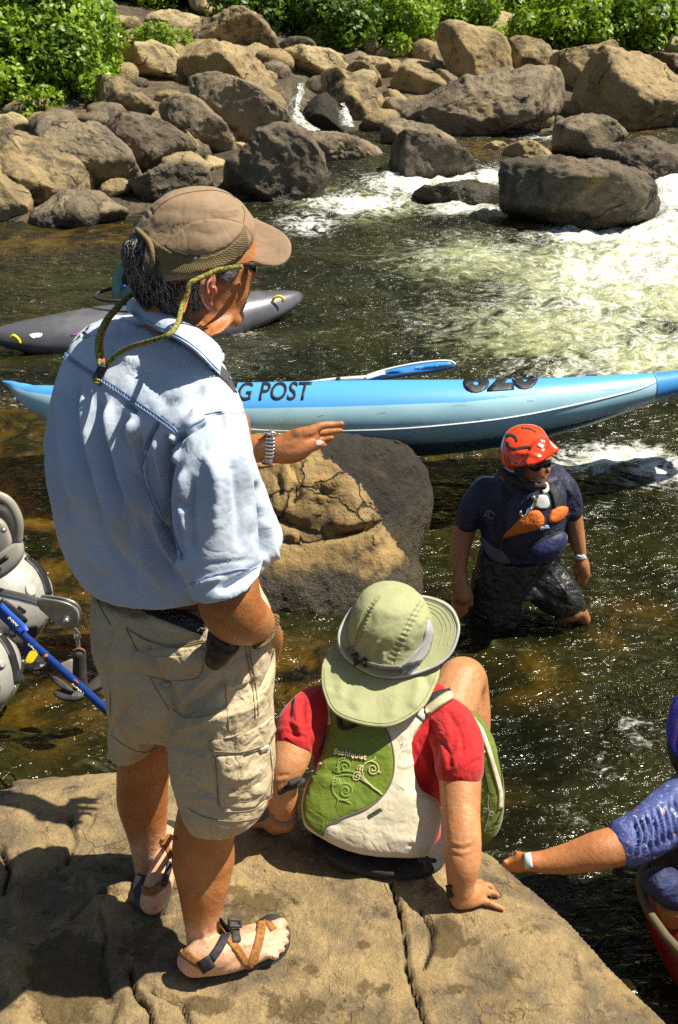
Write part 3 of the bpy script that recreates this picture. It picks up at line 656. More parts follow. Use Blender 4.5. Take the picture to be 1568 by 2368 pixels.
 (Q2('440,240 480,300 500,340 450,330 430,290'), 'narrow brown stone beside the tall leaning boulder', R_GREY, 0),
]
for i, (o, lb, m, z) in enumerate(RK):
    wd = max(p[0] for p in o)-min(p[0] for p in o)
    boulder(o, lb, m, seed=i*3+1, sub=6 if wd > 200 else 5 if wd > 90 else 4, na=.085, tilt=20+(i*7) % 14)
# little cobbles filling the gaps
rs = np.random.RandomState(5); cob = []
for k in range(3):
    v, f = ico(3); v = v*np.array([1, .8, .6]); v = v+.35*v*fbm(v, 1.1, 3, 30+k)[:, None]+normals(v, f)*(.12*fbm(v, 2.5, 2, 40+k, True))[:, None]
    cob.append(v)
zones = [(60, 240, 640, 540, 34), (780, 130, 1290, 330, 44), (120, 60, 460, 200, 26), (1290, 100, 1560, 290, 12), (380, 60, 640, 240, 20), (560, 130, 790, 300, 10)]
cm = {}; n = 0
for x0, y0, x1, y1, cnt in zones:
    for _ in range(cnt):
        P = ground_at(rs.uniform(x0, x1), rs.uniform(y0, y1)); k = rs.randint(3); mt = rs.randint(3)
        if P[2] < zw(P[1])+.02: continue
        if (k, mt) not in cm:
            o = obj('cobble', (cob[k], ico(3)[1]), [R_TAN, R_PALE, R_GREY][mt], org=(0, 0, -.3)); cm[(k, mt)] = o
        else:
            o = cm[(k, mt)].copy(); COL.objects.link(o)
        s = rs.uniform(.10, .40); o.scale = (s, s, s); o.location = (P[0], P[1], P[2]-.05); o.rotation_euler = (rs.uniform(-.3, .3), rs.uniform(-.3, .3), rs.uniform(0, 6))
        tag(o, ['tan', 'pale', 'grey brown'][mt]+' cobble wedged in a gap between the far bank boulders', 'cobble', 'cobbles between the far bank boulders'); n += 1
# ---------------------------------------------------------------- greenery
def leaves(centers, radii, per, size, seed, flat=.75):
    r = np.random.RandomState(seed); V_ = []; F_ = []
    for c, rad in zip(centers, radii):
        m = int(per*rad**2) if per > 50 else per
        d = r.randn(m, 3); d /= np.linalg.norm(d, axis=1)[:, None]; d *= (rad*r.uniform(.55, 1.08, m)**.6)[:, None]; d[:, 2] *= flat
        p = c+d; nrm = d/rad+r.randn(m, 3)*.55+np.array([0, 0, .5]); nrm /= np.linalg.norm(nrm, axis=1)[:, None]
        a = np.cross(nrm, r.randn(m, 3)); a /= np.linalg.norm(a, axis=1)[:, None]; b = np.cross(nrm, a)
        s = size*r.uniform(.6, 1.35, m)[:, None]; base = len(V_)*0
        q = np.stack([p-a*s*.6, p+b*s*.32-nrm*s*.08, p+a*s*.6-nrm*s*.1, p-b*s*.32-nrm*s*.08], 1)
        V_.append(q.reshape(-1, 3))
    v = np.vstack(V_); f = [(4*i, 4*i+1, 4*i+2, 4*i+3) for i in range(len(v)//4)]
    return v, f
def bush(px, Y, w, h, d, n, size, seed, label, mat, per=420, cat='bush', group='bushes on the far bank', z0=None, name='bush', cr_=(.22, .34)):
    """px column, distance, half width, height, half depth in metres"""
    r = np.random.RandomState(seed); X = (px-CX)/FP*(Y*FW[1]+1.0); z = float(landz(X, Y)) if z0 is None else z0
    C = []; R = []
    for _ in range(n):
        a = r.uniform(0, 6.28); q = r.uniform(0, 1)**.5; hz = r.uniform(.12, 1)
        k = math.sqrt(max(1-(hz*.95)**2.2, .08)); C.append((X+w*q*k*math.cos(a), Y+d*q*k*math.sin(a), z+h*hz*.9)); R.append(h*r.uniform(*cr_))
    C = np.array(C); t = thing(name, label, cat, (X, Y, z), group)
    st = []
    for c in C[::2]:
        st.append(tube([(X+(c[0]-X)*.15, Y+(c[1]-Y)*.15, z-.15, .03*h), ((X*.6+c[0]*.4), (Y*.6+c[1]*.4), z+(c[2]-z)*.5, .02*h), (c[0], c[1], c[2], .008*h)], 3, 5))
    obj('branches', merge(st), BARK, t)
    obj('foliage', leaves(C, R, per, size, seed), mat, t, smooth=False)
    return t
def copy_tree(o, loc, rz, sc, label=None):
    c = o.copy(); COL.objects.link(c); c.location = loc; c.rotation_euler = (0, 0, rz); c.scale = (sc, sc, sc)
    if label: c['label'] = label
    for ch in o.children:
        k = ch.copy(); COL.objects.link(k); k.parent = c
    return c
bush(80, 18.5, 1.2, 2.0, .9, 60, .10, 1, 'big bright leafy bush at the left frame edge above the pitted boulders', LEAF, per=1500)
bush(10, 17.6, .9, 1.3, .7, 30, .10, 2, 'lower leafy bush at the left frame edge', LEAF, per=1500)
bush(60, 22, 1.7, 2.0, 1.0, 40, .12, 3, 'leafy bush in the top left corner', LEAF, per=1000)
bush(185, 17.5, .55, 1.0, .5, 26, .085, 4, 'small leafy bush spilling over the rocks right of the big left bush', LEAF, per=1900)
bush(100, 16.2, .40, .45, .3, 12, .07, 5, 'low yellow green shrub under the big left bush', LEAF, per=2300)
bush(365, 19.8, .40, .70, .3, 12, .075, 6, 'round fern tuft growing among the boulders', LEAF, per=2300, name='fern', cat='fern')
bush(430, 20.2, .15, .55, .15, 5, .07, 7, 'narrow fern sprig right of the round fern tuft', LEAF, per=2300, name='fern', cat='fern')
lab = ['wide bright bush along the top of the bank', 'dark green bush behind the far boulders', 'pale green bush on the slope above the stones']
protos = [bush(700, 25.6, 1.8, 1.7, 1.1, 46, .14, 21, 'dark dense bush in the middle of the top edge', LEAF2, per=800), bush(1000, 26, 1.8, 1.6, 1.1, 46, .14, 22, 'bright bush left of the highest tan boulder', LEAF, per=800),
          bush(1370, 25.6, 1.7, 1.5, 1.1, 42, .13, 23, 'yellow green bush above the enormous rugged boulder', LEAF, per=900)]
pos = [(330, 27, 1, 1.1), (470, 28, 2, 1.1), (580, 26.5, 0, .9), (640, 24.6, 0, .8), (770, 24.2, 0, .8), (860, 25, 1, .9), (940, 24.2, 2, .75), (1040, 25.0, 2, .7), (1130, 28, 1, 1.2), (1260, 28, 2, 1.1), (1310, 24.2, 1, .75), (1430, 25, 1, .9), (1510, 24.2, 2, .75), (1590, 26, 0, 1.2), (700, 30, 1, 1.3), (1400, 30, 0, 1.3),
       (1200, 31, 0, 1.2), (950, 31, 0, 1.3), (560, 31.5, 1, 1.3), (230, 30, 1, 1.2), (100, 29, 0, 1.2), (-60, 26, 1, 1.2), (-200, 24, 2, 1.2), (1700, 26, 1, 1.2), (410, 31.5, 0, 1.3), (1560, 31, 1, 1.4)]
for i, (x, Y, k, s) in enumerate(pos):
    X = (x-CX)/FP*(Y*FW[1]+1.0)
    side = ['left of', 'behind', 'right of', 'above'][i % 4]
    copy_tree(protos[k], (X, Y, float(landz(X, Y))-.05), i*1.3, s, ['dark dense', 'bright green', 'yellow green'][k]+' bush on the far bank, number '+str(i+1)+' of the background row' if False else None)
n0 = ['near the top left corner', 'right of the pale wedge rock', 'above the thin pale ledge', 'left of the dark middle bush', 'right of the dark middle bush', 'above the far pale slabs', 'above the thin upright stone', 'left of the tall leaning boulder', 'behind the highest boulder', 'right of the highest boulder', 'above the square pitted boulder', 'above the right rugged boulder', 'right above the enormous boulder', 'in the top right corner', 'at the top edge over the middle', 'at the top edge over the right boulders',
      'on the slope over the highest boulder', 'on the slope over the upright stone', 'on the slope over the mottled boulder', 'on the slope over the left outcrop', 'on the slope over the left corner', 'outside the left corner', 'beyond the left frame edge', 'beyond the right frame edge', 'on the slope over the pale ledge', 'on the slope over the right corner']
bs_ = [o for o in COL.objects if o.name.startswith('bush.') and o.parent is None and o.get('group')]
cp = bs_[-26:]
for o, s_ in zip(sorted([o for o in COL.objects if o.type == 'EMPTY' and o.get('category') == 'bush'], key=lambda q: q.name)[-26:], n0): o['label'] = 'leafy green bush '+s_
r = np.random.RandomState(77); C = []; R = []
for _ in range(520):
    Y = 31.5+22*r.uniform()**1.2; X = r.uniform(-1, 1)*(.50*Y+4); C.append((X, Y, float(landz(X, Y))+r.uniform(.2, 1.6))); R.append(r.uniform(.7, 1.5))
tag(obj('woodland', leaves(np.array(C), R, 90, .30, 9), LEAF2, smooth=False), kind='stuff', label='dense green wood covering the far hillside', cat='woodland')
# ---------------------------------------------------------------- rock in the middle of the river
MIDO = [(470, 1120), (540, 1055), (620, 1038), (700, 1036), (780, 1040), (870, 1050), (935, 1062), (975, 1095), (995, 1145), (1000, 1195), (980, 1240), (962, 1290), (964, 1350), (945, 1415), (880, 1460), (800, 1490), (700, 1515), (600, 1520), (520, 1500), (460, 1400), (440, 1250)]
def midfn(v, N):
    x, y, d = proj(v)
    for pts, w_, a in [([(590, 1180), (700, 1222), (800, 1232), (880, 1212)], 9, -.05), ([(590, 1245), (680, 1255), (760, 1245), (870, 1222)], 7, -.045), ([(675, 1075), (690, 1110), (680, 1160)], 6, -.03), ([(640, 1100), (650, 1140)], 5, -.02), ([(770, 1120), (760, 1160), (740, 1190)], 6, -.02),
                       ([(745, 1135), (752, 1139)], 8, -.03), ([(730, 1160), (735, 1165)], 8, -.03)]:
        q, fr = seg_dist(x, y, pts); v = v+N*(a*np.exp(-(q/w_)**2))[:, None]
    return v
# waterfall
def fallsheet(L, R_, Y0, Y1, seed):
    a = cr(L, 8); b = cr(R_, 8); G = []; n = len(a)
    for i in range(n):
        t_ = i/(n-1); Yv = Y0+(Y1-Y0)*t_**1.6; G.append([V(a[i][0]+(b[i][0]-a[i][0])*s, a[i][1]+(b[i][1]-a[i][1])*s, Yv-.12*math.sin(math.pi*s)) for s in np.linspace(0, 1, 14)])
    v = np.array(G).reshape(-1, 3); v += normals(v, [(0, 1, 14)])*0; v[:, 1] += .12*fbm(v, 3, 3, seed); v[:, 0] += .05*fbm(v, 6, 2, seed+3)
    return v, [(i*14+j, i*14+j+1, (i+1)*14+j+1, (i+1)*14+j) for i in range(n-1) for j in range(13)]
wf_ = merge([fallsheet([(672, 190), (678, 215), (668, 245), (662, 275), (656, 300)], [(706, 192), (702, 215), (694, 240), (700, 272), (742, 302)], 17.6, 16.4, 1), fallsheet([(776, 240), (784, 262), (786, 292)], [(800, 236), (808, 262), (822, 294)], 17.2, 16.4, 5)])
wd_ = np.full(len(wf_[0]), .47)
tag(obj('waterfall_water', wf_, W_MAT, colr={'foam': wd_, 'aer': np.full(len(wd_), .2), 'shallow': np.full(len(wd_), .3)}), kind='structure')
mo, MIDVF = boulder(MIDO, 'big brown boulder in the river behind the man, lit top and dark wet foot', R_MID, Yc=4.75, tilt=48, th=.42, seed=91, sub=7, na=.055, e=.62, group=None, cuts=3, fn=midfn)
mo.data.materials.append(R_WET_SHADE); X_, Y_, _ = proj(MIDVF[0]); cxm = np.array([[X_[list(q)].mean(), Y_[list(q)].mean()] for q in MIDVF[1]]); cxm += 7*np.c_[pn(np.c_[cxm/14, cxm[:, 0]*0], 3), pn(np.c_[cxm/14, cxm[:, 0]*0], 7)]
mo.data.polygons.foreach_set('material_index', (cxm[:, 0] > np.interp(cxm[:, 1], [1030, 1060, 1090, 1120, 1160, 1200, 1235, 1300, 1360], [735, 752, 800, 835, 862, 882, 900, 950, 1100])).astype(np.int32)); mo.data.update()  # right of the curve: boat's shadow over wet stone, put into the colour
# ---------------------------------------------------------------- foreground slab
ZS = .58
edge = [(-700, 1830), (-250, 1808), (0, 1786), (22, 1766), (100, 1757), (200, 1747), (270, 1742), (420, 1740), (560, 1775), (640, 1830), (760, 1868), (900, 1890), (1040, 1900), (1130, 1932), (1170, 1965), (1216, 2002), (1272, 2052), (1330, 2104), (1396, 2170), (1466, 2240), (1536, 2306), (1650, 2410), (1760, 2520), (1950, 2800)]
E = [Z(x, y, ZS)[:2] for x, y in edge]; E = cr(E, 4).tolist()+[[2.1, .25], [2.1, -1.2], [-3.2, -1.2], [-3.2, 1.9]]
gx = np.arange(-1.75, 1.35, .0072); gy = np.arange(.6, 2.9, .0072); GX, GY = np.meshgrid(gx, gy); X = GX.ravel(); Yq = GY.ravel()
dd, _ = seg_dist(X, Yq, E+[E[0]]); ins = inpoly(X, Yq, E); dd = np.where(ins, dd, -dd)
def slab_z(X, Yq, dd):
    P = np.c_[X, Yq, np.zeros(len(X))]
    z = np.full(len(X), ZS)+.016*fbm(P, 1.6, 3, 2)+.016*fbm(P, 5, 5, 3, True)+.004*abs(fbm(P, 15, 3, 6))+.0035*fbm(P, 34, 3, 4)
    z -= .075*np.exp(-np.maximum(dd, 0)/.10)
    out = np.maximum(-dd, 0); z -= out*4.5*(1+.1*fbm(P, 6, 3, 9)) 
    px, py, _ = proj(np.c_[X, Yq, np.full(len(X), ZS)]); ck = np.zeros(len(X))
    for pts, w_, a, c in [([(905, 2040), (925, 2110), (938, 2180), (940, 2240), (958, 2300), (985, 2380)], 4.5, .028, 1), ([(972, 2105), (1000, 2150), (996, 2200), (980, 2245)], 5, .02, .9), ([(955, 2110), (985, 2140)], 30, .008, 0), ([(300, 2245), (312, 2300), (345, 2335), (350, 2380)], 5, .035, .9),
                          ([(160, 1890), (175, 1945), (150, 1990)], 6, .018, .6), ([(215, 1880), (200, 1915)], 6, .02, .5), ([(0, 1960), (20, 2010), (5, 2060)], 7, .03, .8), ([(250, 2060), (330, 2100), (420, 2120)], 6, .015, .5), ([(350, 2290), (420, 2330), (440, 2380)], 5, .02, .7), ([(160, 2110), (210, 2060), (300, 2070)], 5, .012, .5),
                          ([(560, 2020), (640, 2060), (700, 2110)], 4, .006, .4), ([(830, 2110), (850, 2150)], 3, .005, .5), ([(1050, 2240), (1150, 2290)], 4, .006, .3), ([(100, 1960), (180, 2000), (260, 2010), (330, 2040)], 9, .016, .3), ([(230, 2100), (245, 2160), (235, 2230), (250, 2300)], 8, .02, .3)]:
        q, fr = seg_dist(px, py, pts); q = q+4*fbm(P, 22, 3, 7); g = np.exp(-(q/w_)**2); z -= a*g; ck = np.maximum(ck, c*g)
    q, fr = seg_dist(px, py, [(130, 2080), (140, 2200), (160, 2300), (150, 2400)]); pud = sstep(105, 70, q+55*fbm(P, 5, 4, 11)); z -= .024*pud
    z += .012*sstep(0, 1, pxb(px, py, [(400, 2330, 90, 60, 1)]))*0
    z += .03*sstep(-6, 6, fbm(P, 3, 2, 5)*10+(px-250)/60)*0
    return z, ck, px, py
pxb = pxblob
z, ck, px, py = slab_z(X, Yq, dd)
stn = 2.3*pxblob(px, py, [(1030, 2170, 42, 48, .62), (590, 2100, 110, 60, .30), (700, 2340, 130, 50, .30), (860, 2290, 60, 30, .25), (480, 2330, 60, 30, .4), (1100, 2180, 40, 25, .22), (1060, 2190, 20, 12, .4), (990, 2060, 30, 20, .3), (150, 2250, 110, 130, .45), (340, 2180, 120, 90, .25), (1180, 2260, 60, 20, .25), (1060, 2290, 60, 25, .3), (1150, 2060, 14, 10, .5), (540, 2060, 40, 20, .3), (840, 2190, 26, 14, .3), (720, 2250, 30, 16, .3)])
nx, ny = len(gx), len(gy); keep = dd > -.26
F = [(j*nx+i, j*nx+i+1, (j+1)*nx+i+1, (j+1)*nx+i) for j in range(ny-1) for i in range(nx-1) if keep[j*nx+i] or keep[(j+1)*nx+i+1]]
SLV = np.c_[X, Yq, z]
used = np.unique(np.array(F).ravel()); mp = -np.ones(len(X), int); mp[used] = np.arange(len(used)); F = (mp[np.array(F)]).tolist(); SLV = SLV[used]
sl_ = obj('rock_ledge', (SLV, F), R_SLAB, org=(0, 1.8, .58), colr={'stain': stn[used], 'crack': ck[used]}); tag(sl_, 'broad sunlit tan rock ledge the man stands on and the woman sits on', 'rock')
SLAB = Surf((SLV, F))
def slab_at(x, y): return SLAB.hit(x, y)[0]
PUD = NT('puddle_water'); _n = PUD.bump(PUD.noise(9, 2), .1, .01)
_d = PUD.N('BsdfDiffuse', {'Color': PUD.mix(PUD.ramp(PUD.noise(7, 6, .65), .35, .7), (.08, .05, .015), (.30, .20, .08))}); _t = PUD.N('BsdfTransparent', {'Color': (.75, .6, .35)})
_m = PUD.N('MixShader', {'Fac': .55, 1: _t.outputs[0], 2: _d.outputs[0]}); _gg = PUD.N('BsdfGlossy', {'Roughness': .03, 'Normal': _n}); _f = PUD.N('Fresnel', {'IOR': 1.33})
_m2 = PUD.N('MixShader', {'Fac': _f.outputs[0], 1: _m.outputs[0], 2: _gg.outputs[0]}); PUD.l.new(_m2.outputs[0], PUD.out.inputs[0])
pv = [Z(x, y, ZS-.026) for x, y in [(-60, 2060), (120, 2040), (240, 2060), (310, 2160), (310, 2260), (300, 2480), (-60, 2480)]]
tag(obj('puddle', (np.array(pv), [tuple(range(len(pv)-1, -1, -1))]), PUD.m), kind='structure')
# ================================================================ the man in the cap
SK = skin('skin_tanned', (.45, .185, .060), (.35, .13, .038), pale=(.66, .40, .25))
SHIRT = M('shirt_cloth', (.50, .57, .66), (.42, .49, .59), vs=5, rough=.9, bump=(260, .25, .001), bump2=(18, .5, .010), weave=0, sheen=.1, mottle=None)
SHIRTW = SHIRT
KHAKI = M('khaki_cloth', (.53, .43, .27), (.47, .375, .23), vs=7, rough=.92, bump=(300, .25, .001), bump2=(20, .8, .014), weave=0)
CAPM = M('cap_cloth', (.30, .20, .12), (.26, .175, .10), vs=9, rough=.85, bump=(300, .3, .001), bump2=(26, .5, .006))
CAPB = M('cap_mesh', (.20, .145, .06), (.165, .12, .05), vs=9, rough=.9, bump=(300, .3, .001), weave=95)
SEAM = M('thread', (.24, .34, .50), rough=.9); SEAMK = M('khaki_thread', (.27, .21, .13), rough=.9); SEAMC = M('cap_thread', (.12, .08, .04), rough=.9)
BLK = M('black_webbing', (.012, .012, .014), (.03, .03, .033), vs=60, rough=.75, bump=(220, .5, .001)); RUB = M('black_rubber', (.03, .028, .026), (.055, .05, .045), vs=25, rough=.65)
STRAP = M('sandal_strap', (.38, .16, .03), (.20, .08, .02), vs=120, rough=.8, weave=220)
HAIR = M('dark_hair', (.035, .028, .024), (.10, .085, .075), vs=60, rough=.55, bump=(120, .9, .004)); GREYH = M('grey_hair', (.42, .38, .34), rough=.5); DKH = M('brown_hair', (.03, .022, .018), rough=.5)
STEEL = M('steel', (.72, .70, .66), rough=.22, metal=1, bump=None)
GLASS = M('dark_lens', (.008, .008, .01), rough=.08, bump=None, coat=.6)
CORD = M('cord_green', (.085, .10, .02), (.33, .28, .045), vs=190, rough=.8, bump=(260, .6, .0015), vr=(.42, .58)); CORDO = M('cord_orange', (.62, .12, .02), rough=.8)
YEL = M('yellow_print', (.75, .6, .05), rough=.6, bump=None); NAIL = M('nail', (.66, .42, .34), rough=.3, bump=None)
man = thing('person', 'man in tan cap and pale blue shirt standing on the ledge, hand on hip', 'person', Z(500, 2200, ZS))
Yh = 2.05
LEAN = lambda x, y: .10*float(sstep(810, 700, y)*sstep(240, 320, x))
fz = lambda x, y, z: Z(x, y, z)
def limbz(pts, **k): return tube([list(p[:3])+list(p[3:]) for p in pts], **k)
# --- skin: head, neck, arms, hands, legs, feet in one surface
head = rows([row((352, 470), 2.06, (560, 480), 2.06, .15), row((322, 530), 2.06, (586, 535), 2.06, .17), row((312, 580), 2.06, (593, 590), 2.04, .175), row((311, 622), 2.06, (590, 622), 2.03, .175),
             row((314, 655), 2.06, (582, 652), 2.02, .165), row((322, 690), 2.07, (578, 684), 2.01, .155), row((338, 715), 2.07, (562, 716), 2.0, .14), row((372, 738), 2.07, (546, 742), 1.99, .125), row((420, 755), 2.05, (532, 763), 1.98, .10), row((462, 770), 2.02, (512, 775), 1.98, .06)], 6, 40, 2.2)
nose = limb([(584, 612, 2.03, 6), (593, 632, 2.04, 7), (584, 644, 2.04, 7)], 4, 10)
lips = limb([(562, 690, 2.06, 8), (567, 700, 2.06, 6), (560, 712, 2.06, 7)], 3, 10)
chin = limb([(540, 742, 2.02, 18), (552, 733, 2.08, 16)], 2, 10)
neck = limb([(430, 660, 2.08, 84), (414, 735, 2.09, 86), (412, 775, 2.13, 76), (410, 830, 2.12, 70)], 4, 24)
trunk = rows([row((340, 850), 2.16, (480, 890), 2.04, .08), row((200, 860), 2.26, (540, 960), 1.93, .2), row((150, 1000), 2.25, (560, 1080), 1.93, .24), row((160, 1200), 2.22, (590, 1220), 1.96, .27), row((225, 1380), 2.15, (600, 1390), 1.99, .24), row((250, 1520), 2.14, (600, 1520), 2.0, .24)], 4, 32)
armR = limb([(515, 990, 1.90, 66), (508, 1180, 1.84, 68), (525, 1330, 1.79, 72), (530, 1385, 1.78, 74), (545, 1418, 1.80, 71), (575, 1436, 1.86, 58), (602, 1450, 1.94, 42), (618, 1462, 2.0, 33), (622, 1480, 2.05, 34), (618, 1510, 2.09, 30)], 6, 24)
elbow = limb([(508, 1405, 1.77, 36), (545, 1450, 1.80, 38)], 2, 14)
thR = limb([(622, 1455, 2.0, 14), (634, 1446, 2.04, 9), (636, 1430, 2.05, 8)], 3, 8)
armL = limb([(210, 850, 2.36, 62), (330, 960, 2.5, 56), (440, 1020, 2.52, 48), (520, 1035, 2.50, 42), (590, 1038, 2.46, 33), (622, 1040, 2.44, 30)], 5, 20)
Yf = 2.42
hand = [limb([(615, 1040, 2.44, 30), (640, 1040, Yf, 32), (672, 1035, Yf, 38), (700, 1021, Yf, 35), (722, 1006, Yf, 20)], 5, 20),
        limb([(690, 1004, Yf-.01, 16), (715, 997, Yf-.01, 13), (745, 984, Yf, 10.5), (772, 982, Yf+.01, 9.5), (791, 980, Yf+.01, 8)], 5, 12),     # index
        limb([(700, 1004, Yf+.03, 15), (728, 1001, Yf+.03, 12), (757, 1000, Yf+.03, 9.5), (780, 997, Yf+.03, 8.5), (789, 995, Yf+.03, 7)], 5, 12),  # middle
        limb([(700, 1012, Yf+.05, 14), (724, 1014, Yf+.055, 10), (748, 1018, Yf+.055, 9), (767, 1012, Yf+.055, 7)], 5, 12),
        limb([(690, 1022, Yf+.065, 12), (722, 1026, Yf+.07, 9), (750, 1029, Yf+.07, 7.5)], 5, 12),
        limb([(664, 1046, Yf-.02, 22), (695, 1046, Yf-.03, 17), (718, 1035, Yf-.035, 13), (736, 1029, Yf-.035, 12), (744, 1027, Yf-.035, 10.5)], 5, 14)]
legR = [limb([(512, 1560, 1.98, 96), (515, 1750, 1.95, 88), (490, 1860, 1.93, 76), (472, 1930, 1.925, 71), (470, 1990, 1.92, 73), (470, 2040, 1.90, 62), (468, 2100, 1.885, 48), (470, 2150, 1.875, 41), (474, 2190, 1.87, 42)], 6, 24)]
def ft(x, y, h, r): return list(Z(x, y, ZS+h))+[r]
h0 = .032
legR += [tube([ft(438, 2222, .062, .030), ft(462, 2212, .075, .036), ft(500, 2205, .082, .038), ft(545, 2190, .070, .036), ft(590, 2182, .056, .034), ft(622, 2174, .048, .028)], 5, 18),
         tube([ft(448, 2228, .058, .032), ft(520, 2222, .056, .030), ft(575, 2208, .052, .027), ft(612, 2200, .048, .020)], 5, 18),
         tube([ft(520, 2185, .058, .030), ft(580, 2165, .056, .028), ft(625, 2150, .050, .022)], 5, 18)]
for (x0, y0, x1, y1, r) in [(620, 2146, 656, 2136, .0145), (622, 2162, 664, 2158, .0105), (620, 2176, 663, 2177, .0100), (616, 2190, 654, 2195, .0095), (606, 2204, 640, 2212, .0090)]:
    legR.append(tube([ft(x0-20, y0+4, .048, r*1.3), ft(x0, y0+3, .052, r*1.15), ft((x0+x1)/2, (y0+y1)/2, .054, r), ft(x1-4, y1, .045, r*1.08), ft(x1, y1+1, .043, r*.8)], 4, 12))
ankle = [limb([(505, 2180, 1.86, 20), (508, 2186, 1.86, 14)], 1, 10)]
Yl = 2.16
zl = ZS-.005
legL = [limb([(340, 1560, 2.14, 92), (338, 1720, 2.16, 68), (330, 1800, 2.165, 60), (330, 1860, 2.17, 58), (340, 1930, 2.17, 45), (345, 1990, 2.165, 37), (350, 2030, 2.16, 36)], 6, 24)]
def fl(x, y, h, r): return list(Z(x, y, zl+h))+[r]
legL += [tube([fl(352, 2085, .065, .032), fl(362, 2060, .085, .036), fl(375, 2020, .075, .036), fl(388, 1985, .060, .036), fl(396, 1955, .050, .032)], 5, 18)]
for (x0, y0, x1, y1, r) in [(384, 1958, 382, 1916, .0135), (394, 1956, 392, 1918, .0105), (402, 1958, 402, 1924, .010), (410, 1964, 411, 1932, .009), (418, 1972, 420, 1942, .009)]:
    legL.append(tube([fl(x0, y0+8, .046, r*1.25), fl(x0, y0, .050, r), fl((x0+x1)/2, (y0+y1)/2, .052, r), fl(x1, y1, .044, r)], 4, 12))
sv, sf = fuse([head, nose, lips, chin, neck, trunk, armR, elbow, thR, armL]+hand+legR+ankle+legL, .0042, 5)
# jaw, cheek, neck creases, knuckles, tendons
sv, sf = folds((sv, sf), [([(470, 770), (500, 735), (512, 700)], 8, .004), ([(440, 720), (470, 745), (490, 775)], 3, -.003), ([(425, 700), (450, 740), (465, 770)], 3, -.002), ([(548, 690), (545, 720)], 6, -.002), ([(560, 660), (535, 655)], 8, .004),
    ([(505, 1400), (520, 1412)], 10, .004), ([(490, 1425), (520, 1440), (548, 1462)], 5, -.003), ([(470, 2150), (475, 2185)], 6, .003), ([(520, 2180), (580, 2160), (620, 2150)], 5, .003), ([(520, 2195), (590, 2180)], 5, .0025),
    ([(700, 1008), (735, 998)], 4, .0015), ([(660, 1022), (690, 1010)], 4, -.002), ([(712, 1042), (716, 1032)], 2.5, -.0015), ([(722, 1038), (724, 1028)], 2.5, -.0012), ([(520, 1990), (505, 2080)], 10, .002)])
body = obj('body', (sv, sf), SK, man, colr={'pale': .9*sstep(ZS+.19, ZS+.10, sv[:, 2]+.02*fbm(sv, 20, 2, 3))})
BS = Surf((sv, sf))
# ear
ear = rings([R_ for R_ in [np.array([V(x, y, Y) for x, y in P]) for P, Y in []]]) if False else None
eo = cr([(494, 628), (478, 630), (467, 646), (462, 668), (467, 690), (478, 708), (488, 717), (494, 706), (490, 690), (496, 668), (500, 645)], 4, closed=True)
Ye = 1.925
ep = [limb([(488, 634, Ye+.01, 5), (474, 640, Ye-.004, 6), (466, 660, Ye-.012, 6.5), (468, 684, Ye-.012, 6), (477, 703, Ye-.006, 7), (486, 711, Ye, 8)], 5, 10), limb([(492, 640, Ye+.012, 4), (480, 656, Ye, 4), (480, 676, Ye, 4), (488, 690, Ye+.008, 5)], 4, 8),
      inflate(eo, Ye+.012, 0, .006), limb([(494, 668, Ye+.004, 5), (496, 680, Ye+.004, 5)], 2, 8), limb([(482, 670, Ye+.03, 22), (486, 670, Ye+.06, 26)], 2, 12)]
EARM = skin('skin_ear', (.50, .20, .11), (.44, .15, .08))
obj('ear', fuse(ep, .0022, 3), EARM, man)
# nails
nl = []
for x, y, w_ in [(737, 1023, 6)]: nl.append(patch(BS, [(x-w_, y-3), (x+w_, y-6), (x+w_+1, y+5), (x-w_+2, y+7)], .0012, 2))
for x, y in [(650, 2132), (660, 2156), (659, 2175), (650, 2193), (636, 2210)]: nl.append(patch(BS, [(x-5, y-3), (x+4, y-3), (x+4, y+3), (x-5, y+3)], .001, 2))
pieces('nail', nl, NAIL, man)
# --- hair
hv, hf = fuse([rows([row((310, 520), 2.07, (430, 540), 2.05, .175), row((284, 570), 2.08, (455, 590), 2.05, .188), row((287, 606), 2.08, (472, 622), 2.05, .190), row((299, 635), 2.08, (470, 645), 2.05, .182), row((309, 664), 2.08, (455, 668), 2.06, .170), row((324, 688), 2.08, (444, 690), 2.07, .158), row((348, 702), 2.08, (430, 712), 2.08, .14)], 5, 36, 2.2)], .004, 3)
hv, hf = ndisp((hv, hf), 30, .006, 3, 2, (1, 1, .35), True)
hair = obj('hair', (hv, hf), HAIR, man); HS = Surf((hv, hf), (sv, sf))
side = patch(BS, [(503, 632), (530, 624), (552, 622), (545, 640), (528, 652), (512, 645)], .003, 4, noise=.004)
rs = np.random.RandomState(4)
def strands(S, regs, n, ln, mat, w=.0007, sd=1, name='hair_strands', lift=.004):
    r = np.random.RandomState(sd); parts = []
    while len(parts) < n:
        x0, y0, x1, y1, dx, dy = regs[r.randint(len(regs))]
        x, y = r.uniform(x0, x1), r.uniform(y0, y1); a = r.uniform(-.5, .5); L = ln*r.uniform(.5, 1.3)
        ex, ey = dx*math.cos(a)-dy*math.sin(a), dx*math.sin(a)+dy*math.cos(a); pts = []
        for t_ in (0, .5, 1):
            h = S.hit(x+ex*L*t_, y+ey*L*t_); pts.append(h[0]+h[1]*(.0012+lift*t_*r.uniform(.3, 1)))
        parts.append(tube([list(p)+[w*(1-.6*i/2)] for i, p in enumerate(pts)], 1, 3, caps=False))
    return merge(parts)
reg = [(292, 552, 335, 600, -.2, 1), (296, 600, 330, 640, .1, 1), (312, 635, 380, 690, .35, .9), (350, 645, 440, 700, .6, .7), (370, 690, 420, 712, .5, .8), (440, 640, 462, 700, .2, 1)]
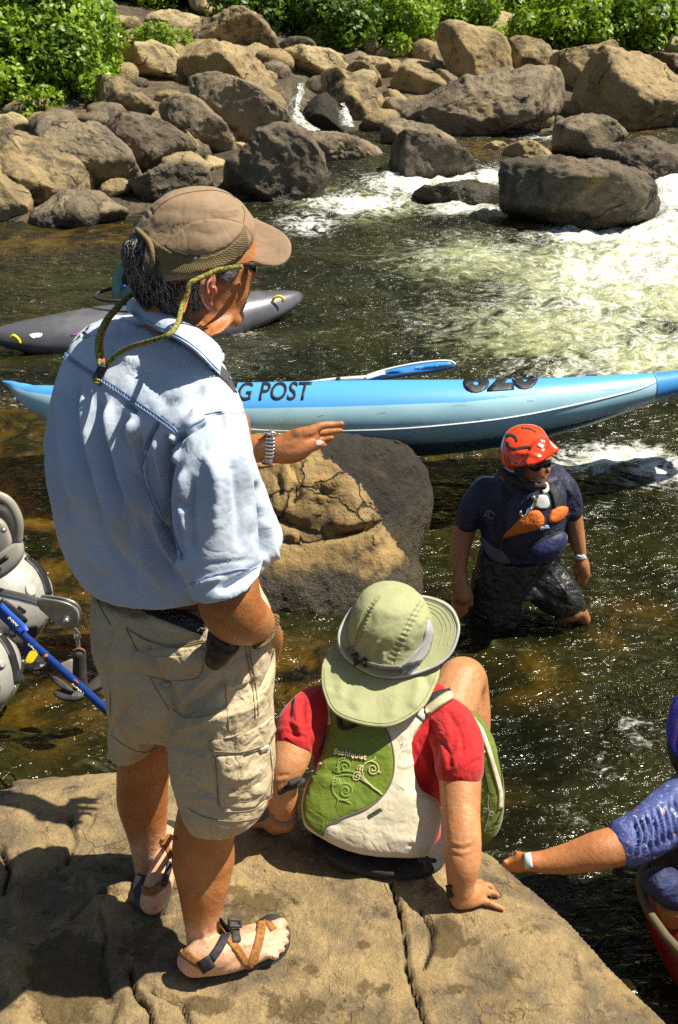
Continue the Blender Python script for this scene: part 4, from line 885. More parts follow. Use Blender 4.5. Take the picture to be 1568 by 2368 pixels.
obj('dark_strands', strands(HS, reg, 900, 26, DKH, .0010, 1), DKH, hair); obj('grey_strands', strands(HS, reg, 520, 24, GREYH, .0007, 2, lift=.006), GREYH, hair)
sb = obj('sideburn', merge([side, strands(BS, [(505, 628, 545, 640, -.2, 1)], 120, 16, GREYH, .0006, 3)]), HAIR, hair)
obj('grey_sideburn', strands(BS, [(505, 628, 545, 642, -.3, 1), (446, 690, 462, 720, .1, 1)], 130, 14, GREYH, .0006, 5), GREYH, hair)
# --- cap
cv, cf = fuse([rows([row((425, 436), 2.06, (500, 437), 2.05, .06), row((385, 447), 2.06, (530, 452), 2.05, .13), row((350, 470), 2.07, (556, 474), 2.05, .175), row((328, 497), 2.07, (574, 496), 2.05, .20), row((312, 524), 2.07, (590, 520), 2.045, .213), row((303, 550), 2.07, (591, 548), 2.04, .218), row((316, 578), 2.06, (585, 570), 2.04, .218), row((336, 606), 2.05, (572, 590), 2.03, .214), row((350, 632), 2.04, (556, 600), 2.03, .20)], 6, 44, 2.25)], .004, 3)
cst = [([(400+12*i, 520-10*math.sin(i*.7)+i), (392+12*i, 548-8*math.sin(i*.6))], 4, -.0022) for i in range(12)]
cst += [([(420+13*i, 600-2.0*i), (424+13*i, 588-2.4*i)], 3.5, -.002) for i in range(10)]+[([(530, 470), (500, 482), (470, 490)], 7, .002), ([(560, 500), (520, 505), (480, 503)], 5, -.0025), ([(556, 484), (530, 488), (500, 490)], 4, .002), ([(345, 480), (355, 497)], 4, -.003), ([(332, 492), (343, 507)], 4, -.003), ([(350, 515), (420, 500)], 14, .002)]
cv, cf = folds((cv, cf), cst); cv, cf = ndisp((cv, cf), 18, .0022, 3, 6)
cap = obj('cap', (cv, cf), CAPM, man); CS = Surf((cv, cf))
obj('side_panel', patch(CS, [(381, 569), (400, 545), (440, 517), (480, 506), (520, 506), (550, 514), (566, 522), (552, 546), (520, 574), (480, 590), (440, 591), (405, 582)], .0012, 7, noise=.002), CAPM, cap)
band = patch(CS, [(347, 585), (330, 560), (316, 534), (300, 541), (322, 555), (345, 590), (352, 628), (362, 633), (400, 635), (445, 633), (495, 623), (530, 610), (560, 592), (576, 566), (566, 522), (553, 548), (520, 577), (480, 593), (440, 594), (400, 585), (372, 566), (345, 548)][2:], .0016, 6, smooth=False)
obj('mesh_band', band, CAPB, cap)
sm = [([(381, 569), (400, 545), (440, 517), (480, 506), (520, 506), (550, 514), (566, 522)], .0011), ([(315, 518), (345, 548), (381, 569), (430, 588), (480, 591), (520, 576), (553, 548), (566, 522)], .0013), ([(560, 477), (566, 495), (562, 522), (556, 590)], .001), ([(566, 522), (593, 566), (556, 598)], .0009), ([(352, 496), (380, 468), (430, 447), (500, 441), (545, 456)], .0011)]
obj('seams', merge([cord(CS, p, r_, n=6) for p, r_ in sm]), SEAMC, cap)
obj('cap_strap', merge([limb([(318, 532, 2.0, 7), (346, 562, 1.95, 7), (352, 600, 1.94, 7), (348, 625, 1.96, 6)], 4, 8), limb([(338, 588, 1.97, 5), (350, 604, 1.96, 6), (353, 625, 1.97, 5)], 3, 6)]), CAPB, cap)
obj('bill', inflate([(582, 512), (605, 516), (635, 529), (660, 546), (673, 567), (672, 592), (658, 612), (636, 620), (610, 617), (580, 606), (560, 601), (556, 560)], 2.06, 52, .006, .55, 5, bend=1.2), CAPM, cap)
BI = Surf(inflate([(582, 512), (605, 516), (635, 529), (660, 546), (673, 567), (672, 592), (658, 612), (636, 620), (610, 617), (580, 606), (560, 601), (556, 560)], 2.06, 52, .006, .55, 5, bend=1.2))
# --- sunglasses and cord
sg = thing('sunglasses', None, None, V(575, 618, 2.0)); sg.parent = man; sg.location = Vector(V(575, 618, 2.0))-orig(man)
obj('temple_arm', limb([(520, 620, 1.925, 4.5), (560, 613, 1.94, 5), (582, 612, 1.975, 6)], 3, 8), GLASS, sg)
obj('lens', inflate([(572, 606), (590, 604), (594, 618), (590, 634), (580, 630), (573, 618)], 1.99, 0, .010), GLASS, sg)
def curve(pts, r, n=6): return tube([list(V(x, y, Y))+[r*pm(y, Y)*(1 if len(q) == 0 else q[0])] for x, y, Y, *q in pts], n, 12)
cordp = [(556, 616, 1.925), (520, 622, 1.915), (500, 626, 1.912), (470, 640, 1.90), (440, 655, 1.885), (432, 680, 1.88), (424, 700, 1.875), (418, 720, 1.86), (410, 750, 1.835), (388, 775, 1.83), (350, 789, 1.87), (310, 800, 1.93), (275, 818, 1.98), (250, 842, 2.0), (236, 862, 2.01)]
cl = thing('eyewear_cord', None, None, V(236, 860, 2.0)); cl.parent = man; cl.location = Vector(V(236, 860, 2.0))-orig(man)
obj('cord', curve(cordp, 6.5), CORD, cl)
obj('cord', curve([(234, 862, 2.01), (230, 835, 2.03), (226, 805, 2.06), (230, 775, 2.08), (246, 740, 2.11), (270, 712, 2.12), (296, 688, 2.12), (318, 670, 2.11)], 7), CORD, cl)
pieces('orange_edge', ([curve([(240, 840, 2.025), (236, 800, 2.065), (240, 772, 2.085), (256, 738, 2.115), (280, 710, 2.125)], 3), curve([(440, 668, 1.89), (431, 700, 1.885), (424, 722, 1.87)], 3.2)]), CORDO, cl)
obj('slider', merge([curve([(240, 846, 2.0), (232, 868, 2.0)], 9, 2)]+[curve([(247-2*i, 850+4*i, 1.99), (229-2*i, 846+4*i, 1.99)], 2.4, 1) for i in range(5)]), RUB, cl)
# --- shirt
torso = rows([row((305, 722), 2.20, (478, 800), 2.0, .10), row((262, 728), 2.26, (505, 860), 1.93, .15), row((215, 732), 2.32, (530, 905), 1.90, .20), row((165, 765), 2.33, (552, 950), 1.87, .25), row((134, 825), 2.32, (566, 1000), 1.86, .29), row((112, 900), 2.30, (578, 1060), 1.88, .31), row((101, 976), 2.27, (588, 1110), 1.90, .33), row((103, 1050), 2.25, (602, 1150), 1.92, .35), row((114, 1110), 2.24, (618, 1185), 1.94, .36), row((131, 1187), 2.22, (634, 1230), 1.96, .37), row((142, 1225), 2.20, (648, 1255), 1.97, .37),
              row((158, 1258), 2.18, (656, 1280), 1.97, .37), row((182, 1292), 2.16, (640, 1308), 1.97, .36), row((212, 1312), 2.12, (600, 1322), 1.98, .34), row((245, 1320), 2.11, (560, 1328), 1.99, .30)], 6, 56, 2.2)
slv = rows([row((420, 880), 2.0, (540, 905), 1.92, .08), row((425, 940), 1.92, (562, 945), 1.87, .16), row((420, 1005), 1.86, (575, 990), 1.83, .18), row((402, 1070), 1.83, (584, 1060), 1.81, .19), row((394, 1140), 1.82, (590, 1140), 1.80, .19), row((400, 1215), 1.80, (597, 1220), 1.79, .19), row((416, 1290), 1.79, (603, 1290), 1.78, .19), row((428, 1325), 1.78, (607, 1305), 1.77, .19), row((434, 1352), 1.775, (611, 1318), 1.77, .195)], 6, 44, 2.2)
slL = limb([(235, 840, 2.36, 56), (300, 900, 2.50, 70), (400, 980, 2.55, 66), (470, 1010, 2.53, 56)], 4, 18)
tv, tf = fuse([torso, slv, slL], .0048, 6)
F_ = []
# long drapes below the yoke (ridge, valley pairs), leaning like the photo's
for x, y, x2, y2, x3, y3, a, w_ in [(150, 850, 150, 1000, 190, 1200, .012, 11), (176, 865, 180, 1000, 230, 1230, -.013, 10), (200, 880, 215, 1020, 290, 1290, .013, 11), (228, 900, 245, 1040, 330, 1320, -.014, 10), (255, 915, 265, 1010, 330, 1240, .012, 10), (285, 940, 300, 1050, 360, 1240, -.013, 9), (312, 960, 300, 1040, 330, 1120, .011, 9), (322, 1000, 318, 1060, 350, 1160, -.012, 8),
                            (130, 900, 118, 1050, 165, 1230, -.008, 12), (380, 1000, 400, 1060, 395, 1110, -.012, 7), (392, 1000, 412, 1040, 408, 1080, .009, 6), (360, 1010, 368, 1060, 380, 1120, .009, 7), (250, 1100, 300, 1230, 380, 1370, .010, 13), (210, 1150, 250, 1260, 320, 1350, -.010, 12), (180, 1180, 200, 1250, 250, 1330, .008, 12), (300, 1150, 350, 1260, 420, 1350, -.011, 11), (340, 1170, 390, 1270, 430, 1330, .010, 9)]:
    F_.append(([(x, y), (x2, y2), (x3, y3)], w_, a))
F_ += [([(334, 1040), (334, 1112), (374, 1209), (418, 1290)], 7, -.02), ([(346, 1030), (348, 1110), (386, 1200), (428, 1275)], 6, .012), ([(400, 1010), (388, 1070), (388, 1130), (398, 1210), (424, 1300)], 8, -.024), ([(367, 972), (345, 1010), (334, 1050)], 6, -.012),
       ([(475, 972), (430, 1000), (402, 1040), (392, 1080)], 5, -.010), ([(410, 930), (440, 900)], 9, .006), ([(425, 955), (460, 910), (470, 890)], 7, -.008), ([(440, 960), (475, 925)], 6, .006), ([(600, 1170), (600, 1230), (612, 1290)], 7, -.014), ([(592, 1110), (598, 1180), (596, 1260)], 8, -.016), ([(612, 1200), (625, 1260), (640, 1300)], 7, .008),
       ([(430, 1080), (420, 1160), (440, 1250)], 9, .007), ([(450, 1100), (440, 1200), (450, 1290)], 9, -.007), ([(470, 1040), (500, 1120), (490, 1250)], 16, .006), ([(560, 1020), (575, 1130), (580, 1240)], 10, .006), ([(540, 1060), (552, 1180), (556, 1280)], 9, -.005), ([(415, 1150), (432, 1180)], 6, -.008), ([(445, 1310), (520, 1300), (600, 1295)], 3, -.002),
       ([(200, 770), (260, 800), (330, 860)], 12, .004), ([(300, 840), (360, 900), (400, 960)], 9, -.004), ([(230, 760), (260, 762), (290, 750)], 7, -.005), ([(500, 940), (520, 960), (530, 1000)], 8, .005), ([(620, 1300), (560, 1340), (500, 1370)], 8, -.008),
       ([(286, 925), (300, 940), (318, 955)], 4, -.012), ([(440, 1360), (470, 1345), (520, 1335)], 6, .004)]
F_ = [(q[0], q[1], q[2]*1.7) for q in F_]
tv, tf = folds((tv, tf), F_); tv, tf = ndisp((tv, tf), 7, .006, 3, 3, (1, 1, .45)); tv, tf = ndisp((tv, tf), 30, .0018, 3, 8)
shirt = obj('shirt', (tv, tf), SHIRT, man); SS = Surf((tv, tf))
yoke = [(136, 812), (175, 838), (220, 868), (308, 926), (396, 988), (418, 1014)]
obj('yoke_panel', patch(SS, [(136, 812), (175, 838), (220, 868), (308, 926), (396, 986), (418, 1010), (440, 985), (475, 966), (520, 956), (560, 958), (548, 915), (500, 868), (440, 810), (370, 770), (290, 742), (215, 736), (172, 752), (146, 785)], .002, 9, smooth=False, noise=.003), SHIRT, shirt)
sml = []
for p, o_ in [(yoke, -5), (yoke, 5)]: sml.append(cord(SS, [(x, y+o_) for x, y in p], .0011, .0022))
sml += [cord(SS, p, .001, .002) for p in [[(475, 969), (432, 992), (404, 1030), (393, 1080), (391, 1130), (400, 1215), (422, 1295)], [(475, 960), (520, 952), (563, 956)], [(430, 1357), (480, 1333), (540, 1318), (606, 1312)], [(367, 972), (342, 1010), (333, 1050), (334, 1112), (372, 1209), (416, 1292)], [(373, 975), (349, 1012), (340, 1050), (341, 1112), (379, 1207), (422, 1286)]]]
r = np.random.RandomState(8)
pr = cr(yoke, 14)
for i in range(len(pr)-1):
    x, y = pr[i]; sml.append(cord(SS, [(x, y-5), (x+1.5, y+5)], .0009, .002, step=3))
obj('stitching', merge(sml), SEAM, shirt)
# collar
cin = [(304, 693, 2.17), (330, 706, 2.09), (372, 724, 2.02), (410, 742, 1.985), (445, 758, 1.975), (478, 780, 1.97), (505, 803, 2.0), (522, 828, 2.03)]
cout = [(291, 716, 2.165), (318, 738, 2.08), (352, 757, 1.99), (392, 775, 1.935), (432, 798, 1.91), (464, 824, 1.90), (488, 850, 1.91), (508, 870, 1.93)]
ci, co_ = cr(cin, 5), cr(cout, 5); R_ = []
for a, b in zip(ci, co_):
    A = V(*a[:3]); B = V(*b[:3]); m_ = (A+B)/2+np.array([0, -.006, .012]); q = [A+(0, .012, .002), A+(0, -.002, .006), (A+m_)/2+(0, -.003, .005), m_, (B+m_)/2+(0, -.002, .003), B, B+(0, .004, -.004), m_+(0, .01, -.010), (A+m_)/2+(0, .016, -.012)]
    R_.append(np.array(q))
cvf = rings(R_); cfu = fuse([cvf], .003, 2); cfu = ndisp(cfu, 22, .0018, 2, 4)
col = obj('collar', cfu, SHIRT, shirt); KS = Surf(cfu)
obj('collar_stitching', merge([cord(KS, [(x-1+i*.4, y-9) for i, (x, y, _) in enumerate(cout)], .0009, .001), cord(KS, [(x, y-3) for x, y, _ in cout], .0008, .001)]), SEAM, col)
obj('camera_strap', ribbon(SS, [(496, 850), (520, 872), (548, 905)], 20, .003), M('grey_strap', (.06, .055, .06), rough=.8), man)
obj('cord_tag', patch(SS, [(216, 878), (222, 866), (240, 870), (232, 893)], .004, 4, smooth=False), BLK, cl)
obj('tag_print', merge([lettering(SS, 'MADE IN', 219, 879, 234, 883, 3.2, .0052, sub=0), lettering(SS, 'U.S.A.', 221, 886, 232, 889, 3.2, .0052, sub=0)]), YEL, cl)
# --- watch
WS = Surf((sv, sf))
wt = thing('wrist_watch', None, None, V(622, 1040, 2.43)); wt.parent = man; wt.location = Vector(V(622, 1040, 2.43))-orig(man)
lk = []
for i in range(9):
    t_ = i/8; x = 626-6*t_+3*math.sin(t_*3); y = 1009+62*t_; lk.append(patch(WS, [(x-9, y-3.2), (x+10, y-2.4), (x+9.5, y+2.9), (x-9.5, y+2.2)], .0055, 3, smooth=False))
obj('bracelet_link', merge(lk), STEEL, wt)
obj('watch_case', merge([limb([(625, 1006, 2.45, 17, .45), (626, 1003, 2.43, 17, .45)], 1, 20), limb([(608, 1003, 2.44, 3), (645, 1004, 2.44, 3)], 1, 8)]), STEEL, wt)
obj('clasp', patch(WS, [(607, 1062), (630, 1064), (627, 1078), (607, 1076)], .007, 3, smooth=False), STEEL, wt)
# --- paracord bracelet
pb = []
for i in range(15):
    t_ = i/14; x = 590+45*math.sin(t_*1.5)+3; y = 1494-14*t_-58*t_*t_*.9; Yb = 1.83+.07*t_
    pb.append(blob(V(x, y, Yb), (.0085, .0085, .0065), 2)); pb.append(blob(V(x-3, y-4, Yb-.004), (.0055, .006, .0045), 2))
obj('cord_bracelet', merge(pb), M('bracelet_brown', (.055, .042, .016), (.17, .12, .04), vs=240, rough=.8), man)
# --- shorts
hips = rows([row((212, 1335), 2.13, (590, 1370), 1.98, .30), row((206, 1380), 2.13, (612, 1410), 1.97, .32), row((208, 1430), 2.13, (628, 1445), 1.96, .34), row((220, 1483), 2.13, (638, 1495), 1.96, .35), row((236, 1535), 2.13, (639, 1540), 1.95, .35), row((248, 1580), 2.13, (637, 1590), 1.95, .34), row((262, 1630), 2.12, (630, 1640), 1.96, .30)], 6, 48, 2.25)
lgL = rows([row((244, 1560), 2.16, (430, 1590), 2.08, .28), row((250, 1620), 2.17, (415, 1640), 2.11, .27), row((251, 1660), 2.17, (402, 1670), 2.12, .25), row((252, 1690), 2.17, (393, 1693), 2.13, .24), row((258, 1704), 2.17, (390, 1706), 2.13, .235)], 5, 40, 2.3)
lgR = rows([row((380, 1560), 2.0, (638, 1570), 1.94, .30), row((382, 1640), 1.98, (634, 1640), 1.93, .28), row((387, 1700), 1.97, (635, 1710), 1.92, .27), row((392, 1760), 1.96, (636, 1770), 1.92, .265), row((410, 1815), 1.95, (632, 1820), 1.91, .26), row((422, 1842), 1.95, (628, 1845), 1.91, .25), row((432, 1856), 1.95, (624, 1856), 1.91, .245)], 5, 44, 2.3)
kv, kf = fuse([hips, lgL, lgR], .0048, 5)
F_ = [([(330, 1470), (360, 1550), (400, 1620), (395, 1700)], 12, -.016), ([(300, 1480), (320, 1530), (330, 1580)], 12, -.008), ([(410, 1640), (450, 1590), (500, 1540)], 9, .010), ([(400, 1660), (460, 1630), (530, 1560)], 9, -.010), ([(405, 1690), (470, 1668), (520, 1640)], 9, .008), ([(392, 1720), (440, 1735), (480, 1738)], 9, -.007),
      ([(250, 1640), (300, 1690), (330, 1745)], 9, .007), ([(255, 1690), (280, 1650), (290, 1600)], 10, -.007), ([(290, 1560), (340, 1640), (380, 1700)], 12, .008), ([(570, 1500), (580, 1560), (585, 1610)], 6, -.006), ([(620, 1490), (632, 1530), (605, 1590), (588, 1605)], 5, -.010), ([(590, 1490), (606, 1540), (596, 1590)], 8, .006),
      ([(230, 1400), (250, 1440), (258, 1480)], 8, -.006), ([(215, 1480), (240, 1500), (255, 1490)], 6, -.006), ([(420, 1770), (450, 1800), (480, 1810)], 8, .006), ([(430, 1800), (470, 1830), (500, 1850)], 7, -.006), ([(440, 1850), (480, 1850), (540, 1880)], 6, .005), ([(450, 1690), (480, 1700), (490, 1740)], 8, -.006), ([(520, 1600), (560, 1590), (600, 1570)], 5, -.004), ([(530, 1620), (570, 1610), (620, 1590)], 5, .004), ([(530, 1590), (570, 1575), (600, 1555)], 5, .004),
      ([(510, 1640), (560, 1628), (620, 1604)], 5, -.004), ([(590, 1880), (620, 1850), (628, 1800)], 6, .005), ([(350, 1530), (420, 1560), (470, 1545)], 8, -.006), ([(340, 1420), (400, 1450), (460, 1462)], 10, .006), ([(250, 1550), (265, 1600), (268, 1660)], 7, .006)]
kv, kf = folds((kv, kf), F_); kv, kf = ndisp((kv, kf), 9, .006, 3, 13); kv, kf = ndisp((kv, kf), 34, .0016, 3, 18)
shorts = obj('shorts', (kv, kf), KHAKI, man); TS = Surf((kv, kf))
bp = patch(TS, [(318, 1506), (470, 1500), (468, 1540), (455, 1565), (400, 1572), (345, 1560), (318, 1545)], .003, 8, puff=.004, noise=.003); obj('back_pocket', bp, KHAKI, shorts)
PT = Surf((kv, kf), bp)
obj('pocket_flap', patch(TS, [(317, 1503), (360, 1515), (420, 1516), (473, 1499), (473, 1510), (420, 1526), (360, 1524), (317, 1512)], .006, 5, smooth=False), KHAKI, shorts)
cpk = patch(TS, [(499, 1745), (560, 1744), (622, 1726), (630, 1765), (626, 1840), (590, 1868), (540, 1872), (508, 1866), (503, 1800)], .003, 8, puff=.006, smooth=False, noise=.008, seed=3)
F_c = [([(510, 1770), (560, 1755), (610, 1765)], 5, -.006), ([(515, 1790), (560, 1800), (620, 1775)], 6, .006), ([(505, 1812), (560, 1830), (622, 1800)], 5, -.007), ([(520, 1845), (570, 1825), (615, 1840)], 6, .006), ([(530, 1860), (580, 1855), (610, 1830)], 4, -.005)]
cpk = folds(cpk, F_c); obj('cargo_pocket', cpk, KHAKI, shorts)
fl_ = patch(TS, [(490, 1712), (540, 1700), (590, 1682), (625, 1655), (634, 1690), (612, 1730), (560, 1744), (494, 1742)], .006, 7, smooth=False, noise=.004); obj('cargo_flap', fl_, KHAKI, shorts)
TS2 = Surf((kv, kf), cpk, fl_)
obj('pull_tab', merge([patch(TS, [(374, 1577), (395, 1576), (394, 1587), (374, 1587)], .005, 4, smooth=False), patch(TS2, [(600, 1731), (620, 1721), (618, 1735), (601, 1742)], .004, 4, smooth=False)]), M('grey_tab', (.42, .38, .31), rough=.8), shorts)
ks = [[(292, 1452), (340, 1478), (400, 1492), (470, 1480)], [(296, 1456), (342, 1482), (400, 1496), (470, 1485)], [(560, 1460), (572, 1520), (584, 1580), (590, 1660)], [(568, 1460), (580, 1520), (591, 1580), (597, 1655)], [(520, 1580), (526, 1640), (530, 1690)], [(495, 1712), (545, 1702), (595, 1680), (628, 1655)], [(498, 1737), (555, 1739), (610, 1724)], [(498, 1745), (502, 1800), (508, 1868), (545, 1876), (590, 1870), (628, 1842)], [(624, 1730), (629, 1790), (626, 1842)],
      [(437, 1870), (470, 1888), (520, 1898), (570, 1896), (616, 1882)], [(258, 1700), (300, 1730), (340, 1741), (388, 1742)], [(212, 1360), (230, 1400), (256, 1445)], [(292, 1452), (310, 1490), (330, 1530), (360, 1590), (390, 1640)], [(400, 1640), (430, 1660), (480, 1655), (530, 1640)], [(256, 1600), (256, 1660)], [(318, 1545), (345, 1562), (400, 1574), (456, 1566), (470, 1540)], [(634, 1500), (620, 1545), (592, 1600)]]
obj('seams', merge([cord(TS2, p, .0010, .0012) for p in ks]), SEAMK, shorts)
# belt and loop
belt = thing('belt', None, None, V(400, 1420, 1.9)); belt.parent = man; belt.location = Vector(V(400, 1420, 1.9))-orig(man)
bw = ribbon(TS, [(312, 1382), (350, 1405), (400, 1425), (440, 1440), (474, 1452)], 34, .004); obj('webbing', bw, BLK, belt)
BL = Surf(bw, (kv, kf)); G_ = M('grey_thread', (.16, .16, .15), rough=.8); kn = []
for i in range(7):
    x = 330+22*i; y = 1392+9.2*i; kn += [cord(BL, [(x-8, y+6), (x-2, y-6), (x+10, y-2)], .0009, .001, smooth=False, step=3), cord(BL, [(x-6, y+12), (x+4, y+3), (x+12, y+10), (x+18, y+2)], .0009, .001, smooth=False, step=3), cord(BL, [(x, y+2), (x+6, y+8)], .0009, .001, step=3)]
obj('knot_pattern', merge(kn), G_, belt)
obj('belt_loop', ribbon(TS, [(302, 1372), (300, 1404)], 17, .008), KHAKI, shorts)
# pouch on belt
pch = thing('belt_pouch', None, None, V(510, 1490, 1.85)); pch.parent = man; pch.location = Vector(V(510, 1490, 1.85))-orig(man)
obj('pouch', fuse([inflate([(484, 1450), (500, 1448), (545, 1476), (556, 1490), (545, 1504), (524, 1530), (500, 1540), (478, 1528), (474, 1510)], 1.84, 0, .035, .6)], .004, 3), M('black_leather', (.012, .011, .011), (.03, .028, .026), vs=20, rough=.38, bump=(60, .6, .003)), pch)
obj('clip', merge([limb([(478, 1500, 1.80, 3), (490, 1470, 1.80, 3), (500, 1452, 1.81, 3)], 3, 8), limb([(535, 1490, 1.80, 7), (540, 1492, 1.80, 7)], 1, 10), limb([(560, 1486, 1.85, 6), (590, 1492, 1.87, 5)], 2, 8)]), RUB, pch)
# --- sandals
def sandal(lab, outline, zb, th, straps, S, org, cat=None):
    s = thing('sandal', None, None, org); s.parent = man; s.location = Vector(org)-orig(man)
    P = cr(outline, 6, closed=True); lay = []
    for dz, g in ((0, .93), (.004, 1.0), (th*.45, .985), (th*.6, .97), (th-.006, 1.0), (th, .985)):
        pts = np.array([Z(x, y, zb+.03) for x, y in P]); c = pts.mean(0); q = c+(pts-c)*g; q[:, 2] = zb+dz; lay.append(q)
    obj('sole', rings(lay), RUB, s)
    return s
soleR = [(410, 2216), (414, 2234), (440, 2250), (490, 2250), (540, 2242), (590, 2236), (636, 2218), (664, 2192), (672, 2162), (664, 2134), (645, 2116), (616, 2118), (580, 2142), (530, 2168), (470, 2182), (425, 2192)]
sR = sandal('', soleR, ZS-.004, .034, None, None, Z(500, 2225, ZS))
FS = BS
obj('heel_strap', ribbon(FS, [(418, 2196), (432, 2208), (455, 2224), (470, 2232)], 20, .003), STRAP, sR)
obj('toe_strap', merge([ribbon(FS, [(512, 2146), (530, 2172), (556, 2206), (576, 2236)], 17, .003), ribbon(FS, [(605, 2124), (603, 2150), (592, 2196), (578, 2236)], 19, .0045), ribbon(FS, [(612, 2124), (622, 2136), (632, 2152)], 14, .003)]), STRAP, sR)
obj('ankle_strap', merge([ribbon(FS, [(532, 2134), (524, 2160), (508, 2190), (488, 2218)], 19, .0035), ribbon(FS, [(470, 2216), (484, 2240)], 32, .005)]), BLK, sR)
obj('buckle', merge([limb([(532, 2126, 1.87, 5), (552, 2128, 1.875, 5)], 1, 8), limb([(530, 2140, 1.865, 5), (556, 2142, 1.87, 5)], 1, 8), limb([(530, 2126, 1.868, 4), (530, 2142, 1.864, 4)], 1, 8), limb([(554, 2128, 1.875, 4), (556, 2142, 1.87, 4)], 1, 8), ribbon(FS, [(545, 2142), (545, 2180)], 18, .006)]), RUB, sR)
def sole_surf(outline, zb, th):
    P = cr(outline, 6, closed=True); lay = []
    for dz in (0, th): q = np.array([Z(x, y, zb+.03) for x, y in P]); q[:, 2] = zb+dz; lay.append(q)
    return rings(lay)
SO = Surf(sole_surf(soleR, ZS-.004, .034)); LG = M('logo_grey', (.22, .20, .17), rough=.6)
obj('logo', merge([cord(SO, [(469+13*math.cos(a), 2257+6*math.sin(a)) for a in np.linspace(0, 6.283, 16)], .0007, .0014, n=2, step=2), lettering(SO, 'Chaco', 459, 2260, 480, 2258.5, 6, .0014, sub=0)]), LG, sR)
soleL = [(308, 2045), (312, 2085), (330, 2108), (360, 2112), (385, 2090), (400, 2040), (412, 1990), (425, 1945), (420, 1915), (400, 1898), (380, 1902), (372, 1925), (365, 1960), (345, 2000), (320, 2020)]
sL = sandal('', soleL, zl-.004, .034, None, None, Z(350, 2080, zl))
obj('heel_strap', ribbon(FS, [(318, 2048), (340, 2062), (360, 2058), (384, 2036)], 18, .003), STRAP, sL)
obj('ankle_strap', ribbon(FS, [(376, 2050), (386, 2020), (392, 1995)], 12, .004), BLK, sL)
obj('toe_strap', merge([ribbon(FS, [(372, 1944), (390, 1936), (410, 1940)], 9, .003), ribbon(FS, [(376, 1946), (388, 1962), (396, 1985)], 12, .003)]), STRAP, sL)
LEAN = lambda x, y: 0.
# ================================================================ the seated woman
SKW = skin('skin_woman', (.55, .27, .115), (.46, .20, .075), (.38, .15, .06))
RED = M('red_jersey', (.52, .008, .010), (.42, .006, .008), vs=9, rough=.85, bump=(280, .3, .001), bump2=(20, .8, .010), sheen=.2)
GRN = M('vest_green', (.145, .21, .012), (.115, .17, .010), vs=8, rough=.55, bump=(320, .3, .001), bump2=(24, .6, .010), sheen=.2)
CRM = M('vest_cream', (.66, .60, .44), (.60, .54, .38), vs=7, rough=.8, bump=(320, .25, .001), bump2=(18, .6, .010))
HATG = M('hat_cloth', (.36, .37, .19), (.32, .33, .165), vs=8, rough=.85, bump=(320, .25, .001), bump2=(22, .5, .006))
GREYW = M('grey_trim', (.42, .42, .42), (.36, .36, .36), vs=30, rough=.7, bump=(200, .4, .001)); DGW = M('grey_band', (.22, .21, .19), (.18, .17, .155), vs=60, rough=.8, bump=(200, .4, .001))
PIP = M('piping_grey', (.16, .13, .11), rough=.7); EMB1 = M('thread_green', (.34, .46, .09), rough=.6); EMB2 = M('thread_cream', (.78, .66, .36), rough=.6); DKG = M('thread_dark_green', (.03, .08, .02), rough=.7)
BLKF = M('black_fabric', (.014, .013, .012), (.03, .027, .024), vs=18, rough=.85, bump=(60, .6, .004)); WHT = M('white_fabric', (.75, .75, .74), rough=.7); GOLD = M('gold', (.85, .6, .25), rough=.2, metal=1, bump=None)
wom = thing('person', 'seated woman in a sage green neck-flap hat and red shirt, leaning on one hand', 'person', Z(880, 2000, ZS))
WY = 2.27
LEAN = lambda x, y: .15*min(max((2000-y)/450, 0), 1.15)
sl = lambda x, y, h: [*(slab_at(x, y)+np.array([0, 0, h]))]
trunk = rows([row((850, 1560), 2.36, (950, 1560), 2.36, .12), row((780, 1610), 2.33, (1010, 1630), 2.31, .17), row((745, 1680), 2.31, (1020, 1700), 2.29, .20), row((740, 1760), 2.29, (1010, 1780), 2.28, .21), row((735, 1850), 2.28, (1010, 1860), 2.27, .22), row((730, 1920), 2.29, (1015, 1930), 2.28, .24), row((725, 1960), 2.31, (1020, 1965), 2.30, .25)], 5, 32)
headw = blob(V(905, 1500, 2.34), (.082, .095, .115), 4); neckw = limb([(905, 1560, 2.36, 48), (900, 1620, 2.35, 52)], 2, 16)
aR = limb([(1040, 1660, 2.27, 52), (1060, 1740, 2.20, 55), (1064, 1810, 2.15, 51), (1066, 1880, 2.11, 46), (1070, 1935, 2.08, 44), (1070, 1968, 2.07, 44), (1070, 2000, 2.06, 41), (1066, 2040, 2.05, 33), (1067, 2072, 2.045, 29)], 6, 22)
def hw(x, y, h, r): return sl(x, y, h)+[r]
hd = [tube([list(V(1066, 2066, 2.045))+[.031], hw(1072, 2094, .036, .030), hw(1090, 2086, .030, .028), hw(1110, 2076, .024, .022)], 4, 16), tube([hw(1062, 2098, .028, .026), hw(1085, 2098, .024, .021), hw(1108, 2094, .020, .015)], 3, 14)]
for pts in [[(1106, 2094, .020, .0115), (1126, 2098, .019, .0095), (1146, 2103, .013, .0085), (1163, 2108, .009, .0075)],
            [(1110, 2084, .022, .0115), (1128, 2079, .024, .0095), (1141, 2077, .019, .0088), (1151, 2078, .010, .008)],
            [(1104, 2074, .022, .0115), (1120, 2064, .024, .0095), (1132, 2061, .019, .0088), (1140, 2064, .010, .008)],
            [(1095, 2068, .022, .0110), (1106, 2055, .022, .0095), (1113, 2048, .012, .008)],
            [(1088, 2072, .020, .0120), (1092, 2056, .016, .010), (1097, 2044, .010, .009)]]:
    hd.append(tube([hw(x, y, h, r) for x, y, h, r in pts], 5, 12))
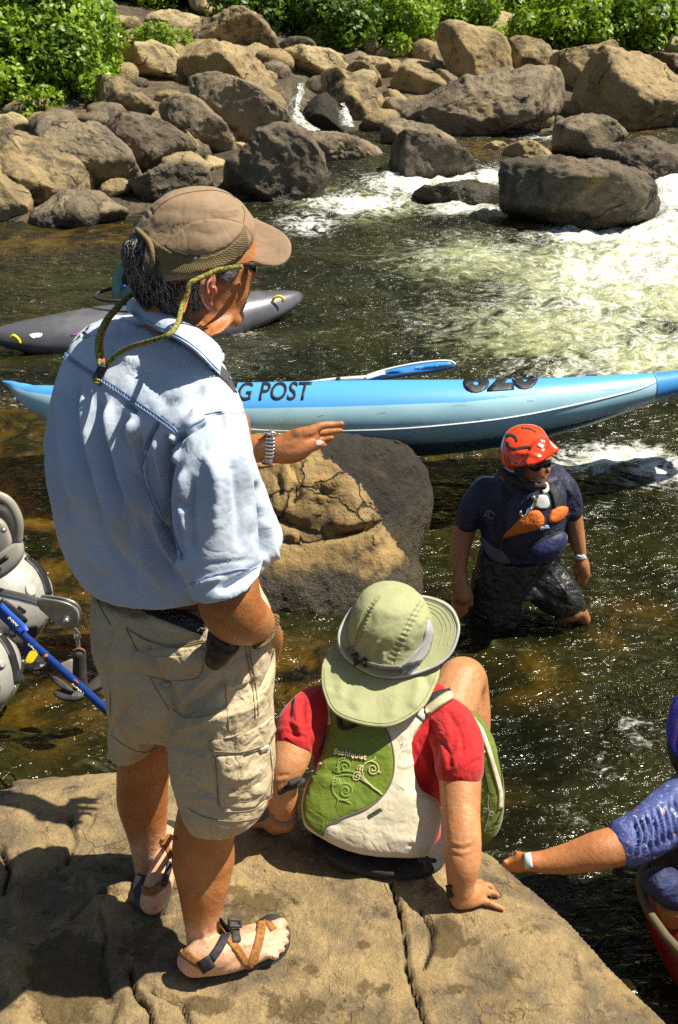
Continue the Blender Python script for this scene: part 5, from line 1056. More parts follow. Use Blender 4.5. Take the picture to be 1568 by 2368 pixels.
aL = limb([(735, 1640, 2.30, 52), (692, 1700, 2.24, 52), (668, 1760, 2.20, 47), (654, 1800, 2.19, 40), (652, 1840, 2.20, 38), (655, 1872, 2.22, 34), (655, 1895, 2.24, 32)], 6, 20)
hL = [limb([(655, 1890, 2.24, 30), (640, 1905, 2.27, 26), (628, 1908, 2.30, 20)], 3, 14)]+[limb([(640-6*i, 1900+2*i, 2.27, 10), (622-8*i, 1903+2*i, 2.30, 8), (610-8*i, 1905+2*i, 2.31, 7)], 3, 8) for i in range(4)]
legw = limb([(930, 1930, 2.38, 84), (960, 1860, 2.52, 80), (1010, 1720, 2.72, 74), (1055, 1600, 2.86, 62), (1070, 1572, 2.90, 57), (1080, 1590, 2.94, 52), (1088, 1680, 2.92, 48), (1080, 1800, 2.88, 38), (1070, 1960, 2.85, 26)], 6, 22)
legw2 = limb([(850, 1930, 2.38, 84), (860, 1880, 2.50, 76), (870, 1800, 2.72, 64), (872, 1790, 2.85, 56), (872, 1860, 2.9, 46), (872, 2000, 2.9, 30)], 6, 20)
wv, wf = fuse([trunk, headw, neckw, aR, aL, legw, legw2]+hd+hL, .0042, 5)
wv, wf = folds((wv, wf), [([(1040, 1945), (1065, 1952), (1095, 1946)], 4, .0016), ([(1040, 1956), (1068, 1964), (1095, 1956)], 4, -.0022), ([(1044, 1966), (1070, 1974), (1092, 1966)], 4, .0016), ([(1046, 1976), (1070, 1984)], 4, -.0016), ([(1084, 2020), (1096, 1960), (1096, 1900)], 8, -.003), ([(1095, 1540), (1112, 1600), (1118, 1660)], 6, -.003), ([(640, 1796), (672, 1790)], 4, -.002), ([(638, 1806), (668, 1800)], 4, .0016)])
obj('body', (wv, wf), SKW, wom); WB = Surf((wv, wf))
obj('ring', cord(WB, [(1131, 2069), (1137, 2076), (1132, 2090)], .0013, .0012, step=2), GOLD, wom)
obj('wrist_cuff', merge([ribbon(WB, [(627, 1884), (636, 1898), (654, 1904), (674, 1898), (686, 1880)], 6, .003)]), M('lilac_cuff', (.20, .16, .20), rough=.6), wom)
obj('wrist_watch', ribbon(WB, [(1041, 2046), (1040, 2060), (1046, 2074)], 10, .006), BLK, wom)
# red shirt
rt = rows([row((850, 1575), 2.36, (950, 1575), 2.36, .14), row((770, 1580), 2.33, (1020, 1600), 2.31, .20), row((735, 1620), 2.32, (1052, 1640), 2.29, .22), row((722, 1690), 2.31, (1040, 1700), 2.28, .23), row((726, 1770), 2.29, (1030, 1780), 2.27, .235), row((730, 1850), 2.28, (1022, 1860), 2.27, .24), row((736, 1920), 2.29, (1020, 1920), 2.28, .25)], 5, 40)
sR_ = limb([(1000, 1650, 2.29, 50), (1040, 1672, 2.25, 58), (1058, 1720, 2.20, 62), (1062, 1756, 2.17, 61), (1063, 1772, 2.16, 60)], 5, 26)
sL_ = limb([(760, 1625, 2.32, 50), (722, 1650, 2.28, 61), (697, 1685, 2.25, 62), (690, 1702, 2.235, 61)], 5, 26)
rv, rf = fuse([rt, sR_, sL_], .0046, 4)
rv, rf = folds((rv, rf), [([(672, 1610), (668, 1660), (680, 1710)], 6, -.006), ([(690, 1600), (684, 1650), (700, 1715)], 6, .006), ([(704, 1600), (700, 1650), (712, 1700)], 6, -.006), ([(1050, 1740), (1080, 1730), (1110, 1700)], 7, -.004), ([(1020, 1790), (1060, 1780), (1110, 1750)], 3, -.002), ([(1000, 1640), (990, 1700), (980, 1780)], 8, .004), ([(1040, 1660), (1050, 1700), (1040, 1760)], 9, -.004), ([(965, 1720), (990, 1780), (1000, 1830)], 8, .004), ([(1030, 1640), (1062, 1690), (1075, 1760)], 6, -.006), ([(1060, 1640), (1085, 1690), (1095, 1745)], 6, .005), ([(1010, 1700), (1035, 1740), (1040, 1785)], 6, -.006), ([(655, 1690), (680, 1700), (715, 1705)], 5, -.005), ([(660, 1660), (690, 1680), (720, 1680)], 6, .005), ([(730, 1640), (722, 1700), (730, 1750)], 7, -.007), ([(990, 1660), (1010, 1720), (1000, 1790)], 7, -.006)])
rv, rf = ndisp((rv, rf), 12, .004, 3, 5)
red = obj('shirt', (rv, rf), RED, wom); RS = Surf((rv, rf))
obj('hem_seam', merge([cord(RS, [(1012, 1798), (1060, 1782), (1112, 1748)], .0009, .001), cord(RS, [(662, 1704), (690, 1724), (716, 1734)], .0009, .001)]), M('red_thread', (.30, .004, .006), rough=.8), red)
obj('shorts', fuse([rows([row((735, 1900), 2.31, (1020, 1905), 2.30, .28), row((722, 1940), 2.31, (1028, 1945), 2.30, .30), row((730, 1975), 2.32, (1020, 1978), 2.30, .29)], 4, 36), limb([(950, 1930, 2.36, 86), (975, 1850, 2.52, 82), (1010, 1740, 2.70, 76)], 3, 20), limb([(850, 1930, 2.36, 86), (862, 1880, 2.5, 80)], 2, 18)], .005, 4), BLKF, wom)
# vest
vest = thing('life_vest', None, None, V(880, 1850, 2.2)); vest.parent = wom; vest.location = Vector(V(880, 1850, 2.2))-orig(wom)
VO = [(760, 1600), (757, 1650), (754, 1700), (738, 1758), (712, 1806), (699, 1850), (699, 1880), (709, 1912), (745, 1936), (785, 1957), (840, 1974), (910, 1982), (965, 1980), (992, 1972), (1003, 1950), (1014, 1920), (1020, 1880), (1011, 1849), (977, 1830), (962, 1800), (956, 1760), (955, 1715), (966, 1680), (990, 1652), (975, 1625), (930, 1600), (840, 1590)]
vb = inflate(VO, 2.215, 36, .062, .55, 6, smooth=True)
vs_ = [([(742, 1775), (800, 1800), (850, 1805)], 8, -.004), ([(735, 1800), (780, 1812), (820, 1832)], 8, .004), ([(958, 1740), (925, 1755), (915, 1780)], 6, -.003), ([(960, 1762), (935, 1772), (915, 1770)], 5, .004), ([(1000, 1965), (950, 1945), (900, 1940)], 10, .004), ([(990, 1970), (960, 1955), (940, 1958)], 6, -.005), ([(715, 1900), (760, 1900), (800, 1915)], 10, -.003), ([(790, 1700), (800, 1730), (810, 1740)], 6, -.003), ([(820, 1690), (825, 1730)], 6, .003), ([(850, 1695), (852, 1735)], 6, -.003), ([(955, 1715), (940, 1720), (920, 1718)], 6, -.003), ([(735, 1765), (760, 1775)], 5, .005), ([(930, 1690), (940, 1720), (950, 1745)], 5, .003)]
vb = folds(vb, vs_); vb = ndisp(vb, 9, .004, 3, 17); vb = ndisp(vb, 30, .0012, 2, 18)
back = obj('back_panel', vb, CRM, vest); VS = Surf(vb)
GP = [(762, 1630), (757, 1690), (742, 1752), (716, 1806), (703, 1850), (703, 1880), (713, 1909), (747, 1933), (752, 1915), (772, 1900), (810, 1884), (850, 1868), (880, 1845), (900, 1815), (909, 1780), (908, 1740), (900, 1708), (888, 1682), (880, 1650), (850, 1620)]
gp = patch(VS, GP, .0022, 8, noise=.002); obj('green_panel', gp, GRN, vest); VS2 = Surf(gp, vb)
obj('piping', cord(VS2, [(748, 1932), (755, 1912), (774, 1899), (812, 1883), (852, 1867), (882, 1844), (902, 1814), (911, 1780), (910, 1740), (902, 1706), (890, 1682)], .0022, .001), PIP, vest)
obj('brand_lettering', lettering(VS2, 'Stohlquist', 772, 1742, 846, 1757, 12, .0045, bold=.03, spacing=1.05), EMB2, vest)
obj('name_lettering', lettering(VS2, 'BETSEA', 855, 1892, 885, 1873, 8, .0028, bold=.03), DKG, vest)
def spiral(cx, cy, r0, turns, a0, sg=1, n=26, sq=1.0):
    return [(cx+r0*(1-i/n*.82)*math.cos(a0+sg*i/n*turns*6.283), cy+sq*r0*(1-i/n*.82)*math.sin(a0+sg*i/n*turns*6.283)) for i in range(n+1)]
def emb(S, lines, r_, o=.0012): return merge([cord(S, l, r_, o, n=3, step=2.5, k=6) for l in lines])
g1 = [[(880, 1830), (850, 1812), (825, 1796), (800, 1790), (775, 1796), (768, 1812)], [(862, 1818), (830, 1788), (800, 1782), (778, 1786)], spiral(799, 1772, 17, 1.5, 2.4, 1), [(783, 1786), (781, 1768), (787, 1755), (799, 1752)], spiral(777, 1780, 7, 1.2, 1.2, -1), spiral(776, 1806, 9, 1.5, -.6, 1), [(770, 1815), (772, 1832), (783, 1846), (779, 1862)],
      spiral(800, 1828, 17, 1.6, -1.9, 1), [(783, 1846), (800, 1852), (812, 1856)], [(786, 1850), (798, 1848), (806, 1850)], [(787, 1762), (797, 1757), (806, 1762)]]
g2 = [[(885, 1837), (862, 1820), (845, 1803), (838, 1782), (842, 1768), (856, 1760), (868, 1762), (876, 1774), (875, 1785)], spiral(863, 1778, 13, 1.5, .2, 1), [(880, 1834), (852, 1812), (836, 1796), (832, 1780), (838, 1770)], spiral(826, 1796, 12, 1.5, -.8, -1), spiral(834, 1776, 8, 1.3, 2.6, 1), [(856, 1760), (866, 1756), (868, 1750)], [(874, 1782), (881, 1786)]]
obj('green_embroidery', emb(VS2, g1, .0009, .0032), EMB1, vest); obj('cream_embroidery', emb(VS2, g2, .0010, .0034), EMB2, vest)
obj('shoulder_strap', merge([ribbon(RS, [(985, 1655), (1012, 1635), (1042, 1615)], 15, .012, off=.006)]), M('strap_cream', (.55, .50, .30), rough=.8), vest)
pieces('black_strap', ([ribbon(RS, [(975, 1642), (1000, 1622), (1036, 1604)], 13, .012, off=.002), ribbon(RS, [(726, 1800), (705, 1812), (680, 1820)], 14, .01)]), BLK, vest)
obj('reflector', merge([ribbon(VS, [(962, 1645), (988, 1668)], 12, .004)]), GREYW, vest)
obj('side_buckle', merge([limb([(648, 1832, 2.14, 7), (664, 1822, 2.14, 8), (680, 1816, 2.15, 9), (700, 1806, 2.17, 8)], 3, 8), limb([(672, 1812, 2.13, 8), (690, 1804, 2.14, 8)], 2, 10)]), BLK, vest)
obj('neck_buckle', merge([ribbon(VS, [(784, 1655), (794, 1685), (838, 1672)], 8, .008)]), BLK, vest)
obj('waist_belt', fuse([rows([row((716, 1915), 2.24, (1035, 1975), 2.20, .22), row((735, 1945), 2.24, (1032, 1985), 2.20, .21)], 2, 36), rows([row((760, 1950), 2.22, (1010, 1990), 2.20, .18), row((800, 1962), 2.22, (985, 1996), 2.20, .15)], 2, 36)], .005, 3), BLKF, vest)
obj('belt_buckle', merge([limb([(985, 1990, 2.10, 8), (988, 2008, 2.10, 8)], 1, 8), limb([(972, 1988, 2.10, 6), (1004, 1990, 2.10, 6)], 1, 8)]), BLK, vest)
fp = inflate([(1088, 1652), (1110, 1664), (1132, 1690), (1150, 1735), (1160, 1790), (1163, 1840), (1158, 1885), (1140, 1920), (1112, 1942), (1096, 1930), (1070, 1880), (1060, 1780), (1070, 1690)], 2.40, 10, .075, .6, 5)
fp = ndisp(fp, 14, .004, 3, 9); fpo = obj('front_panel', fp, GRN, vest); FPs = Surf(fp)
obj('front_trim', merge([ribbon(FPs, [(1092, 1662), (1112, 1690), (1126, 1725), (1140, 1770), (1156, 1830), (1156, 1870)], 9, .003), ribbon(FPs, [(1092, 1662), (1100, 1690), (1108, 1730), (1118, 1742)], 13, .003)]), CRM, vest)
obj('zip', merge([cord(FPs, [(1102, 1690), (1112, 1740), (1124, 1800), (1130, 1830)], .0018, .001), cord(FPs, [(1150, 1740), (1160, 1800), (1160, 1870), (1146, 1905)], .0018, .001)]), BLK, vest)
obj('front_embroidery', emb(FPs, [[(1130, 1840), (1128, 1860), (1132, 1880), (1126, 1900), (1118, 1925)], spiral(1136, 1882, 7, 1.3, 2.5), spiral(1122, 1874, 7, 1.3, 0, -1), [(1118, 1925), (1128, 1912), (1132, 1905)]], .0010), GREYW, vest)
obj('zip_pull', limb([(1104, 1745, 2.32, 3), (1110, 1760, 2.32, 5), (1110, 1785, 2.33, 4)], 3, 8), GREYW, vest)
# hat
BR = [(825, 1395), (800, 1425), (783, 1460), (783, 1490), (798, 1520), (829, 1545), (858, 1560), (886, 1566), (920, 1566), (954, 1560), (985, 1550), (1015, 1537), (1038, 1518), (1052, 1496), (1062, 1462), (1060, 1438), (1046, 1410), (1022, 1392), (988, 1381), (958, 1378), (900, 1378), (860, 1380)]
hat = thing('hat', None, None, V(905, 1470, 2.3)); hat.parent = wom; hat.location = Vector(V(905, 1470, 2.3))-orig(wom)
br = inflate(BR, 2.29, 50, .004, .4, 6, bend=.55); obj('brim', br, HATG, hat); BRs = Surf(br)
obj('brim_edge', tube([list(Surf.hit(BRs, 921+(x-921)*.985, 1472+(y-1472)*.985)[0])+[.0042] for x, y in cr(BR, 3, closed=True).tolist()+[list(BR[0])]], 1, 8), GREYW, hat)
obj('brim_stitching', merge([cord(BRs, [(921+(x-921)*s_, 1470+(y-1470)*s_) for x, y in BR[13:20]], .0006, .0008) for s_ in (.93, .87, .80, .73)]), M('hat_thread', (.50, .50, .32), rough=.8), hat)
crn = rows([row((872, 1368), 2.31, (932, 1367), 2.31, .07), row((846, 1377), 2.31, (962, 1378), 2.31, .15), row((825, 1395), 2.31, (984, 1397), 2.31, .19), row((812, 1425), 2.30, (997, 1425), 2.30, .205), row((805, 1455), 2.30, (1002, 1452), 2.30, .21), row((802, 1478), 2.295, (1002, 1474), 2.295, .212), row((803, 1496), 2.29, (1000, 1490), 2.29, .212)], 6, 48, 2.1)
crn = fuse([crn], .004, 4)
cw = [([(868, 1382), (850, 1408), (835, 1440), (824, 1475), (818, 1500)], 4, -.005), ([(880, 1384), (862, 1410), (846, 1442), (836, 1475)], 5, .002), ([(975, 1390), (950, 1430), (930, 1470), (912, 1510), (902, 1540)], 3.5, -.003), ([(850, 1520), (865, 1495), (880, 1480)], 5, .005), ([(862, 1525), (880, 1500), (885, 1485)], 5, -.005), ([(885, 1532), (888, 1505)], 5, .004), ([(835, 1510), (848, 1480)], 5, -.004), ([(985, 1420), (975, 1440), (965, 1450)], 6, .003), ([(940, 1500), (955, 1480)], 5, .003)]
r = np.random.RandomState(3)
for i in range(26):
    t_ = i/25; x = 868-46*t_**.8; y = 1384+112*t_; cw.append(([(x-5, y+3), (x+5, y-3)], 2.5, .0035 if i % 2 else -.0030, 0))
    x = 973-70*t_; y = 1392+140*t_; cw.append(([(x-6, y-2), (x+6, y+2)], 2.4, .0020 if i % 2 else -.0020, 0))
crn = folds(crn, cw); crn = ndisp(crn, 12, .004, 3, 31); obj('crown', crn, HATG, hat); CRs = Surf(crn)
obj('seams', merge([cord(CRs, [(868, 1382), (850, 1408), (835, 1440), (824, 1475), (818, 1500)], .0010, .0006), cord(CRs, [(878, 1384), (860, 1410), (845, 1442), (833, 1478)], .0008, .0006), cord(CRs, [(971, 1390), (947, 1430), (926, 1470), (909, 1510), (902, 1540)], .0009, .0006), cord(CRs, [(981, 1394), (957, 1432), (936, 1474), (918, 1514), (911, 1543)], .0009, .0006)]), M('hat_seam', (.20, .21, .10), rough=.9), hat)
HBs = Surf(crn, br)
obj('hat_band', ribbon(HBs, [(806, 1498), (815, 1515), (835, 1530), (865, 1541), (895, 1546), (928, 1546)], 17, .004), DGW, hat)
obj('band_buckle', merge([ribbon(HBs, [(820, 1510), (828, 1536)], 15, .008), ribbon(HBs, [(838, 1524), (850, 1540)], 17, .007)]), BLK, hat)
mp_ = patch(HBs, [(926, 1540), (950, 1515), (975, 1485), (985, 1450), (989, 1434), (997, 1450), (998, 1475), (990, 1505), (970, 1535), (948, 1552), (930, 1556)], .0045, 5); obj('mesh_vent', mp_, GREYW, hat)
ms = Surf(mp_); dots = []
for i in range(90):
    t_ = (i//5)/18; w_ = (i % 5-2)*4.2; x = 940+52*t_-8*t_*t_+w_*.75; y = 1546-92*t_+w_*.45
    h = ms.t.ray_cast(Vector(CAM), Vector(ray(x, y)).normalized())
    if h[0] is not None: dots.append(blob(np.array(h[0]), (.0012, .0012, .0012), 1))
obj('vent_holes', merge(dots), M('vent_hole', (.07, .07, .07), rough=.9), hat)
obj('care_label', patch(HBs, [(941, 1556), (964, 1537), (969, 1543), (948, 1561)], .006, 4, smooth=False), M('label_cream', (.72, .70, .60), rough=.7), hat)
flp = inflate([(772, 1500), (752, 1522), (744, 1545), (744, 1583), (752, 1612), (762, 1636), (787, 1658), (836, 1675), (889, 1681), (931, 1670), (977, 1637), (1000, 1600), (1012, 1572), (1017, 1540), (990, 1530), (900, 1535), (820, 1510)], 2.225, 62, .006, .35, 6)
flp = folds(flp, [([(850, 1560), (840, 1600), (810, 1640)], 16, .006), ([(900, 1580), (910, 1620), (900, 1665)], 16, .005), ([(760, 1600), (800, 1570), (830, 1560)], 12, -.005), ([(960, 1560), (965, 1600), (950, 1640)], 14, .006), ([(985, 1560), (990, 1590)], 8, -.004), ([(780, 1540), (790, 1580), (780, 1620)], 14, .005)]); flp = ndisp(flp, 12, .003, 3, 41)
fo_ = obj('neck_flap', flp, HATG, hat); FLs = Surf(flp)
obj('flap_seam', cord(FLs, [(750, 1545), (751, 1583), (760, 1612), (770, 1634), (792, 1652), (838, 1667), (889, 1673), (928, 1662), (970, 1632), (994, 1596), (1008, 1560)], .0009, .0005), M('flap_thread', (.22, .24, .11), rough=.9), hat)
LEAN = lambda x, y: 0.
# ================================================================ the man in the red helmet
NAVY = M('navy_fabric', (.014, .016, .045), (.010, .011, .030), vs=12, rough=.6, bump=(200, .3, .001), bump2=(22, .9, .012)); NAVY2 = M('blue_pocket', (.022, .030, .11), (.014, .018, .065), vs=12, rough=.6, bump=(200, .3, .001), bump2=(30, .8, .008))
ORG = M('orange_fabric', (.72, .17, .01), (.60, .13, .01), vs=20, rough=.65, bump2=(40, .7, .006)); HRED = M('helmet_red', (.85, .055, .006), rough=.22, bump=None, coat=.8); BSH = M('black_shorts', (.010, .010, .011), (.022, .021, .020), vs=14, rough=.42, bump=(150, .4, .001), bump2=(16, 1., .018))
GRYF = M('grey_fabric', (.13, .13, .12), (.09, .09, .085), vs=20, rough=.7, bump2=(30, .7, .006)); SK3 = skin('skin_sun', (.46, .20, .08), (.36, .14, .05)); WBD = M('pale_blue_band', (.55, .70, .80), rough=.5, bump=None); SILV = M('bright_metal', (.8, .8, .78), rough=.25, metal=1, bump=None)
p3 = thing('person', 'wading man in a red helmet and navy life vest below the blue boat', 'person', Z(1210, 1400, 0))
H = 4.28
hd3 = rows([row((1180, 1020), 4.30, (1262, 1015), 4.26, .17), row((1182, 1060), 4.30, (1276, 1052), 4.22, .19), row((1190, 1085), 4.29, (1276, 1080), 4.21, .18), row((1205, 1105), 4.28, (1272, 1100), 4.21, .15), row((1220, 1120), 4.26, (1262, 1120), 4.21, .11), row((1235, 1128), 4.24, (1254, 1128), 4.21, .07)], 5, 28)
nose3 = limb([(1262, 1070, 4.16, 4), (1268, 1088, 4.13, 6), (1262, 1092, 4.15, 5)], 3, 8); lip3 = limb([(1247, 1106, 4.14, 4), (1262, 1104, 4.14, 4)], 2, 8)
tr3 = rows([row((1190, 1100), 4.36, (1270, 1095), 4.34, .13), row((1135, 1145), 4.38, (1300, 1130), 4.34, .16), row((1125, 1180), 4.37, (1305, 1165), 4.33, .18), row((1130, 1240), 4.35, (1290, 1230), 4.33, .18), row((1135, 1290), 4.34, (1285, 1290), 4.32, .18), row((1120, 1340), 4.34, (1280, 1350), 4.32, .20)], 4, 28)
lk3 = [limb([(1122, 1145, 4.38, 26), (1090, 1190, 4.36, 26), (1068, 1250, 4.34, 25), (1062, 1300, 4.30, 20), (1068, 1338, 4.26, 15)], 5, 18),
       limb([(1067, 1334, 4.26, 15), (1068, 1356, 4.25, 19), (1070, 1378, 4.24, 20)], 3, 14),
       limb([(1302, 1135, 4.33, 22), (1320, 1175, 4.32, 23), (1330, 1230, 4.31, 22), (1338, 1265, 4.30, 17), (1344, 1288, 4.29, 13)], 5, 18),
       limb([(1344, 1288, 4.29, 13), (1347, 1308, 4.28, 17), (1347, 1322, 4.28, 15)], 3, 12),
       limb([(1160, 1330, 4.34, 58), (1150, 1400, 4.32, 56), (1150, 1470, 4.35, 44), (1150, 1560, 4.4, 30)], 4, 18), limb([(1250, 1330, 4.32, 56), (1295, 1380, 4.26, 48), (1318, 1408, 4.24, 34), (1334, 1412, 4.25, 22), (1348, 1430, 4.3, 17), (1360, 1470, 4.4, 16)], 5, 18)]
for pts in [[(1056, 1378, 7), (1048, 1396, 6), (1041, 1414, 5)], [(1063, 1384, 7), (1056, 1404, 6), (1050, 1424, 5)], [(1071, 1386, 7), (1067, 1408, 6), (1064, 1428, 5)], [(1080, 1382, 7), (1078, 1402, 6), (1077, 1418, 5)], [(1084, 1360, 7), (1090, 1380, 6), (1091, 1400, 5)]]:
    lk3.append(limb([(x, y, 4.24-.004*i, r_) for i, (x, y, r_) in enumerate(pts)], 4, 10))
for pts in [[(1338, 1315, 6.5), (1336, 1333, 5.5), (1337, 1348, 4.5)], [(1346, 1320, 6.5), (1347, 1338, 5.5), (1346, 1354, 4.5)], [(1353, 1320, 6), (1356, 1338, 5.5), (1351, 1352, 4.5)], [(1358, 1312, 6), (1361, 1328, 5), (1357, 1340, 4)], [(1337, 1300, 6), (1330, 1316, 5), (1330, 1328, 4)]]:
    lk3.append(limb([(x, y, 4.275-.003*i, r_) for i, (x, y, r_) in enumerate(pts)], 4, 10))
v3 = fuse([hd3, nose3, lip3, tr3]+lk3, .0065, 3); obj('body', v3, SK3, p3); B3 = Surf(v3)
jk = rows([row((1180, 1092), 4.36, (1282, 1085), 4.34, .20), row((1140, 1108), 4.38, (1308, 1092), 4.34, .26), row((1100, 1142), 4.385, (1330, 1122), 4.34, .29), row((1104, 1190), 4.37, (1324, 1165), 4.33, .27), row((1112, 1240), 4.35, (1308, 1225), 4.32, .26), row((1118, 1290), 4.34, (1300, 1280), 4.31, .26)], 5, 40)
js = [limb([(1124, 1135, 4.38, 36), (1094, 1175, 4.36, 36), (1082, 1205, 4.35, 31)], 4, 20), limb([(1300, 1122, 4.33, 32), (1317, 1155, 4.32, 28), (1324, 1182, 4.31, 25)], 4, 20)]
jk = fuse([jk]+js, .007, 3); jk = folds(jk, [([(1120, 1150), (1140, 1220), (1150, 1290)], 10, -.012), ([(1290, 1100), (1310, 1130), (1325, 1150)], 6, .010), ([(1280, 1115), (1300, 1150), (1310, 1190)], 7, -.012), ([(1100, 1200), (1120, 1230)], 7, -.01), ([(1150, 1120), (1170, 1160), (1175, 1200)], 9, .01)]); jk = ndisp(jk, 9, .010, 3, 5)
obj('jacket', jk, NAVY, p3); J3 = Surf(jk)
sh3 = fuse([rows([row((1108, 1272), 4.34, (1298, 1272), 4.32, .30), row((1100, 1310), 4.33, (1290, 1310), 4.32, .32), row((1097, 1350), 4.33, (1290, 1350), 4.30, .33)], 3, 36), limb([(1150, 1340, 4.32, 60), (1150, 1400, 4.32, 62), (1152, 1450, 4.34, 60)], 4, 24), limb([(1245, 1330, 4.30, 60), (1280, 1365, 4.26, 56), (1308, 1390, 4.25, 46), (1322, 1402, 4.26, 34)], 5, 24)], .008, 3)
sh3 = folds(sh3, [([(1250, 1290), (1240, 1340), (1180, 1400)], 8, -.014), ([(1270, 1310), (1300, 1360), (1320, 1390)], 7, .010), ([(1230, 1350), (1270, 1380), (1310, 1400)], 7, -.012), ([(1215, 1300), (1205, 1350), (1190, 1390)], 7, .010), ([(1130, 1300), (1140, 1370)], 8, -.01)]); sh3 = ndisp(sh3, 10, .008, 3, 6)
obj('shorts', sh3, BSH, p3)
# life vest over the jacket
pf = rows([row((1196, 1118), 4.30, (1298, 1108), 4.26, .28), row((1172, 1145), 4.29, (1310, 1138), 4.25, .32), row((1162, 1190), 4.27, (1309, 1180), 4.23, .34), row((1168, 1235), 4.26, (1305, 1225), 4.22, .33), row((1178, 1265), 4.26, (1300, 1255), 4.22, .31)], 5, 40)
pf = fuse([pf], .007, 4); pf = ndisp(pf, 12, .006, 3, 25); vest3 = obj('life_vest', pf, NAVY, p3); P3S = Surf(pf, jk)
obj('orange_panel', patch(P3S, [(1164, 1243), (1190, 1214), (1216, 1188), (1242, 1180), (1257, 1194), (1255, 1214), (1238, 1226), (1204, 1234)], .008, 4, puff=.01), ORG, vest3)
obj('orange_panel', patch(P3S, [(1268, 1204), (1274, 1182), (1290, 1171), (1309, 1173), (1306, 1192), (1285, 1208)], .008, 4, puff=.01), ORG, vest3)
obj('chest_pocket', patch(P3S, [(1226, 1265), (1260, 1244), (1298, 1228), (1303, 1250), (1290, 1275), (1262, 1290), (1240, 1290)], .012, 5, puff=.03), NAVY2, vest3)
PK = Surf(patch(P3S, [(1226, 1265), (1260, 1244), (1298, 1228), (1303, 1250), (1290, 1275), (1262, 1290), (1240, 1290)], .012, 5, puff=.03), pf)
obj('pocket_zip', ribbon(PK, [(1228, 1262), (1262, 1243), (1298, 1229)], 5, .004), BLK, vest3)
obj('grey_panel', merge([patch(P3S, [(1240, 1150), (1262, 1146), (1270, 1165), (1262, 1176), (1240, 1172)], .006, 4), patch(P3S, [(1252, 1122), (1266, 1120), (1270, 1136), (1256, 1142)], .01, 4)]), M('silver_fabric', (.55, .56, .52), rough=.4), vest3)
obj('waist_fabric', patch(J3, [(1115, 1240), (1140, 1262), (1165, 1275), (1180, 1300), (1150, 1298), (1125, 1275)], .01, 5), GRYF, vest3)
obj('shoulder_strap', ribbon(P3S, [(1272, 1122), (1284, 1150), (1288, 1185)], 15, .008), BLK, vest3)
obj('collar', merge([limb([(1160, 1090, 4.26, 10), (1185, 1108, 4.18, 12), (1225, 1122, 4.14, 12), (1256, 1124, 4.13, 9)], 4, 10)]), BLK, p3)
obj('orange_tab', ribbon(J3, [(1152, 1078), (1160, 1100), (1170, 1112)], 9, .012), ORG, vest3)
obj('carabiner', merge([tube([list(V(x, y, 4.02))+[.006] for x, y in [(1204, 1184), (1206, 1194), (1216, 1192), (1222, 1182), (1228, 1176)]], 3, 8), tube([list(V(x, y, 4.03))+[.008] for x, y in [(1222, 1180), (1232, 1172), (1238, 1160), (1234, 1150)]], 3, 8)]), SILV, vest3)
obj('chest_logo', merge([ribbon(P3S, [(1238, 1226), (1242, 1222), (1246, 1220)], 2, .004), lettering(P3S, 'mit', 1250, 1224, 1268, 1219, 7, .012, bold=.03)]), M('logo_pale', (.35, .55, .70), rough=.5), vest3)
obj('shoulder_logo', merge([ribbon(J3, [(1119, 1196), (1130, 1180), (1146, 1190)], 3, .003), ribbon(J3, [(1122, 1190), (1136, 1198), (1144, 1196)], 3, .003), ribbon(J3, [(1130, 1184), (1132, 1196)], 3, .003)]), M('logo_purple', (.22, .18, .24), rough=.6), p3)
obj('pull_loop', tube([list(V(x, y, 4.12))+[.004] for x, y in [(1300, 1232), (1310, 1240), (1306, 1258), (1296, 1266)]], 4, 8), M('cord_yellow', (.55, .60, .25), rough=.6), vest3)
obj('wristband', ribbon(B3, [(1332, 1286), (1344, 1290), (1352, 1286)], 10, .004), WBD, p3)
# helmet
hv3 = rows([row((1195, 990), 4.28, (1232, 989), 4.27, .08), row((1170, 1002), 4.29, (1255, 1002), 4.25, .20), row((1158, 1022), 4.29, (1268, 1022), 4.23, .26), row((1155, 1042), 4.29, (1273, 1038), 4.21, .27), row((1160, 1058), 4.28, (1268, 1048), 4.20, .27)], 6, 44)
ep3 = limb([(1172, 1050, 4.22, 14), (1184, 1074, 4.18, 13), (1192, 1080, 4.16, 10)], 3, 14)
visor = inflate([(1236, 1018), (1262, 1012), (1285, 1030), (1295, 1043), (1282, 1050), (1260, 1064), (1240, 1074), (1214, 1076), (1222, 1050)], 4.13, 45, .012, .5, 4)
hf3 = fuse([hv3, ep3, visor], .0055, 3); hl = thing('helmet', None, None, V(1215, 1040, 4.25)); hl.parent = p3; hl.location = Vector(V(1215, 1040, 4.25))-orig(p3)
hf3 = folds(hf3, [([(1250, 1000), (1262, 1022), (1258, 1045)], 5, -.006), ([(1190, 1048), (1225, 1050), (1255, 1062)], 5, .006), ([(1196, 1040), (1228, 1036)], 4, -.004)])
obj('shell', hf3, HRED, hl); HS3 = Surf(hf3)
obj('vent', ribbon(HS3, [(1168, 1008), (1182, 1006), (1192, 1012), (1196, 1022)], 7, .001), BLK, hl); obj('vent', ribbon(HS3, [(1172, 1022), (1178, 1034), (1192, 1038), (1218, 1034), (1228, 1037)], 7, .001), BLK, hl)
obj('vent', ribbon(HS3, [(1205, 990), (1225, 992), (1240, 1000)], 3, .001), BLK, hl)
obj('rivet', merge([blob(HS3.hit(x, y)[0], (.006, .006, .006), 2) for x, y in [(1179, 1060), (1194, 1069), (1192, 1081)]]), BLK, hl)
obj('logo', ribbon(HS3, [(1244, 1028), (1256, 1034)], 8, .002), M('white_logo', (.7, .7, .7), rough=.4), hl)
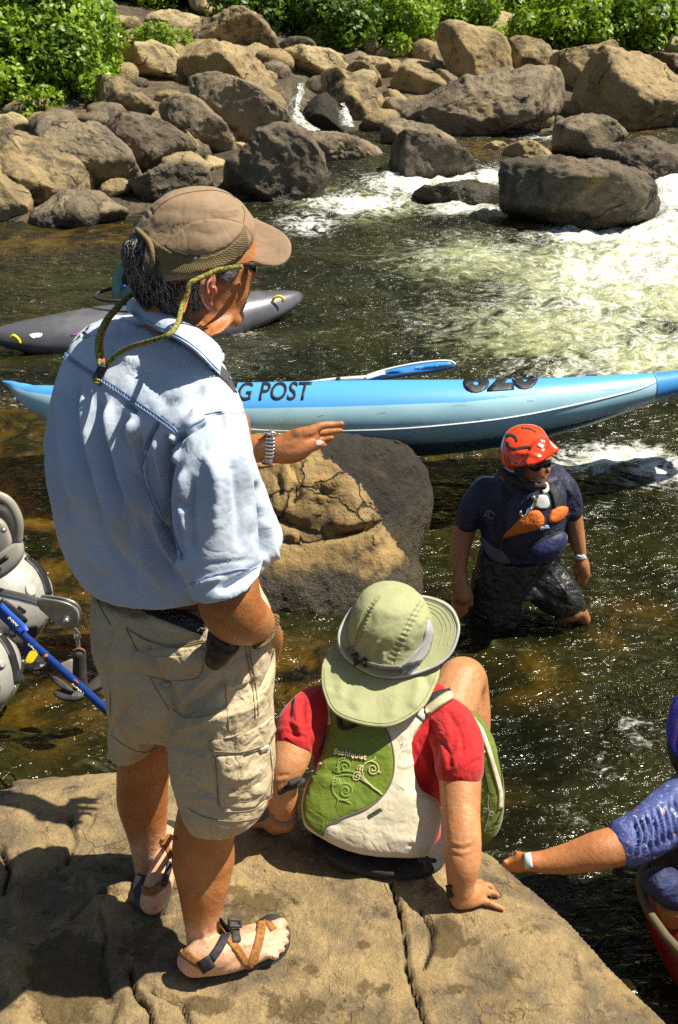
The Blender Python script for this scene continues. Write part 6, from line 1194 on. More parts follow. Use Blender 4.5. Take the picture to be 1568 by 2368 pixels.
obj('chin_strap', merge([limb([(1188, 1078, 4.16, 6), (1204, 1105, 4.14, 6), (1226, 1124, 4.14, 5)], 3, 8), limb([(1198, 1070, 4.15, 9), (1205, 1090, 4.14, 9)], 2, 10)]), BLK, hl)
g3 = thing('sunglasses', None, None, V(1250, 1078, 4.1)); g3.parent = p3; g3.location = Vector(V(1250, 1078, 4.1))-orig(p3)
obj('lens', merge([inflate([(1222, 1074), (1246, 1070), (1272, 1063), (1275, 1072), (1268, 1083), (1258, 1080), (1252, 1078), (1244, 1089), (1230, 1088)], 4.115, 0, .016, .6)]), GLASS, g3); obj('temple_arm', limb([(1200, 1072, 4.17, 4), (1228, 1074, 4.13, 4)], 1, 8), GLASS, g3)
# ================================================================ kayaker at the right edge
p4 = thing('person', 'person at the right frame edge in a blue patterned shirt, arm out to the ledge', 'person', Z(1600, 2120, .0))
PAT = NT('patterned_cloth'); _n1 = PAT.noise(34, 6, .68, 1.8); _n2 = PAT.noise(17, 5, .65, 1.4)
_c = PAT.mix(PAT.ramp(PAT.noise(6, 3), .4, .6), (.035, .055, .20), (.07, .095, .27)); _c = PAT.mix(PAT.ramp(_n1, .58, .66), _c, (.55, .60, .68)); _c = PAT.mix(PAT.ramp(_n2, .62, .68), _c, (.62, .22, .17)); _c = PAT.mix(PAT.ramp(_n1, .34, .27), _c, (.015, .02, .06))
PAT.bsdf(Base_Color=_c, Roughness=.6, Normal=PAT.bump(PAT.noise(20, 4), .9, .014))
bd4 = [limb([(1605, 1850, 2.52, 60), (1560, 1885, 2.42, 52), (1500, 1925, 2.34, 50), (1455, 1946, 2.31, 47), (1430, 1956, 2.30, 46), (1380, 1968, 2.29, 44), (1320, 1984, 2.29, 36), (1260, 1993, 2.29, 27), (1228, 1992, 2.29, 22)], 6, 24), limb([(1228, 1992, 2.29, 22), (1205, 1994, 2.31, 22), (1180, 1998, 2.32, 16)], 4, 14)]
for k, (dx, dy) in enumerate([(0, 0), (6, -8), (-4, 10), (10, 14)]): bd4.append(limb([(1196+dx, 1998+dy, 2.32, 8), (1176+dx, 1998+dy, 2.32, 6.5), (1160+dx, 2000+dy, 2.31, 5.5)], 3, 8))
bd4.append(limb([(1216, 1984, 2.31, 8), (1204, 1974, 2.32, 6), (1192, 1968, 2.33, 4)], 3, 8))
bd4 += [rows([row((1590, 1780), 2.55, (1760, 1790), 2.60, .14), row((1570, 1850), 2.55, (1850, 1860), 2.65, .24), row((1560, 1960), 2.53, (1830, 1970), 2.62, .26), row((1560, 2070), 2.53, (1820, 2080), 2.6, .28)], 4, 30), blob(V(1650, 1700, 2.62), (.08, .10, .12), 4), limb([(1655, 1740, 2.62, 46), (1665, 1800, 2.60, 48)], 2, 14),
        limb([(1620, 2080, 2.42, 70), (1590, 2090, 2.38, 56), (1556, 2092, 2.36, 40), (1580, 2150, 2.37, 32), (1620, 2230, 2.40, 28)], 4, 18), limb([(1760, 2080, 2.5, 70), (1740, 2110, 2.3, 56), (1780, 2200, 2.3, 40)], 3, 16), limb([(1830, 1880, 2.62, 60), (1900, 2000, 2.5, 48), (1850, 2080, 2.3, 34), (1790, 2090, 2.2, 30)], 4, 16)]
b4 = fuse(bd4, .0055, 4); b4 = folds(b4, [([(1452, 1912), (1470, 1928), (1486, 1950)], 5, -.006), ([(1462, 1906), (1480, 1924), (1496, 1944)], 4, -.004), ([(1442, 1940), (1452, 1968)], 6, .004)]); obj('body', b4, skin('skin_forearm', (.52, .23, .085), (.42, .17, .06)), p4); B4 = Surf(b4)
obj('wristband', ribbon(B4, [(1219, 1974), (1221, 1988), (1224, 2006)], 17, .0015), WBD, p4)
sl4 = fuse([limb([(1610, 1850, 2.52, 74), (1560, 1880, 2.42, 66), (1510, 1916, 2.35, 60), (1470, 1938, 2.32, 57), (1452, 1946, 2.31, 56)], 5, 30), rows([row((1585, 1790), 2.55, (1780, 1800), 2.60, .20), row((1560, 1850), 2.55, (1860, 1860), 2.65, .30), row((1550, 1960), 2.53, (1840, 1970), 2.62, .32)], 4, 30)], .005, 3)
F4 = []
for i in range(8): x = 1462+13*i; y = 1900-7*i; F4 += [([(x, y-6), (x+14, y+35), (x+6+3*i, y+85)], 4, -.010), ([(x+7, y-10), (x+21, y+32), (x+12+3*i, y+80)], 4, .007)]
sl4 = folds(sl4, F4); sl4 = ndisp(sl4, 24, .004, 2, 7); obj('shirt', sl4, PAT.m, p4)
obj('life_vest', fuse([inflate([(1560, 1930), (1600, 1900), (1700, 1880), (1820, 1900), (1840, 2060), (1700, 2110), (1560, 2090), (1508, 2010), (1520, 1990)], 2.46, 8, .15, .6, 5)], .008, 3), BLKF, p4)
obj('shorts', ndisp(fuse([limb([(1640, 2070, 2.44, 80), (1590, 2062, 2.40, 60), (1545, 2050, 2.36, 46), (1520, 2040, 2.34, 36)], 4, 22), limb([(1770, 2070, 2.5, 80), (1745, 2095, 2.36, 64)], 3, 20)], .006, 3), 16, .008, 3, 2), M('blue_shorts', (.03, .045, .14), (.015, .02, .06), vs=24, rough=.7, bump2=(24, .8, .01)), p4)
hl4 = thing('helmet', None, None, V(1640, 1690, 2.6)); hl4.parent = p4; hl4.location = Vector(V(1640, 1690, 2.6))-orig(p4)
obj('shell', fuse([rows([row((1590, 1622), 2.62, (1690, 1620), 2.62, .16), row((1556, 1650), 2.62, (1730, 1650), 2.62, .24), row((1542, 1690), 2.62, (1745, 1690), 2.62, .26), row((1541, 1720), 2.61, (1748, 1720), 2.61, .26), row((1560, 1745), 2.6, (1740, 1745), 2.6, .24)], 4, 36)], .007, 3), M('helmet_blue', (.01, .03, .70), rough=.3, bump=None, coat=.5), hl4)
obj('liner', fuse([rows([row((1542, 1725), 2.60, (1740, 1730), 2.6, .24), row((1545, 1760), 2.6, (1735, 1765), 2.6, .22), row((1572, 1790), 2.6, (1720, 1790), 2.6, .18)], 3, 30)], .008, 3), BLKF, hl4)
# ---------------------------------------------------------------- hull helper
def hull(P0, P1, hw, ztop, zbot, n=60, k=36, e=2.4, prof=None, rock=.1, dz=0):
    """kayak hull between two world points: half width hw, rockered ends"""
    P0 = np.array(P0); P1 = np.array(P1); D = P1-P0; L = np.linalg.norm(D[:2]); D = D/np.linalg.norm(D); S_ = np.array([D[1], -D[0], 0]); S_ /= np.linalg.norm(S_); R = []
    for i in range(n+1):
        t = i/n; c = P0+(P1-P0)*t; s = (1-abs(2*t-1)**2.4)**.75 if prof is None else prof(t); rk = rock*abs(2*t-1)**2.6
        w_ = max(hw*s, .004); zt = ztop*(.12+.88*s); zb = zbot*s+.015
        a = np.linspace(0, 2*math.pi, k, endpoint=False); x = np.sign(np.cos(a))*abs(np.cos(a))**(2/e)*w_; z = np.sin(a); z = np.where(z > 0, abs(z)**(2/1.7)*zt, -abs(z)**(2/2.6)*abs(zb))+np.where(z < 0, 0, 0)
        if zb > 0 or True: z = z+rk
        R.append(c+np.outer(x, S_)+np.outer(z, [0, 0, 1.]))
    return rings(R)
rk_ = thing('kayak', 'red kayak at the right frame edge holding the patterned shirt paddler', 'kayak', Z(1640, 2160, 0))
RKM = M('kayak_red', (.22, .006, .008), (.13, .005, .006), vs=6, rough=.35, bump=(20, .2, .003))
hr = hull(Z(1625, 2120, .12)+(-.02, .40, 0), Z(1905, 2320, .12)+(.2, -.45, 0), .34, .16, .14, rock=.05); obj('hull', hr, RKM, rk_)
obj('cockpit_rim', tube([list(Z(1768, 2190, .27)+np.array([.25*math.cos(a)-.16*math.sin(a), .34*math.sin(a), 0]))+[.014] for a in np.linspace(0, 6.283, 30)], 1, 8), M('tan_rim', (.12, .10, .05), rough=.8), rk_)
# ================================================================ grey kayak and its paddler
GK = NT('kayak_grey'); _c = GK.mix(GK.ramp(GK.noise(3, 4), .4, .6), (.075, .075, .085), (.12, .12, .13)); _c = GK.mix(GK.ramp(GK.noise(5, 6, .7), .60, .72), _c, (.30, .29, .30)); GK.bsdf(Base_Color=_c, Roughness=.36, Normal=GK.bump(GK.noise(30, 3), .2, .003))
K0 = V(-25, 822, 8.05); K1 = V(700, 712, 9.15); K0[2] = .03; K1[2] = .03
gk = thing('kayak', 'dark grey kayak with yellow grab loops floating behind the man', 'kayak', (K0+K1)/2*np.array([1, 1, 0]))
def gprof(t): return (math.sin(math.pi*min(max(t, 0), 1))**.62)
gh = hull(K0, K1, .32, .24, .16, prof=gprof, rock=.11, n=80, k=40, e=2.2); obj('hull', gh, GK.m, gk); GS = Surf(gh)
obj('deck_trim', merge([ribbon(GS, [(165, 776), (200, 766), (260, 752)], 4, .003)]), M('purple_line', (.30, .10, .32), rough=.5), gk)
obj('sticker', patch(GS, [(68, 774), (84, 770), (98, 772), (92, 781), (74, 783)], .002, 3), M('sticker_white', (.65, .68, .72), rough=.5), gk)
obj('sticker', merge([patch(GS, [(500, 790), (524, 783), (528, 792), (504, 800)], .002, 3), patch(GS, [(532, 780), (552, 776), (554, 784), (536, 790)], .002, 3)]), M('sticker_pale', (.6, .6, .6), rough=.5), gk)
YG = M('grab_yellow', (.85, .68, .01), rough=.45)
def loop(pts, Y, r): return tube([list(V(x, y, Y))+[r] for x, y in pts], 4, 10)
obj('grab_loop', loop([(630, 700), (634, 689), (646, 685), (655, 690), (654, 696)], float(GS.hit(640, 700)[0][1])-.02, .011), YG, gk)
obj('grab_loop', loop([(26, 780), (32, 776), (42, 784), (46, 792)], float(GS.hit(35, 790)[0][1])-.02, .012), YG, gk)
mid = (K0+K1)/2; cc = V(352, 748, 8.66)
obj('cockpit_rim', tube([list(np.array([cc[0], cc[1], .33])+np.array([.42*math.cos(a)*.98, .42*math.cos(a)*.3+.26*math.sin(a), 0]))+[.014] for a in np.linspace(0, 6.283, 30)], 1, 8), BLK, gk)
p5 = thing('person', 'paddler in a black vest and mint sleeves seated in the grey kayak', 'person', (cc[0], cc[1], .2))
MINT = M('mint_cloth', (.20, .36, .27), (.15, .28, .22), vs=10, rough=.8, bump2=(20, .8, .02))
X5, Y5 = cc[0], cc[1]
h5 = -.34
obj('body', fuse([blob((X5+.02, Y5, 1.10+h5), (.085, .105, .125), 4), tube([[X5, Y5, .98+h5, .06], [X5, Y5, .85+h5, .065]], 2, 12), tube([[X5, Y5, .85+h5, .15], [X5, Y5, .6+h5, .17], [X5, Y5, .15, .17]], 3, 20), tube([[X5-.2, Y5, .80+h5, .055], [X5-.22, Y5-.1, .60+h5, .045], [X5+.1, Y5-.2, .50+h5, .035], [X5+.18, Y5-.22, .50+h5, .035]], 4, 12), tube([[X5+.2, Y5+.1, .80+h5, .055], [X5+.34, Y5, .62+h5, .045], [X5+.42, Y5-.1, .55+h5, .035]], 4, 12), tube([[X5, Y5, .2, .1], [X5+.5, Y5+.1, .2, .07]], 2, 12)], .012, 3), SK3, p5)
obj('sleeves', fuse([tube([[X5-.05, Y5, .86+h5, .10], [X5-.19, Y5-.01, .80+h5, .085], [X5-.225, Y5-.06, .64+h5, .07]], 4, 16), tube([[X5+.05, Y5, .86+h5, .10], [X5+.21, Y5+.08, .79+h5, .08], [X5+.30, Y5+.02, .65+h5, .07]], 4, 16)], .01, 3), MINT, p5)
pv5 = fuse([tube([[X5-.02, Y5+.02, .92+h5, .12, 1], [X5-.04, Y5+.02, .80+h5, .19, 1], [X5-.04, Y5+.02, .60+h5, .20, 1], [X5, Y5, .20, .19, 1]], 5, 24)], .01, 3); v5 = obj('life_vest', pv5, BLKF, p5)
v5s = Surf(pv5); obj('mint_back', patch(v5s, [(284, 672), (300, 658), (318, 655), (330, 672), (326, 700), (290, 716), (276, 705)], .012, 5), MINT, v5)
obj('blue_trim', merge([ribbon(v5s, [(272, 710), (272, 690), (282, 668), (292, 660)], 5, .02)]), M('trim_blue', (.02, .13, .45), rough=.5), v5)
obj('helmet', blob((X5+.02, Y5, 1.14+h5), (.115, .135, .12), 4), BLKF, p5)
# ================================================================ blue inflatable kayak
BL1 = M('pvc_blue', (.085, .36, .74), (.07, .32, .68), vs=3, rough=.38, bump=(8, .15, .01)); BL2 = M('pvc_light', (.36, .60, .68), (.30, .53, .63), vs=3, rough=.42, bump=(8, .15, .01)); BL3 = M('pvc_navy', (.04, .12, .22), (.03, .09, .17), vs=4, rough=.35, bump=(8, .2, .01)); WS_ = M('seam_white', (.75, .78, .78), rough=.5)
BLT = M('pvc_tip', (.045, .24, .58), rough=.4)
st_ = [(8, 880, 886, 5.9), (30, 881, 903, 5.85), (60, 889, 935, 5.75), (105, 890, 965, 5.65), (180, 890, 1000, 5.55), (300, 888, 1022, 5.45), (450, 886, 1032, 5.38), (600, 883, 1035, 5.34), (750, 880, 1034, 5.32), (900, 878, 1030, 5.32), (1060, 877, 1022, 5.34), (1200, 875, 1004, 5.38), (1300, 872, 985, 5.42), (1400, 867, 960, 5.48), (1470, 864, 938, 5.53), (1530, 860, 920, 5.6), (1600, 852, 905, 5.7), (1680, 842, 880, 5.8), (1760, 830, 850, 5.9)]
C = cr(st_, 26); W_ = []
for x, yt, yb, Y in C: yc = (yt+yb)/2; W_.append(list(V(x, yc, Y))+[(yb-yt)/2*pm(yc, Y)*.985])
tube1 = tube(W_, 1, 72)
bt = thing('inflatable_kayak', 'light blue inflatable kayak with black lettering resting on the brown boulder', 'kayak', V(800, 1060, 5.4))
def bound(x): return np.interp(x, [0, 60, 105, 565, 800, 1075, 1300, 1500, 1560, 1800], [884, 905, 912, 945, 940, 930, 905, 874, 866, 840])
# colours by panel
tv1, tf1 = tube1; X1, Y1, _ = proj(tv1); N1 = normals(tv1, tf1); N1 = N1 if N1[tv1[:, 2].argmax(), 2] > 0 else -N1; front = ((CAM-tv1)*N1).sum(1) > -.02
pan = np.where(front, Y1-bound(X1), np.where(N1[:, 2] > 0, -40., 40.))
PV = NT('pvc_two_tone'); _c = PV.mix(PV.ramp(PV.attr('panel'), -.8, .8), (.085, .36, .74), PV.mix(PV.ramp(PV.noise(3, 4), .4, .6), (.36, .60, .68), (.30, .53, .63))); _c = PV.mix(PV.ramp(PV.attr('tip'), -.8, .8), _c, (.045, .24, .58))
_c = PV.mix(PV.math('MULTIPLY', PV.ramp(PV.noise(7, 8, .8), .58, .74), .35), _c, (.16, .24, .27)); PV.bsdf(Base_Color=_c, Roughness=.40, Normal=PV.bump(PV.noise(8, 4), .2, .008))
o1 = obj('side_tube', tube1, PV.m, bt, colr={'panel': pan, 'tip': X1-1518})
T1 = Surf(tube1)
w2 = [[x, y+.62, z-.27, r] for x, y, z, r in W_]
for i, q in enumerate(w2):
    t_ = i/(len(w2)-1); s = (math.sin(math.pi*t_))**.5; q[1] = W_[i][1]+.62*s; q[2] = W_[i][2]-.27*s
obj('side_tube', tube(w2, 1, 40), BL1, bt)
fl5 = []
for i in range(20, len(W_)-13, 13):
    a = np.array(W_[i]); b_ = np.array(w2[i]); m = (a[:3]+b_[:3])/2; u = (b_[:3]-a[:3])/2; r_ = a[3]; dn = np.array([0, -.39, -.92]); an = np.linspace(0, 2*math.pi, 40, endpoint=False)
    fl5.append(m+np.outer(np.cos(an), u)*1.05+np.outer(np.sin(an), dn)*r_*.62+dn*r_*.80)
flo = rings(fl5); obj('floor', flo, BL3, bt); FLO = Surf(flo)
obj('seam', cord(T1, [(565, 992), (650, 996), (790, 996), (950, 990), (1150, 970), (1300, 943), (1460, 905), (1516, 884)], .0045, .001), WS_, bt)
hol = []
for x, y, a in [(905, 1043, 6), (925, 1046, 9), (948, 1044, 7), (966, 1045, 10), (985, 1042, 6), (1060, 1030, 7), (1085, 1028, 10), (1110, 1024, 7), (820, 1046, 5)]:
    h = Surf.hit(FLO, x, y); hol.append(patch(FLO, [(x+a*math.cos(q), y+a*.5*math.sin(q)) for q in np.linspace(0, 6.28, 10, endpoint=False)], .002, 3))
obj('drain_hole', merge(hol), BLK, bt)
SC_ = M('scuff_dark', (.10, .16, .20), rough=.7)
r = np.random.RandomState(12); scf = []
for i in range(12):
    x = r.uniform(600, 1480); y = r.uniform(900, 985); L_ = r.uniform(6, 34); scf.append(cord(T1, [(x, y), (x+L_, y-L_*r.uniform(0, .12)+r.uniform(-2, 2))], r.uniform(.0005, .0011), -.0001, step=6))
obj('scuff_marks', merge(scf), SC_, bt)
LK = M('letter_black', (.012, .013, .016), rough=.5)
obj('lettering', lettering(T1, 'TRADING POST', 372, 927, 722, 924, 40, .004, bold=.01, shear=.25, sub=2), LK, bt)
obj('number', lettering(T1, '620', 1072, 905, 1248, 893, 56, .004, bold=.055, shear=.05, sub=2), LK, bt)
obj('tip_seam', cord(T1, [(1512, 862), (1520, 888), (1518, 915)], .004, .001), M('tip_seam_blue', (.04, .2, .45), rough=.5), bt)
pd = thing('paddle', 'blue and white paddle blade sticking up out of the blue boat', 'paddle', V(900, 860, 5.75))
PB = M('paddle_blue', (.06, .28, .62), rough=.3, bump=None); PWm = M('paddle_white', (.8, .78, .70), rough=.35, bump=None); PBk = M('paddle_black', (.02, .03, .04), rough=.3, bump=None)
bo = [(842, 874), (862, 862), (900, 852), (960, 840), (1010, 834), (1040, 834), (1054, 842), (1046, 850), (1010, 858), (950, 866), (890, 876), (850, 882)]
ib = inflate(bo, 5.72, 40, .012, .6, 5); obj('blade', ib, PB, pd); IB = Surf(ib)
obj('blade_edge', merge([cord(IB, [(850, 868), (900, 853), (960, 841), (1010, 835), (1040, 835), (1052, 842)], .006, .001), ribbon(IB, [(842, 877), (868, 868), (890, 862)], 9, .004)]), PWm, pd)
obj('blade_back', cord(IB, [(880, 877), (950, 866), (1010, 858), (1048, 847)], .012, -.004), PBk, pd)
obj('shaft', tube([list(V(850, 876, 5.72))+[.020], list(V(800, 878, 5.75))+[.016], list(V(740, 884, 5.8))+[.016], list(V(500, 920, 6.0))+[.016]], 3, 14), PWm, pd)
obj('shaft_ring', limb([(782, 879, 5.76, 7), (786, 878.5, 5.76, 7)], 1, 12), BLK, pd)
# ================================================================ raft, frame, anchor
RG = M('raft_grey', (.40, .39, .35), (.35, .34, .31), vs=4, rough=.5, bump=(12, .15, .004), mottle=(60, (.32, .31, .28))); RBK = M('raft_black', (.02, .02, .022), rough=.5); ALU = M('aluminium', (.62, .61, .58), (.5, .49, .46), vs=12, rough=.34, metal=.9, bump=(60, .2, .001)); PLG = M('grey_plastic', (.33, .31, .26), (.28, .26, .22), vs=9, rough=.5, bump=(40, .2, .002))
BLUE = M('blue_webbing', (.010, .055, .30), (.008, .04, .22), vs=40, rough=.55, bump=(240, .5, .001)); WPR = M('strap_print', (.70, .66, .45), rough=.6)
raft = thing('raft', 'grey inflatable raft with black bands at the left frame edge', 'raft', Z(-60, 1640, 0))
t1 = limb([(-420, 1250, 4.3, 118), (-200, 1300, 4.1, 112), (-60, 1350, 3.95, 118), (-5, 1378, 3.88, 118), (10, 1384, 3.86, 112)], 6, 56)
t2 = limb([(-500, 1500, 3.9, 120), (-250, 1540, 3.75, 122), (-110, 1548, 3.65, 118), (-66, 1550, 3.62, 114)], 6, 56)
obj('tube', t1, RG, raft); obj('tube', t2, RG, raft); RS1 = Surf(t1); RS2 = Surf(t2)
obj('band', ribbon(RS1, [(60, 1287), (85, 1310), (102, 1340), (112, 1375)], 15, .004), RBK, raft)
obj('band', merge([ribbon(RS2, [(0, 1470), (20, 1500), (34, 1540), (40, 1580)], 16, .004), ribbon(RS1, [(0, 1390), (30, 1412), (56, 1440)], 20, .004)]), RBK, raft)
obj('dark_patch', patch(RS1, [(58, 1470), (64, 1450), (84, 1446), (86, 1462), (74, 1478), (60, 1482)], .004, 4), RBK, raft)
obj('lettering', merge([lettering(RS1, 'M', 42, 1434, 60, 1412, 20, .003, bold=.03), lettering(RS1, 'CU', 16, 1494, 40, 1462, 20, .003, bold=.03)]), LK, raft)
pieces('valve', ([patch(RS1, [(58, 1356), (72, 1352), (82, 1362), (80, 1376), (64, 1376)], .008, 4), patch(RS2, [(-2, 1528), (6, 1528), (10, 1536), (2, 1544), (-4, 1540)], .01, 3)]), M('valve_grey', (.42, .42, .37), rough=.5), raft)
obj('safety_line', tube([list(V(111, 1425, 3.8))+[.003], list(V(95, 1460, 3.8))+[.003], list(V(84, 1478, 3.8))+[.003]], 2, 6), WPR, raft)
obj('grab_line', tube([list(V(35, 1588, 3.5))+[.003], list(V(16, 1622, 3.5))+[.003], list(V(-4, 1650, 3.5))+[.003]], 2, 6), WPR, raft)
seat = subthing('seat', V(0, 1330, 3.7), raft)
rim = [(-160, 1180), (-90, 1145), (-40, 1140), (0, 1148), (22, 1162), (38, 1188), (44, 1215), (42, 1250)]
obj('rim', tube([list(V(x, y, 3.62))+[.011, 1.6] for x, y in rim], 5, 12), PLG, seat)
obj('seat_back', inflate([(-150, 1200), (-60, 1160), (0, 1168), (26, 1190), (34, 1240), (0, 1290), (-100, 1300), (-160, 1260)], 3.78, 10, .03, .5, 5), M('seat_dark', (.03, .028, .024), rough=.7), seat)
obj('seat_pan', merge([inflate([(-140, 1190), (-60, 1178), (0, 1200), (20, 1228), (26, 1262), (0, 1290), (-90, 1310), (-140, 1280)], 3.66, 10, .025, .5, 5), inflate([(-120, 1330), (-20, 1290), (20, 1262), (44, 1246), (54, 1262), (52, 1288), (30, 1318), (-10, 1344), (-80, 1370)], 3.60, 20, .035, .6, 5)]), PLG, seat)
obj('seat_slot', tube([list(V(x, y, 3.56))+[.010] for x, y in [(-20, 1308), (0, 1300), (14, 1290)]], 2, 8), RBK, seat)
obj('bolt', merge([blob(V(8, 1226, 3.60), (.012, .012, .012), 3)]), ALU, seat)
arm = subthing('anchor_arm', V(0, 1370, 3.6), raft)
obj('pipe', limb([(-80, 1346, 3.68, 11), (0, 1370, 3.6, 11), (50, 1382, 3.55, 11), (92, 1394, 3.5, 10.5)], 3, 18), ALU, arm)
pl_ = [(88, 1384), (120, 1386), (150, 1392), (170, 1402), (180, 1418), (180, 1440), (170, 1453), (150, 1452), (130, 1440), (100, 1415), (90, 1404)]
obj('bracket_plate', inflate(pl_, 3.44, 0, .005, .3, 5), ALU, arm); obj('bracket_plate', inflate([(x+8, y-7) for x, y in pl_], 3.50, 0, .005, .3, 5), ALU, arm)
obj('pulley', fuse([inflate([(158+26*math.cos(a), 1425+26*math.sin(a)) for a in np.linspace(0, 6.28, 16, endpoint=False)], 3.47, 0, .014, .4, 4)], .005, 2), M('pulley_grey', (.5, .5, .48), rough=.4, metal=.6), arm)
obj('axle_bolt', blob(V(153, 1435, 3.43), (.012, .012, .012), 3), ALU, arm)
anc = thing('anchor', 'black folding anchor hanging from the aluminium arm over the water', 'anchor', V(185, 1600, 3.45))
obj('shackle', merge([tube([list(V(x, y, 3.45))+[.006] for x, y in [(172, 1452), (180, 1462), (186, 1474), (176, 1478), (174, 1466)]], 3, 8), limb([(178, 1470, 3.45, 7), (180, 1476, 3.45, 7)], 1, 8)]), STEEL, anc)
obj('shank', limb([(179, 1470, 3.45, 5), (182, 1500, 3.45, 5), (184, 1520, 3.45, 5)], 2, 10), ALU, anc)
obj('rope_collar', tube([list(V(x, y, 3.44))+[.004] for x, y in [(170, 1504), (184, 1500), (196, 1506), (186, 1512), (172, 1510)]], 3, 6), M('rust', (.25, .09, .03), rough=.9), anc)
obj('sleeve', limb([(184, 1512, 3.45, 15), (184, 1550, 3.45, 16), (186, 1590, 3.45, 17)], 3, 20), RUB, anc)
obj('fluke', inflate([(128, 1542), (150, 1530), (170, 1526), (172, 1570), (150, 1556), (140, 1550)], 3.50, 30, .012, .5, 4), M('fluke_grey', (.22, .20, .17), rough=.6), anc)
obj('fluke', inflate([(110, 1560), (130, 1566), (165, 1590), (170, 1602), (140, 1590)], 3.42, 50, .012, .5, 4), RUB, anc)
obj('fluke', inflate([(124, 1600), (150, 1594), (190, 1602), (200, 1612), (170, 1622), (135, 1616)], 3.40, 50, .015, .5, 4), RUB, anc)
obj('fluke', inflate([(198, 1590), (225, 1565), (250, 1556), (262, 1580), (235, 1592), (205, 1604)], 3.48, 50, .015, .5, 4), RUB, anc)
strp = thing('cam_strap', 'long blue webbing strap running from the raft to the ledge', 'strap', slab_at(410, 1800))
def rib3(pts, w_, t_=.003):
    R = []; P = cr([list(V(*p)) for p in pts], 6); T = np.gradient(P, axis=0)
    for p, t in zip(P, T):
        s = np.cross(t, FW); s /= np.linalg.norm(s); n = np.cross(s, t); n /= np.linalg.norm(n)
        R.append(np.array([p-s*w_/2+n*t_/2, p+s*w_/2+n*t_/2, p+s*w_/2-n*t_/2, p-s*w_/2-n*t_/2]))
    return rings(R)
r1 = rib3([(-30, 1385, 3.62), (0, 1418, 3.55), (110, 1520, 3.3), (250, 1646, 2.98), (410, 1800, 2.62)], .030); obj('webbing', r1, BLUE, strp)
obj('webbing', rib3([(0, 1400, 3.56), (20, 1420, 3.52), (50, 1448, 3.46), (60, 1462, 3.44)], .028), M('blue_webbing_light', (.02, .10, .50), rough=.5), strp)
obj('webbing', rib3([(60, 1470, 3.5), (66, 1500, 3.5), (64, 1530, 3.48)], .028), BLUE, strp); obj('webbing', rib3([(78, 1490, 3.5), (74, 1510, 3.5), (68, 1532, 3.48)], .026), BLUE, strp)
obj('webbing', rib3([(160, 1568, 3.24), (250, 1650, 3.03), (410, 1806, 2.64)], .022), BLUE, strp)
Sr = Surf(r1, rib3([(0, 1400, 3.56), (20, 1420, 3.52), (50, 1448, 3.46), (60, 1462, 3.44)], .028))
obj('strap_lettering', merge([lettering(Sr, 'NRS-4', 88, 1510, 66, 1488, 8, .002, bold=.03, sub=0), lettering(Sr, 'NRS-6', 194, 1604, 168, 1580, 8, .002, bold=.03, sub=0), lettering(Sr, 'NRS-3', 42, 1446, 22, 1426, 7, .002, bold=.03, sub=0)]), WPR, strp)
obj('orange_stitching', merge([ribbon(Sr, [(98, 1526), (110, 1514)], 6, .003), ribbon(Sr, [(172, 1572), (182, 1580)], 3, .003)]), ORG, strp)
tgm = thing('tag_bundle', 'yellow and white plastic tags tied under the blue strap', 'tags', V(80, 1535, 3.45))
obj('yellow_tag', inflate([(58, 1530), (70, 1506), (84, 1504), (88, 1512), (76, 1532), (66, 1534)], 3.42, 30, .004, .4, 4), M('tag_yellow', (.85, .62, .01), rough=.5), tgm)
obj('white_tag', merge([inflate([(80, 1528), (86, 1508), (104, 1504), (112, 1516), (98, 1530)], 3.44, 30, .004, .4, 4), inflate([(92, 1500), (102, 1502), (112, 1510), (106, 1518)], 3.40, 30, .006, .4, 3), inflate([(70, 1538), (100, 1530), (106, 1536), (84, 1548)], 3.45, 30, .004, .4, 4)]), M('tag_white', (.62, .60, .58), rough=.5), tgm)
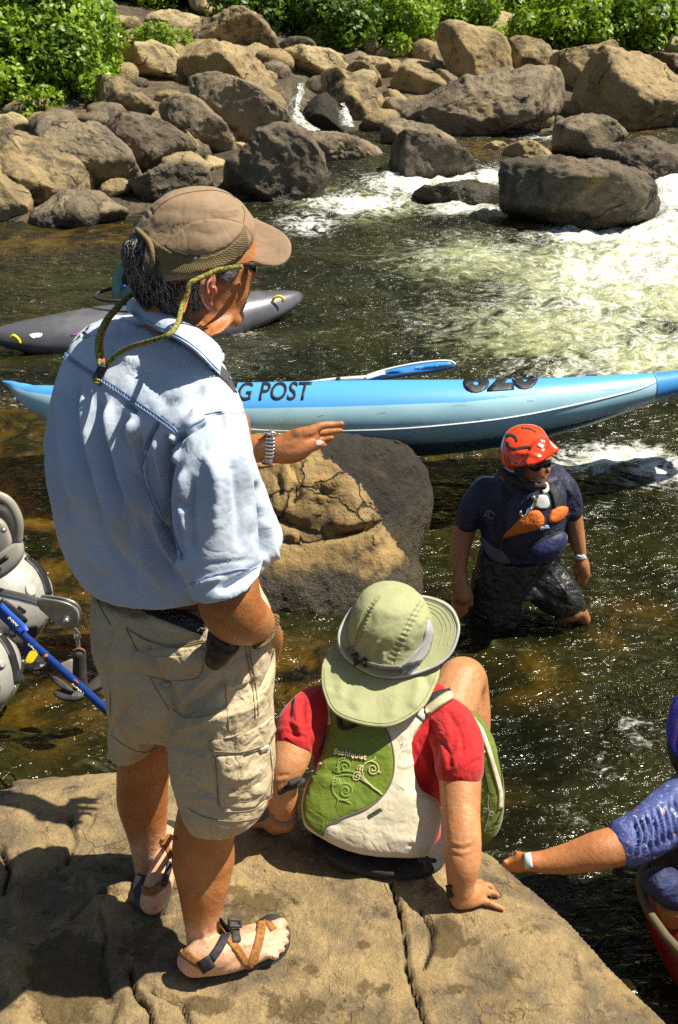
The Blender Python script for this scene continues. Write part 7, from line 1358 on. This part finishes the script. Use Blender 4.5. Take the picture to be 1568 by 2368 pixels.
obj('float', limb([(58, 1540, 3.44, 6), (74, 1536, 3.44, 9), (84, 1532, 3.44, 5)], 3, 12), PLG, tgm)
obj('cord_end', tube([list(V(x, y, 3.43))+[.009*s_] for x, y, s_ in [(54, 1528, .8), (52, 1548, .8), (46, 1556, 1), (50, 1568, 1.5), (54, 1574, .4)]], 4, 8), M('cord_cream', (.6, .55, .40), rough=.8), tgm)
# ================================================================ helper mostly hidden behind the standing man (only the fingertips show)
p6 = thing('person', 'crouching helper hidden behind the man, only fingers on the boulder showing', 'person', Z(480, 1330, 0))
hp = [limb([(480, 1075, 3.9, 40), (540, 1078, 3.85, 18), (575, 1078, 3.84, 14), (600, 1077, 3.83, 9)], 4, 12), limb([(590, 1079, 3.83, 6.5), (612, 1079, 3.82, 5.2), (630, 1076, 3.81, 4.5), (637, 1075, 3.81, 3.5)], 4, 10), limb([(590, 1070, 3.84, 6), (606, 1068, 3.84, 5)], 2, 8),
      limb([(420, 1020, 4.0, 44), (480, 1075, 3.9, 36)], 3, 12), rows([row((300, 980), 4.05, (440, 980), 4.05, .2), row((290, 1080), 4.05, (450, 1080), 4.05, .25), row((300, 1240), 4.05, (450, 1240), 4.05, .28), row((300, 1330), 4.05, (450, 1330), 4.05, .28)], 4, 24), blob(V(370, 900, 4.05), (.08, .10, .12), 4), limb([(370, 930, 4.05, 26), (370, 980, 4.05, 28)], 2, 12), limb([(310, 1000, 4.05, 34), (290, 1110, 4.0, 28), (330, 1180, 3.9, 22)], 3, 12)]
obj('body', fuse(hp, .006, 3), SK, p6)
obj('shirt', fuse([rows([row((310, 970), 4.05, (430, 970), 4.05, .24), row((285, 1010), 4.05, (455, 1010), 4.05, .29), row((290, 1240), 4.05, (455, 1240), 4.05, .31), row((300, 1300), 4.05, (450, 1300), 4.05, .3)], 4, 24)], .01, 3), NAVY, p6)
obj('cap', fuse([rows([row((340, 870), 4.05, (400, 870), 4.05, .2), row((330, 900), 4.05, (410, 900), 4.05, .24)], 3, 24)], .01, 2), NAVY, p6)
